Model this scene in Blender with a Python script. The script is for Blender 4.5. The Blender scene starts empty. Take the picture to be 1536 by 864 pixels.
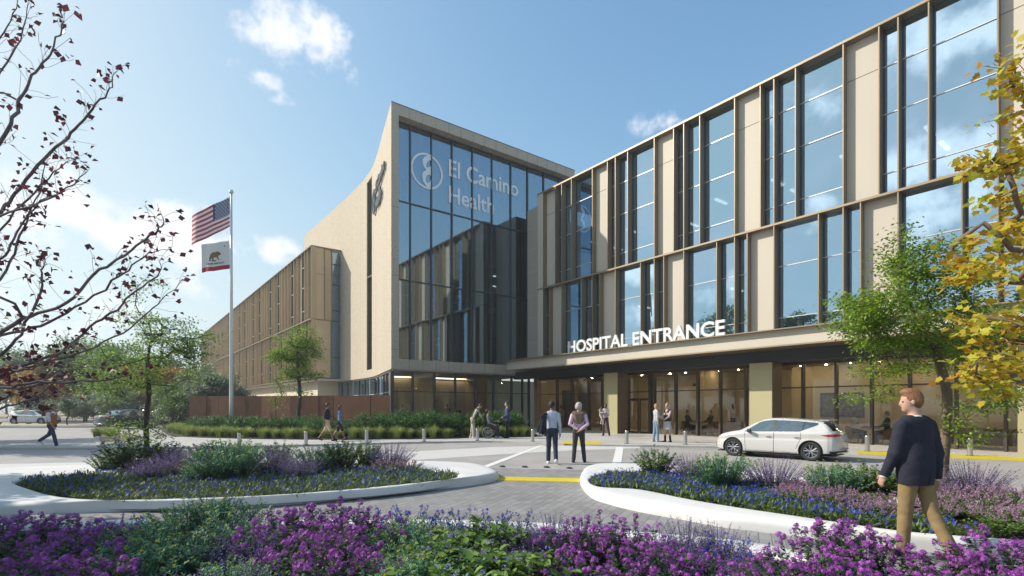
import bpy, bmesh, math, random
import numpy as np
from mathutils import Vector, Matrix
R_ = math.radians
scene = bpy.context.scene
COL = scene.collection
F_PX, HOR, EYE = 784.0, 609.0, 1.7
SUN_EL = R_(35.0)
SUN_H = (-0.994, 0.11)

# ------------------------------------------------------------------ helpers
def at(px, py, z=0.0):
    Y = F_PX * (EYE - z) / (py - HOR)
    return ((px - 768.0) / F_PX * Y, Y, z)

def atY(px, py, Y):
    return ((px - 768.0) / F_PX * Y, Y, EYE + (HOR - py) / F_PX * Y)

# building frame: u runs along the glass tower front, v along the long facades
T0 = (-7.53, 32.6)
BU = (0.7963, 0.6049)
AV = (-0.6049, 0.7963)
ROTB = math.atan2(BU[1], BU[0])
def W(u, v, z=0.0):
    return Vector((T0[0] + u*BU[0] + v*AV[0], T0[1] + u*BU[1] + v*AV[1], z))
def vpx(px, u):
    r = (px - 768.0) / F_PX
    return ((T0[0] + u*BU[0]) - r*(T0[1] + u*BU[1])) / (-AV[0] + AV[1]*r)
def upx(px, v):
    r = (px - 768.0) / F_PX
    return (-T0[0] - v*AV[0] + r*(T0[1] + v*AV[1])) / (BU[0] - r*BU[1])

def tag(o, label=None, cat=None, group=None, kind=None):
    if label: o['label'] = label
    if cat: o['category'] = cat
    if group: o['group'] = group
    if kind: o['kind'] = kind
    return o

def empty(name, loc=(0, 0, 0), rz=0.0, label=None, cat=None, group=None):
    o = bpy.data.objects.new(name, None)
    o.empty_display_size = 0.2
    COL.objects.link(o)
    o.location = loc
    o.rotation_euler = (0, 0, rz)
    return tag(o, label, cat, group)

def link(name, me, parent=None):
    o = bpy.data.objects.new(name, me)
    COL.objects.link(o)
    if parent is not None: o.parent = parent
    return o

CHILD = {}
def copy_tree(o, parent=None):
    kids = list(o.children)
    c = o.copy()
    COL.objects.link(c)
    if parent is not None: c.parent = parent
    for k in kids: copy_tree(k, c)
    return c

def catmull(P, n=6, closed=False):
    P = [np.array(p, float) for p in P]
    N = len(P); out = []
    rng = N if closed else N - 1
    for i in range(rng):
        if closed: p0, p1, p2, p3 = P[i-1], P[i], P[(i+1) % N], P[(i+2) % N]
        else: p0, p1, p2, p3 = P[max(i-1, 0)], P[i], P[i+1], P[min(i+2, N-1)]
        for k in range(n):
            t = k / n
            out.append(0.5*((2*p1) + (-p0+p2)*t + (2*p0-5*p1+4*p2-p3)*t*t + (-p0+3*p1-3*p2+p3)*t**3))
    if not closed: out.append(P[-1])
    return out

class MB:
    """collects shapes and links them as ONE mesh object"""
    def __init__(s): s.v = []; s.f = []; s.m = []
    def add(s, vs, fs, m=0):
        b = len(s.v); s.v += [tuple(v) for v in vs]
        for f in fs: s.f.append(tuple(b+i for i in f)); s.m.append(m)
    def box(s, x0, x1, y0, y1, z0, z1, m=0):
        s.add([(x0,y0,z0),(x1,y0,z0),(x1,y1,z0),(x0,y1,z0),(x0,y0,z1),(x1,y0,z1),(x1,y1,z1),(x0,y1,z1)],
              [(0,3,2,1),(4,5,6,7),(0,1,5,4),(1,2,6,5),(2,3,7,6),(3,0,4,7)], m)
    def quad(s, a, b, c, d, m=0): s.add([a, b, c, d], [(0,1,2,3)], m)
    def prism(s, poly, z0, z1, m=0, bottom=True):
        n = len(poly)
        vs = [(p[0], p[1], z0) for p in poly] + [(p[0], p[1], z1) for p in poly]
        fs = [(i, (i+1) % n, n+(i+1) % n, n+i) for i in range(n)] + [tuple(range(n, 2*n))]
        if bottom: fs.append(tuple(range(n-1, -1, -1)))
        s.add(vs, fs, m)
    def tube(s, path, rad, n=8, m=0, caps=True):
        P = [Vector(p) for p in path]
        if not hasattr(rad, '__len__'): rad = [rad]*len(P)
        vs = []; ref = None
        for i, p in enumerate(P):
            d = (P[min(i+1, len(P)-1)] - P[max(i-1, 0)])
            if d.length < 1e-9: d = Vector((0, 0, 1))
            d.normalize()
            if ref is None:
                ref = Vector((1, 0, 0)) if abs(d.x) < 0.8 else Vector((0, 1, 0))
            a = (ref - d*ref.dot(d))
            if a.length < 1e-6: a = d.orthogonal()
            a.normalize(); ref = a; b = d.cross(a)
            for k in range(n):
                t = 2*math.pi*k/n
                vs.append(p + (a*math.cos(t) + b*math.sin(t))*rad[i])
        fs = []
        for i in range(len(P)-1):
            for k in range(n):
                fs.append((i*n+k, i*n+(k+1) % n, (i+1)*n+(k+1) % n, (i+1)*n+k))
        if caps:
            fs.append(tuple(range(n-1, -1, -1))); fs.append(tuple(range((len(P)-1)*n, len(P)*n)))
        s.add(vs, fs, m)
    def lathe(s, prof, c=(0, 0, 0), n=20, m=0, axis='z'):
        vs = []
        for r, z in prof:
            for k in range(n):
                t = 2*math.pi*k/n
                x, y = r*math.cos(t), r*math.sin(t)
                if axis == 'z': vs.append((c[0]+x, c[1]+y, c[2]+z))
                elif axis == 'y': vs.append((c[0]+x, c[1]+z, c[2]-y))
                else: vs.append((c[0]+z, c[1]+x, c[2]+y))
        fs = []
        for i in range(len(prof)-1):
            for k in range(n):
                fs.append((i*n+k, i*n+(k+1) % n, (i+1)*n+(k+1) % n, (i+1)*n+k))
        fs.append(tuple(range(n-1, -1, -1))); fs.append(tuple(range((len(prof)-1)*n, len(prof)*n)))
        s.add(vs, fs, m)
    def build(s, name, mats, parent=None, smooth=False, bevel=0.0):
        me = bpy.data.meshes.new(name)
        me.from_pydata(s.v, [], s.f)
        for mm in (mats if isinstance(mats, (list, tuple)) else [mats]): me.materials.append(mm)
        if any(s.m): me.polygons.foreach_set('material_index', s.m)
        if smooth: me.polygons.foreach_set('use_smooth', [True]*len(s.f))
        me.update()
        o = link(name, me, parent)
        if bevel > 0:
            md = o.modifiers.new('bevel', 'BEVEL'); md.width = bevel; md.segments = 2
            md.limit_method = 'ANGLE'; md.angle_limit = R_(40)
        return o

def np_mesh(name, chunks, mats, smooth=False):
    """chunks: list of (V(n,3), F(m,k), mat index, rnd per vertex or None)"""
    nv = sum(len(c[0]) for c in chunks); me = bpy.data.meshes.new(name)
    V = np.concatenate([c[0] for c in chunks]).astype(np.float32)
    me.vertices.add(nv); me.vertices.foreach_set('co', V.ravel())
    loops = []; starts = []; tot = []; mi = []; off = 0; base = 0
    rnd = []
    for Vc, Fc, m, r in chunks:
        Fc = np.asarray(Fc, dtype=np.int64)
        k = Fc.shape[1]; n = Fc.shape[0]
        loops.append((Fc + off).ravel()); starts.append(base + np.arange(n)*k); tot.append(np.full(n, k)); mi.append(np.full(n, m))
        base += n*k; off += len(Vc)
        rnd.append(np.full(len(Vc), 0.5) if r is None else r)
    L = np.concatenate(loops).astype(np.int32)
    me.loops.add(len(L)); me.loops.foreach_set('vertex_index', L)
    S = np.concatenate(starts).astype(np.int32)
    me.polygons.add(len(S)); me.polygons.foreach_set('loop_start', S)
    me.polygons.foreach_set('material_index', np.concatenate(mi).astype(np.int32))
    if smooth: me.polygons.foreach_set('use_smooth', np.ones(len(S), dtype=bool))
    me.update(calc_edges=True)
    a = me.attributes.new('rnd', 'FLOAT', 'POINT')
    a.data.foreach_set('value', np.concatenate(rnd).astype(np.float32))
    for mm in mats: me.materials.append(mm)
    me.validate()
    return me

def rot_to(D, roll, rng=None):
    """(N,3) directions -> (N,3,3) matrices whose local +Y is D and local Z is turned by roll"""
    D = D / np.linalg.norm(D, axis=1, keepdims=True)
    up = np.tile(np.array([0, 0, 1.0]), (len(D), 1))
    bad = np.abs(D[:, 2]) > 0.98
    up[bad] = np.array([1.0, 0, 0])
    X = np.cross(D, up); X /= np.linalg.norm(X, axis=1, keepdims=True)
    Z = np.cross(X, D)
    c, s = np.cos(roll)[:, None], np.sin(roll)[:, None]
    X2 = X*c + Z*s; Z2 = -X*s + Z*c
    return np.stack([X2, D, Z2], axis=2)

def scatter(tv, tf, M, T, S, rnd):
    tv = np.asarray(tv, float); tf = np.asarray(tf)
    N, n = len(T), len(tv)
    S = np.asarray(S, float)
    if S.ndim == 1: S = S[:, None]
    P = tv[None, :, :] * (S[:, None, :] if S.shape[1] == 3 else S[:, None, :])
    V = np.einsum('nij,nkj->nki', M, P) + T[:, None, :]
    Fc = (tf[None, :, :] + (np.arange(N)*n)[:, None, None]).reshape(-1, tf.shape[1])
    return V.reshape(-1, 3), Fc, np.repeat(rnd, n)

# ------------------------------------------------------------------ materials
MATS = {}
def nodes_of(m):
    m.use_nodes = True
    return m.node_tree.nodes, m.node_tree.links

def tone(m, amt):
    N, L = nodes_of(m); b = N['Principled BSDF']; i = b.inputs['Base Color']
    oi = N.new('ShaderNodeObjectInfo'); mr = N.new('ShaderNodeMapRange'); mr.inputs['To Min'].default_value = 1-amt; mr.inputs['To Max'].default_value = 1+amt
    L.new(oi.outputs['Random'], mr.inputs[0]); hs = N.new('ShaderNodeHueSaturation'); L.new(mr.outputs[0], hs.inputs['Value'])
    if i.is_linked: L.new(i.links[0].from_socket, hs.inputs['Color'])
    else: hs.inputs['Color'].default_value = i.default_value
    L.new(hs.outputs[0], i); return m

def mat(name, col, rough=0.6, metal=0.0, var=0.0, scale=4.0, bump=0.0, bscale=40.0, spec=0.5, coat=0.0, stretch=None, col2=None):
    if name in MATS: return MATS[name]
    m = bpy.data.materials.new(name); N, L = nodes_of(m)
    b = N['Principled BSDF']
    b.inputs['Base Color'].default_value = (*col, 1)
    b.inputs['Roughness'].default_value = rough; b.inputs['Metallic'].default_value = metal
    b.inputs['Specular IOR Level'].default_value = spec
    if coat: b.inputs['Coat Weight'].default_value = coat; b.inputs['Coat Roughness'].default_value = 0.05
    if var or bump:
        tc = N.new('ShaderNodeTexCoord'); mp = N.new('ShaderNodeMapping')
        L.new(tc.outputs['Object'], mp.inputs['Vector'])
        if stretch: mp.inputs['Scale'].default_value = stretch
    if var:
        nz = N.new('ShaderNodeTexNoise'); nz.inputs['Scale'].default_value = scale; nz.inputs['Detail'].default_value = 5
        L.new(mp.outputs[0], nz.inputs['Vector'])
        rp = N.new('ShaderNodeValToRGB')
        c2 = col2 or tuple(min(1, c*(1+var)) for c in col)
        c1 = tuple(c*(1-var) for c in col)
        rp.color_ramp.elements[0].position = 0.3; rp.color_ramp.elements[1].position = 0.7
        rp.color_ramp.elements[0].color = (*c1, 1); rp.color_ramp.elements[1].color = (*c2, 1)
        L.new(nz.outputs['Fac'], rp.inputs[0]); L.new(rp.outputs[0], b.inputs['Base Color'])
    if bump:
        n2 = N.new('ShaderNodeTexNoise'); n2.inputs['Scale'].default_value = bscale; n2.inputs['Detail'].default_value = 4
        L.new(mp.outputs[0], n2.inputs['Vector'])
        bp = N.new('ShaderNodeBump'); bp.inputs['Strength'].default_value = bump; bp.inputs['Distance'].default_value = 0.02
        L.new(n2.outputs['Fac'], bp.inputs['Height']); L.new(bp.outputs[0], b.inputs['Normal'])
    MATS[name] = m
    return m

def leafmat(name, c1, c2, trans=0.35, rough=0.5, spec=0.3):
    if name in MATS: return MATS[name]
    m = bpy.data.materials.new(name); N, L = nodes_of(m)
    b = N['Principled BSDF']; out = N['Material Output']
    a = N.new('ShaderNodeAttribute'); a.attribute_name = 'rnd'
    rp = N.new('ShaderNodeValToRGB')
    rp.color_ramp.elements[0].color = (*c1, 1); rp.color_ramp.elements[1].color = (*c2, 1)
    L.new(a.outputs['Fac'], rp.inputs[0]); L.new(rp.outputs[0], b.inputs['Base Color'])
    b.inputs['Roughness'].default_value = rough; b.inputs['Specular IOR Level'].default_value = spec
    t = N.new('ShaderNodeBsdfTranslucent'); L.new(rp.outputs[0], t.inputs[0])
    mx = N.new('ShaderNodeMixShader'); mx.inputs[0].default_value = trans
    L.new(b.outputs[0], mx.inputs[1]); L.new(t.outputs[0], mx.inputs[2]); L.new(mx.outputs[0], out.inputs['Surface'])
    MATS[name] = m
    return m

def glassmat(name, tint, base, slope=0.9, gcol=(0.93, 0.96, 1.0), wav=0.0):
    m = bpy.data.materials.new(name); N, L = nodes_of(m)
    out = N['Material Output']; N.remove(N['Principled BSDF'])
    tr = N.new('ShaderNodeBsdfTransparent'); tr.inputs[0].default_value = (*tint, 1)
    gl = N.new('ShaderNodeBsdfGlossy'); gl.inputs['Roughness'].default_value = 0.0; gl.inputs[0].default_value = (*gcol, 1)
    fr = N.new('ShaderNodeFresnel'); fr.inputs[0].default_value = 1.5
    ma = N.new('ShaderNodeMath'); ma.operation = 'MULTIPLY_ADD'; ma.use_clamp = True
    ma.inputs[1].default_value = slope; ma.inputs[2].default_value = base
    L.new(fr.outputs[0], ma.inputs[0])
    mx = N.new('ShaderNodeMixShader'); L.new(ma.outputs[0], mx.inputs[0])
    L.new(tr.outputs[0], mx.inputs[1]); L.new(gl.outputs[0], mx.inputs[2]); L.new(mx.outputs[0], out.inputs['Surface'])
    if wav:
        tc = N.new('ShaderNodeTexCoord'); nz = N.new('ShaderNodeTexNoise'); nz.inputs['Scale'].default_value = 0.35
        L.new(tc.outputs['Object'], nz.inputs['Vector'])
        bp = N.new('ShaderNodeBump'); bp.inputs['Strength'].default_value = wav; bp.inputs['Distance'].default_value = 0.05
        L.new(nz.outputs['Fac'], bp.inputs['Height']); L.new(bp.outputs[0], gl.inputs['Normal'])
    MATS[name] = m
    return m

def emit(name, col, s):
    m = bpy.data.materials.new(name); N, L = nodes_of(m)
    b = N['Principled BSDF']
    b.inputs['Base Color'].default_value = (0.8, 0.8, 0.8, 1)
    b.inputs['Emission Color'].default_value = (*col, 1); b.inputs['Emission Strength'].default_value = s
    return m

def text_mesh(name, s, size, depth, bold=0.0, sx=1.0, mirror=False, align='LEFT', spacing=1.0):
    cu = bpy.data.curves.new(name, 'FONT'); cu.body = s; cu.size = size; cu.extrude = depth/2; cu.offset = bold
    cu.align_x = align; cu.space_character = spacing; cu.resolution_u = 3
    o = bpy.data.objects.new(name, cu); COL.objects.link(o)
    bpy.context.view_layer.update()
    me = bpy.data.meshes.new_from_object(o.evaluated_get(bpy.context.evaluated_depsgraph_get()))
    bpy.data.objects.remove(o); bpy.data.curves.remove(cu)
    me.transform(Matrix.Diagonal((-sx if mirror else sx, 1, 1, 1)))
    if mirror: me.flip_normals()
    me.name = name
    return me

def outline_mesh(name, splines, depth):
    cu = bpy.data.curves.new(name, 'CURVE'); cu.dimensions = '2D'; cu.fill_mode = 'BOTH'; cu.extrude = depth/2
    for pts in splines:
        sp = cu.splines.new('POLY'); sp.points.add(len(pts)-1); sp.use_cyclic_u = True
        for p, q in zip(sp.points, pts): p.co = (q[0], q[1], 0, 1)
    o = bpy.data.objects.new(name, cu); COL.objects.link(o)
    bpy.context.view_layer.update()
    me = bpy.data.meshes.new_from_object(o.evaluated_get(bpy.context.evaluated_depsgraph_get()))
    bpy.data.objects.remove(o); bpy.data.curves.remove(cu)
    return me

# ------------------------------------------------------------------ camera, sun, sky
cam = bpy.data.cameras.new('camera'); camo = bpy.data.objects.new('camera', cam); COL.objects.link(camo)
camo.location = (0, 0, EYE); camo.rotation_euler = (R_(90), 0, 0)
cam.sensor_width = 36.0; cam.lens = 36.0*F_PX/1536.0; cam.shift_y = (HOR-432.0)/1536.0
cam.clip_end = 6000; cam.clip_start = 0.05
scene.camera = camo

su = bpy.data.lights.new('sun', 'SUN'); suo = bpy.data.objects.new('sun', su); COL.objects.link(suo)
su.energy = 3.05; su.angle = R_(0.55); su.color = (1.0, 0.92, 0.80)
sd = Vector((SUN_H[0]*math.cos(SUN_EL), SUN_H[1]*math.cos(SUN_EL), math.sin(SUN_EL)))
suo.rotation_euler = sd.to_track_quat('Z', 'Y').to_euler()

def dirpx(px, py):
    return Vector(((px-768.0)/F_PX, 1.0, (HOR-py)/F_PX)).normalized()

wd = bpy.data.worlds.new('World'); scene.world = wd; wd.use_nodes = True
N, L = wd.node_tree.nodes, wd.node_tree.links
bg = N['Background']; wout = N['World Output']
sky = N.new('ShaderNodeTexSky'); sky.sky_type = 'NISHITA'; sky.sun_disc = False
sky.sun_elevation = SUN_EL; sky.sun_rotation = math.atan2(SUN_H[0], SUN_H[1])
sky.air_density = 1.0; sky.dust_density = 1.6; sky.ozone_density = 2.2; sky.altitude = 0
tc = N.new('ShaderNodeTexCoord')
def math_node(op, a, b=None, c=None, clamp=False):
    n = N.new('ShaderNodeMath'); n.operation = op; n.use_clamp = clamp
    for i, x in enumerate((a, b, c)):
        if x is None: continue
        if isinstance(x, (int, float)): n.inputs[i].default_value = x
        else: L.new(x, n.inputs[i])
    return n.outputs[0]
def cloud_noise(scale, detail, off, rough=0.55):
    mp = N.new('ShaderNodeMapping'); mp.inputs['Location'].default_value = off
    L.new(tc.outputs['Generated'], mp.inputs['Vector'])
    n = N.new('ShaderNodeTexNoise'); n.inputs['Scale'].default_value = scale; n.inputs['Detail'].default_value = detail
    n.inputs['Roughness'].default_value = rough
    L.new(mp.outputs[0], n.inputs['Vector'])
    return n.outputs['Fac']
n1 = cloud_noise(16, 9, (3.1, 0.4, 1.7), 0.6)
n3 = cloud_noise(5.0, 7, (0.3, 5.2, 2.2), 0.58)
blobs = [(430,55,.085,.62,1.0),(375,45,.05,.8,.85),(478,72,.06,.8,1.0),(525,102,.034,.8,.75),(400,118,.04,.5,.65),(430,150,.03,.45,.55),(353,97,.028,.7,.55),
         (988,184,.05,.5,.78),(345,24,.05,.6,.35),
         (160,325,.13,.55,1.05),(255,345,.10,.6,1.1),(310,370,.07,.6,.95),(70,330,.11,.6,.8),(420,370,.05,.62,.95),(360,372,.03,.5,.6),
         (60,470,.2,.5,.55),(230,420,.12,.4,.45)]
def dir_mirror(px, py):
    d = dirpx(px, py); n = Vector((-0.7963, -0.6049, 0)); return d - 2*d.dot(n)*n
blobs = [(dirpx(b[0], b[1]), *b[2:]) for b in blobs]
NB_N = len(blobs)
# cumulus standing in the south-west, the part of the sky the long facade looks at
blobs += [(dir_mirror(x, y), r_, q_, a_) for x, y, r_, q_, a_ in ((1430,50,.13,.45,.9),(1380,20,.1,.5,.8),(1470,225,.13,.4,1.0),(1350,245,.07,.5,.9),(1240,150,.08,.5,.7),(1170,170,.05,.5,.6),(965,410,.06,.5,1.0),(960,470,.10,.4,.9),(1400,290,.12,.4,.8),(1390,330,.1,.35,.8),(1220,330,.08,.4,.6),(1060,440,.09,.35,.6))]
acc = None
for bi, (d, rad, sq, amp) in enumerate(blobs):
    if bi == NB_N: acc_n, acc = acc, None
    sub = N.new('ShaderNodeVectorMath'); sub.operation = 'SUBTRACT'; sub.inputs[1].default_value = d
    L.new(tc.outputs['Generated'], sub.inputs[0])
    scn = N.new('ShaderNodeVectorMath'); scn.operation = 'MULTIPLY'; scn.inputs[1].default_value = (1/rad, 1/rad, 1/(rad*sq))
    L.new(sub.outputs[0], scn.inputs[0])
    ln = N.new('ShaderNodeVectorMath'); ln.operation = 'LENGTH'; L.new(scn.outputs[0], ln.inputs[0])
    g = math_node('MULTIPLY', math_node('SUBTRACT', 1.25, ln.outputs['Value'], clamp=True), amp)
    acc = g if acc is None else math_node('MAXIMUM', acc, g)
# explicit cumulus in the north, brighter ones towards the sun, loose fair-weather cumulus over the rest of the sky
def cumulus(acc):
    m1 = math_node('ADD', acc, math_node('MULTIPLY_ADD', n1, 2.6, -1.3))
    mk = N.new('ShaderNodeMapRange'); mk.interpolation_type = 'SMOOTHSTEP'
    mk.inputs['From Min'].default_value = 0.34; mk.inputs['From Max'].default_value = 1.08
    L.new(m1, mk.inputs[0])
    has = N.new('ShaderNodeMapRange'); has.inputs['From Min'].default_value = 0.0; has.inputs['From Max'].default_value = 0.25
    L.new(acc, has.inputs[0])
    return math_node('MULTIPLY', mk.outputs[0], has.outputs[0])
c1 = cumulus(acc_n); c3 = cumulus(acc)
sep = N.new('ShaderNodeSeparateXYZ'); L.new(tc.outputs['Generated'], sep.inputs[0])
south = N.new('ShaderNodeMapRange'); south.inputs['From Min'].default_value = 0.45; south.inputs['From Max'].default_value = 0.15
L.new(sep.outputs['Y'], south.inputs[0])
mk2 = N.new('ShaderNodeMapRange'); mk2.interpolation_type = 'SMOOTHSTEP'
mk2.inputs['From Min'].default_value = 0.47; mk2.inputs['From Max'].default_value = 0.62
L.new(n3, mk2.inputs[0])
west = N.new('ShaderNodeMapRange'); west.inputs['From Min'].default_value = .1; west.inputs['From Max'].default_value = -.3; L.new(sep.outputs['X'], west.inputs[0])
c2 = math_node('MULTIPLY', math_node('MULTIPLY', mk2.outputs[0], south.outputs[0]), math_node('MULTIPLY', west.outputs[0], .7))
cl = math_node('MAXIMUM', c1, c2, clamp=True)
clf = math_node('MULTIPLY', cl, 0.9)
mixc = N.new('ShaderNodeMix'); mixc.data_type = 'RGBA'
L.new(clf, mixc.inputs['Factor']); 
hs = N.new('ShaderNodeHueSaturation'); hs.inputs['Saturation'].default_value = 1.0; hs.inputs['Value'].default_value = 1.0
L.new(sky.outputs[0], hs.inputs['Color'])
sp3 = N.new('ShaderNodeSeparateColor'); cb3 = N.new('ShaderNodeCombineColor'); L.new(hs.outputs[0], sp3.inputs[0])
for ch in range(3):
    x = sp3.outputs[ch]
    if ch == 0: x = math_node('POWER', x, 1.18)
    d3 = math_node('POWER', math_node('ADD', math_node('POWER', math_node('DIVIDE', x, 3.9), 3.0), 1.0), 0.3333)
    L.new(math_node('MULTIPLY', math_node('DIVIDE', x, d3), (0.735, 0.895, 0.905)[ch]), cb3.inputs[ch])
L.new(cb3.outputs[0], mixc.inputs['A'])
mixc.inputs['B'].default_value = (3.75, 3.8, 3.95, 1)
mixd = N.new('ShaderNodeMix'); mixd.data_type = 'RGBA'; L.new(math_node('MULTIPLY', c3, .85), mixd.inputs['Factor'])
L.new(mixc.outputs['Result'], mixd.inputs['A']); mixd.inputs['B'].default_value = (7.6, 7.2, 6.8, 1)
L.new(mixd.outputs['Result'], bg.inputs['Color'])
bg.inputs['Strength'].default_value = 0.15
vs = scene.view_settings
vs.view_transform = 'Standard'; vs.look = 'None'; vs.exposure = 0.97; vs.gamma = 1.0; vs.use_curve_mapping = False
scene.render.engine = 'CYCLES'
scene.cycles.max_bounces = 8; scene.cycles.transparent_max_bounces = 24; scene.cycles.diffuse_bounces = 3
scene.cycles.glossy_bounces = 4; scene.cycles.transmission_bounces = 6
scene.cycles.use_denoising = True; scene.cycles.sample_clamp_indirect = 6.0; scene.cycles.caustics_reflective = False
# ================================================================== BUILDINGS
def stone_mat():
    m = bpy.data.materials.new('speckled_stone'); N, L = nodes_of(m); b = N['Principled BSDF']
    tc = N.new('ShaderNodeTexCoord')
    nz = N.new('ShaderNodeTexNoise'); nz.inputs['Scale'].default_value = 14; nz.inputs['Detail'].default_value = 6; nz.inputs['Roughness'].default_value = 0.7
    L.new(tc.outputs['Object'], nz.inputs[0])
    rp = N.new('ShaderNodeValToRGB'); e = rp.color_ramp.elements
    e[0].position = 0.36; e[0].color = (0.24, 0.20, 0.145, 1); e[1].position = 0.50; e[1].color = (0.52, 0.46, 0.37, 1)
    L.new(nz.outputs['Fac'], rp.inputs[0])
    mp = N.new('ShaderNodeMapping'); mp.inputs['Scale'].default_value = (2.2, 2.2, 0.06); L.new(tc.outputs['Object'], mp.inputs[0])
    n2 = N.new('ShaderNodeTexNoise'); n2.inputs['Scale'].default_value = 1.4; n2.inputs['Detail'].default_value = 6; L.new(mp.outputs[0], n2.inputs[0])
    r2 = N.new('ShaderNodeValToRGB'); r2.color_ramp.elements[0].color = (0.88, 0.87, 0.86, 1); r2.color_ramp.elements[1].color = (1.06, 1.06, 1.06, 1)
    L.new(n2.outputs['Fac'], r2.inputs[0])
    mx = N.new('ShaderNodeMix'); mx.data_type = 'RGBA'; mx.blend_type = 'MULTIPLY'; mx.inputs['Factor'].default_value = 1
    L.new(rp.outputs[0], mx.inputs['A']); L.new(r2.outputs[0], mx.inputs['B']); L.new(mx.outputs['Result'], b.inputs['Base Color'])
    b.inputs['Roughness'].default_value = 0.85; b.inputs['Specular IOR Level'].default_value = 0.25
    bp = N.new('ShaderNodeBump'); bp.inputs['Strength'].default_value = 0.35; bp.inputs['Distance'].default_value = 0.02
    L.new(nz.outputs['Fac'], bp.inputs['Height']); L.new(bp.outputs[0], b.inputs['Normal'])
    return m
STONE = stone_mat()
JOINT = mat('joint_dark', (0.06, 0.055, 0.05), 0.9)
PANEL = mat('champagne_panel', (0.515, 0.468, 0.395), 0.6, 0.0, spec=.2, var=0.05, scale=0.5, stretch=(1, 1, .3))
tone(PANEL, .05)
BRONZE = mat('bronze_fin', (0.27, 0.21, 0.135), 0.42, 0.35, var=0.06, scale=0.8)
BRONZE2 = tone(mat('bronze_panel', (0.55, 0.43, 0.285), 0.48, 0.25, var=0.07, scale=0.5), .07)
SFIN = mat('side_fin', (0.44, 0.345, 0.225), 0.45, 0.25, var=0.05, scale=.5)
MULL = mat('mullion_dark', (0.07, 0.075, 0.085), 0.4, 0.4)
ALU = mat('transom_aluminium', (0.55, 0.56, 0.58), 0.35, 0.6)
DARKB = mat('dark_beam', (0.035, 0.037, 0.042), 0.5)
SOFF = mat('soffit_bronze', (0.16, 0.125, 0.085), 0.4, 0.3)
INWALL = mat('inner_wall_beige', (0.58, 0.49, 0.34), 0.8, var=0.05, scale=0.7)
INGREY = mat('inner_wall_grey', (0.34, 0.33, 0.31), 0.8)
INFLOOR = mat('inner_floor', (0.33, 0.27, 0.19), 0.35)
CEIL = mat('ceiling_white', (0.55, 0.54, 0.52), 0.8)
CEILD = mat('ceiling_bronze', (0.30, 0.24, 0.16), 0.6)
GLASS_T = glassmat('glass_tower', (0.74, 0.80, 0.84), 0.36, 1.0, (0.66, 0.84, 1.0))
GLASS_W = glassmat('glass_wing', (0.46, 0.54, 0.60), 0.54, 0.9, (0.55, 0.78, 1.0))
GLASS_L = glassmat('glass_lobby', (0.86, 0.87, 0.82), 0.035, 0.85)
LAMP = emit('light_strip', (1.0, 0.95, 0.86), .75)
LAMPW = emit('lobby_lamp', (1.0, 0.80, 0.48), 5.0)

def curtain_mat():
    m = bpy.data.materials.new('sheer_curtain'); N, L = nodes_of(m); out = N['Material Output']; N.remove(N['Principled BSDF'])
    d = N.new('ShaderNodeBsdfDiffuse'); d.inputs[0].default_value = (0.62, 0.55, 0.44, 1)
    t = N.new('ShaderNodeBsdfTranslucent'); t.inputs[0].default_value = (0.62, 0.55, 0.44, 1)
    tr = N.new('ShaderNodeBsdfTransparent')
    a = N.new('ShaderNodeMixShader'); a.inputs[0].default_value = 0.4; L.new(d.outputs[0], a.inputs[1]); L.new(t.outputs[0], a.inputs[2])
    b = N.new('ShaderNodeMixShader'); b.inputs[0].default_value = 0.45; L.new(tr.outputs[0], b.inputs[1]); L.new(a.outputs[0], b.inputs[2])
    L.new(b.outputs[0], out.inputs[0]); return m
CURT = curtain_mat()

def bld(name, label):
    return empty(name, (T0[0], T0[1], 0), ROTB, label, 'building')

def part(fn, name, mats, parent, **k):
    mb = MB(); fn(mb); return mb.build(name, mats, parent, **k)
def box_part(name, m, parent, *b, **k):
    mb = MB(); mb.box(*b); return mb.build(name, m, parent, **k)

# ------------------------------------------------------------------ glass tower
tower = bld('glass_tower', 'glass fronted tower with cream stone frame and curved windowless side wall')
CURVE = [(0, 0), (0.69, 2.4), (1.38, 4.8), (2.12, 7.4), (2.62, 9.5), (2.86, 11.2), (2.99, 13.0), (3.07, 15.5), (3.1, 18.0), (3.1, 30.0)]
CV = [tuple(p) for p in catmull(CURVE, 8)]
ZB, ZT = 4.03, 20.7
def sub_curve(v0, v1):
    pts = [p for p in CV if v0 + 1e-3 < p[1] < v1 - 1e-3]
    def interp(v):
        for a, b in zip(CV, CV[1:]):
            if a[1] <= v <= b[1]:
                t = (v-a[1])/(b[1]-a[1]); return (a[0]+t*(b[0]-a[0]), v)
    return [interp(v0)] + pts + [interp(v1)]
def wall_strip(mb, v0, v1, z0, z1, th=0.5, m=0):
    c = sub_curve(v0, v1)
    poly = c + [(p[0]+th, p[1]) for p in reversed(c)]
    mb.prism(list(reversed(poly)), z0, z1, m)
sw = MB()
wall_strip(sw, 0.0, 9.5, ZB, ZT); wall_strip(sw, 11.2, 30, ZB, ZT)
wall_strip(sw, 9.5, 11.2, ZB, 4.66); wall_strip(sw, 9.5, 11.2, 20.1, ZT)
sw_done = 0
sl = MB()
c = sub_curve(9.55, 11.15)
sl.quad((c[0][0]+.22, c[0][1], 4.68), (c[-1][0]+.22, c[-1][1], 4.68), (c[-1][0]+.22, c[-1][1], 20.08), (c[0][0]+.22, c[0][1], 20.08))
slit = sl.build('slit_window', glassmat('glass_slit', (0.4, 0.5, 0.6), 0.62, 0.8, (0.85, 0.95, 1.0)), tower)
sf = MB(); sf.box(c[-1][0]-.0, c[-1][0]+.3, 11.05, 11.19, 4.67, 20.09); sf.box(c[0][0]+.16, c[0][0]+.3, 9.52, 11.0, 12.2, 12.32)
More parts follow.
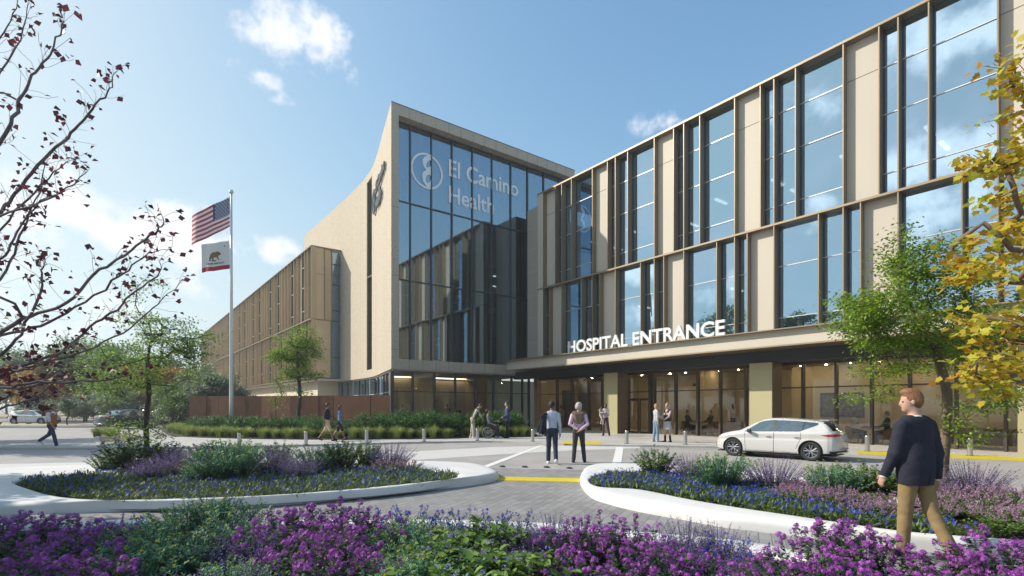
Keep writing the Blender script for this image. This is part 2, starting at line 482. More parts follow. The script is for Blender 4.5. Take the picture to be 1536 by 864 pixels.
sf.build('frame', mat('slit_frame', (0.11, 0.085, 0.055), 0.5), slit)

fr = MB()
fb_ = MB(); fr.box(0.503, 15.8, 0.0, 1.0, 20.03, ZT); fb_.box(0.503, 10.64, 0.0, 1.0, ZB, 4.67)
u = 1.22
while u < 15.6:
    fr.box(u-.008, u+.008, -0.003, 0.02, 20.032, ZT-.002, 1)
    fr.box(u-.008, u+.008, 0.02, 0.68, 20.026, 20.03, 1)
    if u < 10.5: fb_.box(u-.008, u+.008, -0.003, 0.02, ZB+.002, 4.668, 1)
    u += 0.97
for z in (5.25, 9.9, 14.2): sw.box(0.02, 0.49, -0.003, 0.02, z-.008, z+.008, 1)
fr.build('stone_fascia', [STONE, JOINT], tower); fb_.build('stone_sill', [STONE, JOINT], tower); sw.build('stone_wall', [STONE, JOINT], tower)
cp = MB(); cp.box(.0, 15.83, -.02, .0, ZT-.02, ZT+.03); cp.prism([(0, 0), (15.83, 0), (15.83, 1.02), (.75, 1.02)], ZT+.002, ZT+.03); cp.build('roof_coping', mat('coping', (0.14, 0.12, 0.1), 0.6), tower)
rf = MB(); rf.prism([(0.6, 1.05), (15.8, 1.05), (15.8, 29), (3.65, 29), (3.6, 12)], 20.2, 20.45); rf.build('roof', mat('roof_grey', (0.3, 0.3, 0.3), 0.9), tower)
VG = 0.68; PJ0 = random.Random(2)
MU = [0.503] + [upx(x, VG) for x in (615.0, 646.7, 677.6, 708, 737.3, 765.5)]
while MU[-1] < 15.6: MU.append(MU[-1] + 1.62)
MU[-1] = 15.8
ZR = [4.67, 9.85, 14.9, 20.03]
for i, u in enumerate(MU):
    z0 = 4.67 if u < 11.5 else 16.0
    mb = MB(); mb.box(max(u-.035, .505), u+.035, VG-.10, VG+.08, z0, 20.025); mb.build('mullion', MULL, tower)
for z in (9.85, 14.9):
    mb = MB()
    for a, b in zip(MU, MU[1:]):
        if a < 11: mb.box(a+.036, b-.036, VG-.07, VG+.06, z-.04, z+.04)
    mb.build('transom', MULL, tower)
mb = MB(); mb.box(.51, 15.79, VG-.07, VG+.06, 19.95, 20.02); mb.build('head_frame', MULL, tower)
for a, b in zip(MU, MU[1:]):
    for r in range(3):
        if a > 11.4 and r < 2: continue
        mb = MB(); p1, p2 = PJ0.uniform(-.006, .006), PJ0.uniform(-.01, .01); mb.quad((a+.03, VG, ZR[r]+.0), (b-.03, VG+p1, ZR[r]), (b-.03, VG+p1+p2, ZR[r+1]), (a+.03, VG+p2, ZR[r+1]))
        mb.build('window', GLASS_T, tower)
# sheer curtain and interior
cu = MB(); us = np.linspace(.7, 15.2, 260); rg = np.random.RandomState(4)
vs_ = VG + .45 + .07*np.sin(us*9.5 + 1.5*np.sin(us*1.3))
for i in range(len(us)-1):
    if rg.rand() < .06: continue
    cu.quad((us[i], vs_[i], 4.9), (us[i+1], vs_[i+1], 4.9), (us[i+1], vs_[i+1], 19.9), (us[i], vs_[i], 19.9))
cu.build('sheer_curtain', CURT, tower)
it = MB()
it.box(4.0, 15.7, 3.2, 9.0, 9.55, 9.83); it.box(4.0, 15.7, 3.2, 9.0, 14.6, 14.88); it.prism([(.9, 1.05), (10.9, 1.05), (10.9, 9.0), (3.0, 9.0), (2.1, 5.5)], 4.1, 4.3)
it.build('floor_slab', CEIL, tower)
it = MB(); it.box(3.2, 15.7, 9.0, 9.25, 4.3, 20.1); it.box(5.0, 5.2, 5.0, 9.0, 4.3, 9.5); it.box(8.2, 8.4, 3.4, 9.0, 4.3, 14.5); it.box(15.5, 15.7, 1.2, 9.0, 4.3, 20.1)
it.box(.95, 1.05, 1.1, 1.9, 4.3, 20.0)
it.build('inner_wall', INWALL, tower)
# ground floor of the tower
sof = MB(); sof.prism([(0.1, 0.03)] + [(p[0]+.1, p[1]) for p in CV[1:]] + [(12, 30), (12, 0.03)], 3.93, 4.028); sof.build('soffit', mat('soffit_grey', (0.30, 0.27, 0.22), 0.7), tower)
mb = MB(); mb.box(.02, .24, .10, .32, 0, 3.925); mb.build('corner_post', MULL, tower)
GU = [0.24] + [upx(x, .28) for x in (618.7, 651.6, 682.4, 712.5, 739.7, 766.9, 783, 793)] + [11.25]
for a, b in zip(GU, GU[1:]):
    for z0, z1 in ((.08, 2.6), (2.66, 3.92)):
        mb = MB(); mb.quad((a+.02, .28, z0), (b-.02, .28, z0), (b-.02, .28, z1), (a+.02, .28, z1)); w = mb.build('window', GLASS_L, tower)
    mb = MB(); mb.box(b-.045, b+.045, .16, .36, .0, 3.92); mb.build('mullion', MULL, tower)
mb = MB()
for a, b in zip(GU, GU[1:]): mb.box(a+.05, b-.05, .2, .34, 2.6, 2.66)
mb.build('transom', MULL, tower)
# curved glazing below the stone side wall
side = sub_curve(.35, 29)
vv = .35; prev = None; k = 0
def on_curve(v):
    for a, b in zip(CV, CV[1:]):
        if a[1] <= v <= b[1]:
            t = (v-a[1])/(b[1]-a[1]); return (a[0]+t*(b[0]-a[0]), v)
while vv < 29:
    a = on_curve(vv); b = on_curve(min(vv+1.5, 29.5)); o_ = .22
    mb = MB(); mb.quad((b[0]+o_, b[1], .1), (a[0]+o_, a[1], .1), (a[0]+o_, a[1], 3.92), (b[0]+o_, b[1], 3.92)); mb.build('window', GLASS_L if vv < 4 else GLASS_W, tower)
    mb = MB(); mb.box(b[0]+o_-.06, b[0]+o_+.06, b[1]-.04, b[1]+.04, 0, 3.92)
    mb.tube([(a[0]+o_, a[1], 2.63), (b[0]+o_, b[1], 2.63)], .035, 6)
    mb.build('mullion', ALU if k % 3 == 0 else MULL, tower)
    vv += 1.5; k += 1
it = MB(); it.box(2.4, 17.9, 6.2, 6.4, .05, 3.9); it.box(4.6, 4.8, 3.2, 6.2, .05, 3.9); it.box(9.3, 9.5, 3.0, 6.2, .05, 3.9); it.build('reception_wall', INWALL, tower)
it = MB(); it.prism([(.35, .4), (17.9, .4), (17.9, 6.2), (3, 6.2)], .0, .05); it.build('floor_finish', INFLOOR, tower)
it = MB(); it.box(5.0, 9.2, 5.85, 5.98, 3.86, 3.92); it.box(2.5, 4.3, 5.85, 5.98, 3.86, 3.92); it.box(9.8, 11, 5.85, 5.98, 3.86, 3.92); it.box(4.9, 10.5, 5.0, 5.8, 3.70, 3.74, 1)
it.build('light_strip', [emit('reception_lamp', (1, .84, .58), 2.0), INWALL], tower)

# ------------------------------------------------------------------ entrance wing
UF = 9.67; VE = -2.67; ZL = 9.83; ZRF = 16.42; ZC = 4.79
VEND = -50.0
PJ = random.Random(5)
def jt(a=.007): return PJ.uniform(-a, a)
wing = bld('entrance_wing', 'long beige and bronze panelled wing over the canopy, with tall mirrored windows')
def fin(v, z0, z1, parent, u0=UF, u1=UF+.44, t=.022, m=BRONZE):
    mb = MB(); mb.box(u0, u1, v-t, v+t, z0, z1); return mb.build('fin', m, parent)
mb = MB(); mb.box(UF-.03, UF+.6, VEND, VE+.01, ZRF-.1, ZRF); mb.build('roof_edge', BRONZE, wing)
mb = MB(); mb.box(UF-.03, UF+.44, VEND, VE+.01, ZL-.09, ZL); mb.build('ledge', BRONZE, wing)
mb = MB(); mb.box(UF+.6, 26, VEND, VE, ZRF-.35, ZRF-.06); mb.build('roof', MATS.get('roof_grey') or mat('roof_g', (0.3, 0.3, 0.3), 0.9), wing)
mb = MB(); mb.box(UF, UF+.42, VE-.55, VE, ZC+.02, ZRF-.101); mb.build('end_pilaster', PANEL, wing)
mb = MB(); mb.box(10.9, 11.1, VE+.002, -.02, ZC, ZRF-.1)
for z in (6.4, 8.2, 9.83, 11.6, 13.3, 14.85): mb.box(10.896, 10.9, VE+.01, -.02, z-.02, z+.02, 1)
mb.box(11.1, 20, -.06, -.02, ZC, ZRF-.1)
mb.build('return_wall', [PANEL, ALU], wing)
PIT = 4.64; UN = PIT/15
def module(parent, v0, ks, zlo, zhi, order, joints, uf, glass, panel_m, narrow_only=False, vend=VEND):
    """order: list of (kind, units) going along -v from v0"""
    v = v0
    for k in range(ks):
        for kind, w in order:
            a, b = v, v - w*UN
            if b < vend: b = vend
            if a <= vend: return
            fin(a, zlo, zhi, parent, uf, uf+.44)
            if kind == 'p':
                mb = MB(); mb.box(uf+.33, uf+.40, b+.023, a-.023, zlo, zhi)
                for z in joints[:1]:
                    if zhi - zlo > 6: mb.box(uf+.327, uf+.33, b+.024, a-.024, z-.012, z+.012, 1)
                mb.build('cladding_panel', [panel_m, JOINT], parent)
            else:
                zs = [zlo] + sorted(joints) + [zhi]
                mb = MB(); 
                for z0_, z1_ in zip(zs, zs[1:]):
                    p1, p2, p3 = jt(), jt(), jt()
                    mb.quad((uf+.42, a-.02, z0_), (uf+.42+p1, b+.02, z0_), (uf+.42+p1+p2, b+.02, z1_), (uf+.42+p2, a-.02, z1_))
                w_ = mb.build('window', glass, parent)
                mb = MB()
                for z in joints: mb.box(uf+.385, uf+.418, b+.023, a-.023, z-.018, z+.018)
                mb.box(uf+.40, uf+.46, a-.09, a-.023, zlo, zhi, 1)
                mb.box(uf+.40, uf+.46, b+.023, b+.05, zlo, zhi, 1)
                mb.build('frame', [ALU, MULL], w_)
            v = b
UPO = [('p', 4), ('w', 2), ('w', 3), ('w', 6)]
LOO = [('w', 2), ('p', 4), ('w', 6), ('w', 3)]
module(wing, VE-.57, 11, ZL+.001, ZRF-.101, UPO, [14.85, 13.0, 10.7], UF, GLASS_W, PANEL)
module(wing, VE-.57, 11, ZC+.02, ZL-.091, LOO, [7.95, 5.65], UF, GLASS_W, PANEL)
# upper floors seen through the glass
mb = MB(); mb.box(UF+1.0, 20, VEND, VE-.1, ZL-.6, ZL-.15); mb.box(UF+.5, 20, VEND, VE-.1, ZC-.45, ZC-.02); mb.build('floor_slab', CEIL, wing)
mb = MB(); mb.box(UF+.7, 20, VEND, VE-.1, 13.05, 13.1); mb.box(UF+.7, 20, VEND, VE-.1, 8.0, 8.05); mb.build('inner_ceiling', CEIL, wing)
mb = MB(); mb.box(17, 17.2, VEND, VE-.1, ZC, 8.0); mb.box(17, 17.2, VEND, VE-.1, ZL, 13.05)
for v in (-7, -14, -21, -26, -33): mb.box(12.5, 17, v-.08, v+.08, ZC, 8.0); mb.box(12.5, 17, v-2.1, v-1.95, ZL, 13.05)
mb.build('partition', INGREY, wing)
mb = MB()
for i in range(16):
    v = -5.2 - i*3.1
    mb.box(12.4, 13.5, v-.07, v+.07, 12.96, 13.04); mb.box(14.4, 15.5, v-.07, v+.07, 12.96, 13.04)
    if i % 2: mb.box(12.4, 13.5, v-1.0, v-.86, 7.91, 7.99)
mb.build('light_strip', LAMP, wing)

# canopy
UC = 7.9; VC = -1.44
mb = MB(); mb.box(UC, UC+.08, VEND, VC, 4.17, ZC); mb.box(UC+.08, UF+.05, VC-.08, VC, 4.17, ZC)
mb.build('canopy_fascia', PANEL, wing)
mb = MB(); mb.box(UC-.28, UC+.5, VEND, VC+.02, ZC+.002, ZC+.045); mb.box(UC-.05, UC-.002, VEND, VC, 4.13, 4.19); mb.build('canopy_trim', BRONZE, wing)
mb = MB(); mb.box(UC+.5, UF+.6, VEND, VC, ZC-.06, ZC+.0); mb.build('canopy_roof', mat('canopy_roof', (0.3, 0.28, 0.25), 0.8), wing)
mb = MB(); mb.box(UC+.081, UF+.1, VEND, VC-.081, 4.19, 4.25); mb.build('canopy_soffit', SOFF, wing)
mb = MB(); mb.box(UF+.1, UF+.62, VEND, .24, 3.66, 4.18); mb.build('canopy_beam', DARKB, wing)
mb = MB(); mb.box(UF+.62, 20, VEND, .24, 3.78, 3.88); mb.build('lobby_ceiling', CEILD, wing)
# columns: corner (926,652) and so on, 30 ft grid
COLM = mat('column_panel', (0.40, 0.36, 0.21), 0.5, 0.15, var=0.04, scale=0.5)
COLS = mat('column_side', (0.15, 0.11, 0.065), 0.5, 0.15)
v1 = vpx(926, UF); v2 = vpx(1158, UF)
for k in range(5):
    v = v1 + (v2-v1)*k
    mb = MB(); mb.box(UF+.0, UF+.9, v, v+1.05, .03, 3.66); mb.box(UF+.02, UF+.9, v-.012, v-.001, .03, 3.66, 1)
    mb.build('column', [COLM, COLS], wing)
# lobby glazing
UL = 11.45
LM = [vpx(x, UL) for x in (806, 836, 858.5, 883.6, 904, 942, 976, 982, 1014, 1047, 1081, 1119, 1165, 1204.8, 1254.8, 1308, 1365, 1435, 1509)]
while LM[-1] > -46: LM.append(LM[-1]-1.75)
ZTR = 2.55; ZLT = 3.77
for i, v in enumerate(LM):
    t = .09 if i in (5, 6) else .045
    mb = MB(); mb.box(UL-.12, UL+.12, v-t, v+t, .03, ZLT); mb.build('mullion', mat('lobby_mullion', (0.075, 0.06, 0.05), 0.45, 0.3), wing)
mb = MB()
for a, b in zip(LM, LM[1:]): mb.box(UL-.06, UL+.06, b+.05, a-.05, ZTR-.03, ZTR+.03)
mb.build('transom', MATS['lobby_mullion'], wing); mb = MB()
for a, b in zip(LM, LM[1:]): mb.box(UL-.08, UL+.08, b+.05, a-.05, 3.60, ZLT-.004)
mb.build('head_frame', MATS['lobby_mullion'], wing)
for i, (a, b) in enumerate(zip(LM, LM[1:])):
    if i == 5:   # the entrance doors
        mid = (a+b)/2
        for p, q in ((a, mid), (mid, b)):
            mb = MB(); mb.box(UL-.04, UL+.04, q+.05, q+.10, .05, 2.1); mb.box(UL-.04, UL+.04, p-.10, p-.05, .05, 2.1)
            mb.box(UL-.04, UL+.04, q+.10, p-.10, 2.02, 2.1); mb.box(UL-.04, UL+.04, q+.10, p-.10, .05, .16)
            d = mb.build('door', MATS['lobby_mullion'], wing)
            mb = MB(); mb.quad((UL, p-.1, .16), (UL, q+.1, .16), (UL, q+.1, 2.02), (UL, p-.1, 2.02)); mb.build('pane', GLASS_L, d)
            mb = MB(); mb.tube([(UL-.09, q+.14, .9), (UL-.09, q+.14, 1.3)], .014, 6); mb.build('handle', ALU, d)
        mb = MB(); mb.box(UL-.06, UL+.06, b+.1, a-.1, 2.1, 2.16); mb.build('door_head', MATS['lobby_mullion'], wing)
        z0s = ((2.17, ZTR-.03), (ZTR+.03, 3.6))
    else: z0s = ((.06, ZTR-.03), (ZTR+.03, 3.6))
    for z0, z1 in z0s:
        mb = MB(); mb.quad((UL, a-.04, z0), (UL, b+.04, z0), (UL, b+.04, z1), (UL, a-.04, z1)); mb.build('lobby_window', GLASS_L, wing)
mb = MB(); mb.box(11.3, 11.62, -.75, -.35, .03, 3.77); mb.build('timber_post', mat('timber_post', (0.36, 0.23, 0.14), 0.6), wing)
# lobby interior
mb = MB(); mb.box(17.2, 17.4, VEND, 0.0, .03, 3.78); mb.box(14.2, 17.2, -5.4, -5.2, .03, 3.78); mb.box(13.6, 17.2, -13.0, -12.8, .03, 3.78)
mb.box(15.3, 15.5, -27.5, -17.2, .03, 3.78); mb.box(14.2, 14.4, -12.8, -10.9, .03, 2.9)
mb.box(16.0, 16.2, -33.5, -27.5, .03, 3.78); mb.box(11.7, 17.2, .05, .22, .03, 3.78)
mb.build('lobby_wall', INWALL, wing)
mb = MB(); mb.box(UL-.1, 17.2, VEND, 0.1, .0, .03); mb.build('lobby_floor', INFLOOR, wing)
mb = MB()
for i in range(17):
    v = -2.5 - i*2.3
    [mb.lathe([(.05, -.015), (.05, 0)], (uu_, v+dv, 3.778), 10) for uu_ in (12.9, 14.6) for dv in (-.6, .6)]
mb.build('ceiling_light', emit('lobby_lamp2', (1.0, .76, .43), 72.0), wing)
mb = MB(); mb.box(13.35, 13.62, -3.9, -2.9, .03, 3.77); mb.box(13.5, 13.6, -2.3, -1.0, .03, 2.9); mb.build('lobby_screen', mat('screen_dark', (0.12, 0.11, 0.1), 0.6), wing)

# ------------------------------------------------------------------ side wing (far left)
sidew = bld('side_wing', 'long bronze finned wing receding behind the rust coloured fence, left of the tower')
SU0, SV0, SV1 = 0.37, 18.0, 94.0; SZ0, SZ1, SZL = 4.31, 16.24, 9.63
mb = MB(); mb.box(SU0-.03, SU0+.5, SV0-.03, SV1, SZ1-.09, SZ1); mb.box(SU0+.5, 3.09, SV0-.03, SV0+.4, SZ1-.09, SZ1); mb.build('roof_edge', BRONZE, sidew)
mb = MB(); mb.box(SU0-.03, SU0+.44, SV0-.03, SV1, SZL-.08, SZL); mb.box(SU0+.44, 2.2, SV0-.03, SV0+.12, SZL-.08, SZL); mb.build('ledge', BRONZE, sidew)
mb = MB(); mb.box(SU0-.03, SU0+.5, SV0-.03, SV1, SZ0-.08, SZ0); mb.build('bottom_edge', BRONZE, sidew)
mb = MB(); mb.box(SU0+.5, 22, SV0+.6, SV1, SZ1-.4, SZ1-.05); mb.build('roof', MATS.get('roof_grey'), sidew)
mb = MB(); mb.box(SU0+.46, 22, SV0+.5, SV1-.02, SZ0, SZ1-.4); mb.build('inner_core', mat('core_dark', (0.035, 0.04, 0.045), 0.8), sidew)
GLASS_S = glassmat('glass_side', (.35, .42, .48), .07, .28, (.6, .8, 1.0))
def side_mod(v0, zlo, zhi, order):
    v = v0; n = 0
    while v < SV1-.3:
        for kind, w in order:
            a, b = v, min(v + w*UN, SV1)
            if a >= SV1-.05: break
            if n < 100: fin(a, zlo, zhi, sidew, SU0, SU0+.44, m=SFIN)
            n += 1
            if kind == 'p':
                mb = MB(); mb.box(SU0+.30, SU0+.40, a+.023, b-.023, zlo, zhi); mb.build('cladding_panel', BRONZE2, sidew)
            else:
                mb = MB(); mb.quad((SU0+.10, b-.03, zlo), (SU0+.10, a+.03, zlo), (SU0+.10, a+.03, zhi), (SU0+.10, b-.03, zhi)); w_ = mb.build('window', GLASS_S, sidew)
                mb = MB()
                for z in ((14.7, 12.8, 10.6) if zlo > 8 else (7.7, 5.5)): mb.box(SU0+.05, SU0+.098, a+.03, b-.03, z-.03, z+.03)
                mb.build('frame', ALU, w_)
            v = b
side_mod(SV0+.02, SZL+.001, SZ1-.091, [('p', 4), ('p', 3), ('w', 3), ('p', 5), ('p', 4), ('w', 3), ('p', 4), ('p', 4)])
side_mod(SV0+.02, SZ0+.001, SZL-.081, [('p', 3), ('w', 3), ('p', 4), ('p', 5), ('p', 4), ('w', 3), ('p', 4), ('p', 4)])
# the short end of the side wing that faces the plaza
mb = MB(); mb.box(SU0+.46, 1.55, SV0+.1, SV0+.2, SZL+.001, SZ1-.09); mb.box(SU0+.46, 2.15, SV0+.1, SV0+.2, SZ0+.001, SZL-.081)
mb.box(SU0+.47, 1.54, SV0+.096, SV0+.1, 13.7, 13.76, 1); mb.build('end_panel', [BRONZE2, BRONZE], sidew)
mb = MB(); mb.box(1.60, 2.25, SV0+.15, SV0+.25, SZL+.001, SZ1-.09); mb.build('end_panel', BRONZE2, sidew)
for u in (1.575, 2.27): 
    mb = MB(); mb.box(u-.022, u+.022, SV0, SV0+.4, SZL+.001, SZ1-.091); mb.build('fin', BRONZE, sidew)
mb = MB(); mb.quad((2.3, SV0+.4, SZ0), (3.09, SV0+.4, SZ0), (3.09, SV0+.4, SZ1-.1), (2.3, SV0+.4, SZ1-.1)); w_ = mb.build('window', GLASS_W, sidew)
mb = MB()
for z in (6.2, 9.6, 10.6, 13.0, 14.9): mb.box(2.3, 3.09, SV0+.34, SV0+.398, z-.04, z+.04)
mb.build('frame', MULL, w_)
mb = MB(); mb.box(1.4, 21, 19.5, SV1, 0, SZ0-.09); mb.build('ground_floor_wall', mat('pale_render', (0.62, 0.55, 0.42), 0.8, var=.04, scale=.5), sidew)
mb = MB(); mb.box(SU0+.2, 21, SV0+.1, SV1, SZ0-.30, SZ0-.081); mb.build('soffit_edge', PANEL, sidew)

# ------------------------------------------------------------------ signs on the buildings
def emblem_splines():
    ring_o = [(math.cos(t)*1.0, math.sin(t)*1.0) for t in np.linspace(0, 2*math.pi, 49)[:-1]]
    ring_i = [(math.cos(t)*.885, math.sin(t)*.885) for t in np.linspace(0, 2*math.pi, 49)[:-1]]
    body = [(.30, .80), (.12, .885), (-.10, .80), (-.26, .60), (-.27, .36), (-.14, .14), (-.06, .05), (-.24, -.12), (-.30, -.36), (-.25, -.60), (-.10, -.80), (.08, -.885), (.30, -.78), (.34, -.45), (.34, .0), (.34, .5)]
    h1 = [(.24, .66), (.10, .62), (-.02, .45), (-.03, .22), (.10, .24), (.24, .40)]
    h2 = [(.24, -.22), (.10, -.16), (-.04, -.30), (-.08, -.55), (.04, -.66), (.20, -.50)]
    body = [tuple(p) for p in catmull(body, 5, True)]; h1 = [tuple(p) for p in catmull(h1, 5, True)]; h2 = [tuple(p) for p in catmull(h2, 5, True)]
    return ring_o, ring_i, body, h1, h2
RO, RI, EB, EH1, EH2 = emblem_splines()
# a thin white film sign on the glass
FILM = mat('white_film', (0.62, 0.72, 0.80), 0.5); 
def film_mat():
    m = bpy.data.materials.new('frosted_film'); N, L = nodes_of(m); out = N['Material Output']; b = N['Principled BSDF']
    b.inputs['Base Color'].default_value = (0.88, 0.92, 0.95, 1); b.inputs['Roughness'].default_value = 0.6
    tr = N.new('ShaderNodeBsdfTransparent'); mx = N.new('ShaderNodeMixShader'); mx.inputs[0].default_value = 0.93
    L.new(tr.outputs[0], mx.inputs[1]); L.new(b.outputs[0], mx.inputs[2]); L.new(mx.outputs[0], out.inputs[0]); return m
FILM = film_mat()
def logo(name, label, origin, xdir, R, gap, size, dpt, m, z_em, cap=1.0, sx=1.0):
    root = empty(name, origin, math.atan2(xdir[1], xdir[0]), label, 'sign')
    for nm, spl in (('emblem_ring', [RO, RI]), ('emblem_figure', [EB, EH1, EH2])):
        me = outline_mesh(nm, spl, dpt); me.transform(Matrix.Scale(R, 4, (1, 0, 0)) @ Matrix.Scale(R, 4, (0, 1, 0)))
        me.transform(Matrix.Rotation(R_(90), 4, 'X')); me.materials.append(m)
        o = link(nm, me, root); o.location = (R, 0, 0)
    for i, s in enumerate(('El Camino', 'Health')):
        me = text_mesh('lettering', s, size, dpt, size*.016, sx); me.transform(Matrix.Rotation(R_(90), 4, 'X')); me.materials.append(m)
        o = link('lettering', me, root); o.location = (2*R+gap, 0, (0.10 if i == 0 else -1.02)*size*cap - .0)
    return root
e0 = W(upx(616, VG-.02), VG-.02)
ul = upx(616, VG-.02)
Yc = W(upx(640, VG), VG).y
zc = EYE + (HOR-257)/F_PX*Yc
wtxt = upx(785, VG) - upx(671, VG)
logo('window_logo_sign', 'pale El Camino Health emblem and lettering on the tower glass', W(ul, VG-.03, zc), BU, 1.19, .38, 1.62, .006, FILM, zc, 1.0, sx=wtxt/7.3)
# dark raised sign on the side wall
pA = CV[[i for i, p in enumerate(CV) if p[1] >= 8.6][0]]
dirw = (W(CV[0][0], CV[0][1]) - W(*pA)).normalized()
o0 = W(pA[0]-.14, pA[1]-.1, 17.35)
logo('side_wall_sign', 'dark grey raised El Camino Health emblem on the curved stone wall', o0, (dirw.x, dirw.y), .92, .35, 1.12, .12, mat('sign_slate', (0.13, 0.145, 0.165), 0.4, 0.5), 0)
# HOSPITAL ENTRANCE
UT = 8.15; va, vb = vpx(852.5, UT), vpx(1088, UT)
me = text_mesh('entrance_sign', 'HOSPITAL ENTRANCE', .965, .10, .022, 1.0)
xs = [v.co.x for v in me.vertices]; wd_ = max(xs)-min(xs)
me.transform(Matrix.Translation((-min(xs), 0, 0))); me.transform(Matrix.Scale((va-vb)/wd_, 4, (1, 0, 0))); me.transform(Matrix.Rotation(R_(90), 4, 'X'))
me.materials.append(mat('sign_white', (0.66, 0.66, 0.67), 0.5))
o = link('entrance_sign', me); o.location = W(UT, va, 4.92); o.rotation_euler = (0, 0, math.atan2(-AV[1], -AV[0]))
tag(o, 'white HOSPITAL ENTRANCE letters standing along the canopy edge', 'sign')
# ================================================================== GROUND
def paving_mat(name, col, joint, bw, bh, mort=0.006, off=0.5, var=0.10, rough=0.75, rot=ROTB, bump=0.3):
    m = bpy.data.materials.new(name); N, L = nodes_of(m); b = N['Principled BSDF']
    tc = N.new('ShaderNodeTexCoord'); mp = N.new('ShaderNodeMapping'); mp.inputs['Rotation'].default_value = (0, 0, -rot)
    L.new(tc.outputs['Object'], mp.inputs[0])
    br = N.new('ShaderNodeTexBrick'); br.offset = off
    br.inputs['Scale'].default_value = 1.0; br.inputs['Mortar Size'].default_value = mort; br.inputs['Brick Width'].default_value = bw; br.inputs['Row Height'].default_value = bh
    br.inputs['Color1'].default_value = (*[c*(1-var) for c in col], 1); br.inputs['Color2'].default_value = (*[c*(1+var) for c in col], 1); br.inputs['Mortar'].default_value = (*joint, 1)
    br.inputs['Mortar Smooth'].default_value = 0.2
    L.new(mp.outputs[0], br.inputs['Vector'])
    nz = N.new('ShaderNodeTexNoise'); nz.inputs['Scale'].default_value = 0.55; nz.inputs['Detail'].default_value = 9; nz.inputs['Roughness'].default_value = .65; L.new(tc.outputs['Object'], nz.inputs[0])
    rp = N.new('ShaderNodeValToRGB'); rp.color_ramp.elements[0].position = .3; rp.color_ramp.elements[1].position = .7
    rp.color_ramp.elements[0].color = (.82, .815, .80, 1); rp.color_ramp.elements[1].color = (1.08, 1.08, 1.08, 1); L.new(nz.outputs['Fac'], rp.inputs[0])
    mx = N.new('ShaderNodeMix'); mx.data_type = 'RGBA'; mx.blend_type = 'MULTIPLY'; mx.inputs['Factor'].default_value = 1
    L.new(br.outputs['Color'], mx.inputs['A']); L.new(rp.outputs[0], mx.inputs['B']); L.new(mx.outputs['Result'], b.inputs['Base Color'])
    b.inputs['Roughness'].default_value = rough; b.inputs['Specular IOR Level'].default_value = 0.35
    n2 = N.new('ShaderNodeTexNoise'); n2.inputs['Scale'].default_value = 60; n2.inputs['Detail'].default_value = 3; L.new(tc.outputs['Object'], n2.inputs[0])
    ad = N.new('ShaderNodeMath'); ad.operation = 'MULTIPLY_ADD'; ad.inputs[1].default_value = -1.0; L.new(br.outputs['Fac'], ad.inputs[0]); 
    ml = N.new('ShaderNodeMath'); ml.operation = 'MULTIPLY'; ml.inputs[1].default_value = .35; L.new(n2.outputs['Fac'], ml.inputs[0]); L.new(ml.outputs[0], ad.inputs[2])
    bp = N.new('ShaderNodeBump'); bp.inputs['Strength'].default_value = bump; bp.inputs['Distance'].default_value = 0.006
    L.new(ad.outputs[0], bp.inputs['Height']); L.new(bp.outputs[0], b.inputs['Normal'])
    return m
ROAD = paving_mat('road_concrete', (0.37, 0.355, 0.345), (0.30, 0.29, 0.28), 4.6, 4.6, .010, 0.0, .025)
SIDE = paving_mat('sidewalk_concrete', (0.47, 0.455, 0.435), (0.36, 0.35, 0.335), 1.5, 1.5, .010, 0.0, .03)
PAVER = paving_mat('grey_pavers', (0.27, 0.262, 0.262), (0.16, 0.155, 0.155), .30, .15, .007, .5, .13, rot=ROTB+0.5, bump=.5)
PALE = mat('pale_band', (0.56, 0.55, 0.535), 0.7, var=.04, scale=2, bump=.1)
WHITEL = mat('white_line', (0.74, 0.735, 0.72), 0.6, var=.05, scale=5)
YELLOW = mat('tactile_yellow', (0.62, 0.49, 0.015), 0.6, var=.06, scale=6)
KERB = mat('white_kerb', (0.66, 0.655, 0.645), 0.6, var=.06, scale=2.2, bump=.05, bscale=60)
SOIL = mat('dark_soil', (0.05, 0.038, 0.028), 0.95, var=.4, scale=18, bump=.8, bscale=30)
MULCH = mat('tan_mulch', (0.34, 0.25, 0.17), 0.95, var=.25, scale=14, bump=.7, bscale=40)
DRY = mat('dry_verge', (0.40, 0.33, 0.22), 0.95, var=.2, scale=1.2)

def sheet(name, poly, z, m, kind='structure', label=None, cat=None):
    mb = MB(); mb.add([(p[0], p[1], z) for p in poly], [tuple(range(len(poly)))]); o = mb.build(name, m)
    return tag(o, label, cat, kind=kind)
def ccw(p):
    a = sum(p[i-1][0]*p[i][1]-p[i][0]*p[i-1][1] for i in range(len(p)))
    return p if a > 0 else p[::-1]
sheet('ground', [(-700, -120), (500, -120), (500, 1500), (-700, 1500)], 0.0, ROAD)
# near path of small pavers between the beds
pav = [(-18, 2), (14, 2), (14, 7.6), (6, 9.4), (3.3, 11.2), (2.5, 13.75), (-1.5, 14.5), (-2.4, 12.8), (-6, 11), (-18, 10.2)]
sheet('path', ccw(pav), .004, PAVER)
# entrance sidewalk: a slab 8 cm high whose kerb sweeps past the bollards
kp = [(-40, 20.2), (-19, 20.35), at(210, 674), at(359, 672.2), at(550, 667.2), at(716, 664.0), at(800, 666.0), at(870, 669.0), at(940, 670.2), at(1028, 671.6), at(1150, 675), at(1285, 681.5), at(1536, 692), (22.5, 11.6), (30, 6)]
kp = [(p[0], p[1]) for p in kp]
ks = [tuple(p) for p in catmull(kp, 5)]
mb = MB(); mb.prism(ccw(ks + [(45, 6), (45, 60), (-15.2, 60), (-15.6, 33), (-17.5, 27.5), (-22, 24.6), (-40, 24.2)]), -.05, .08)
tag(mb.build('sidewalk', SIDE), kind='structure')
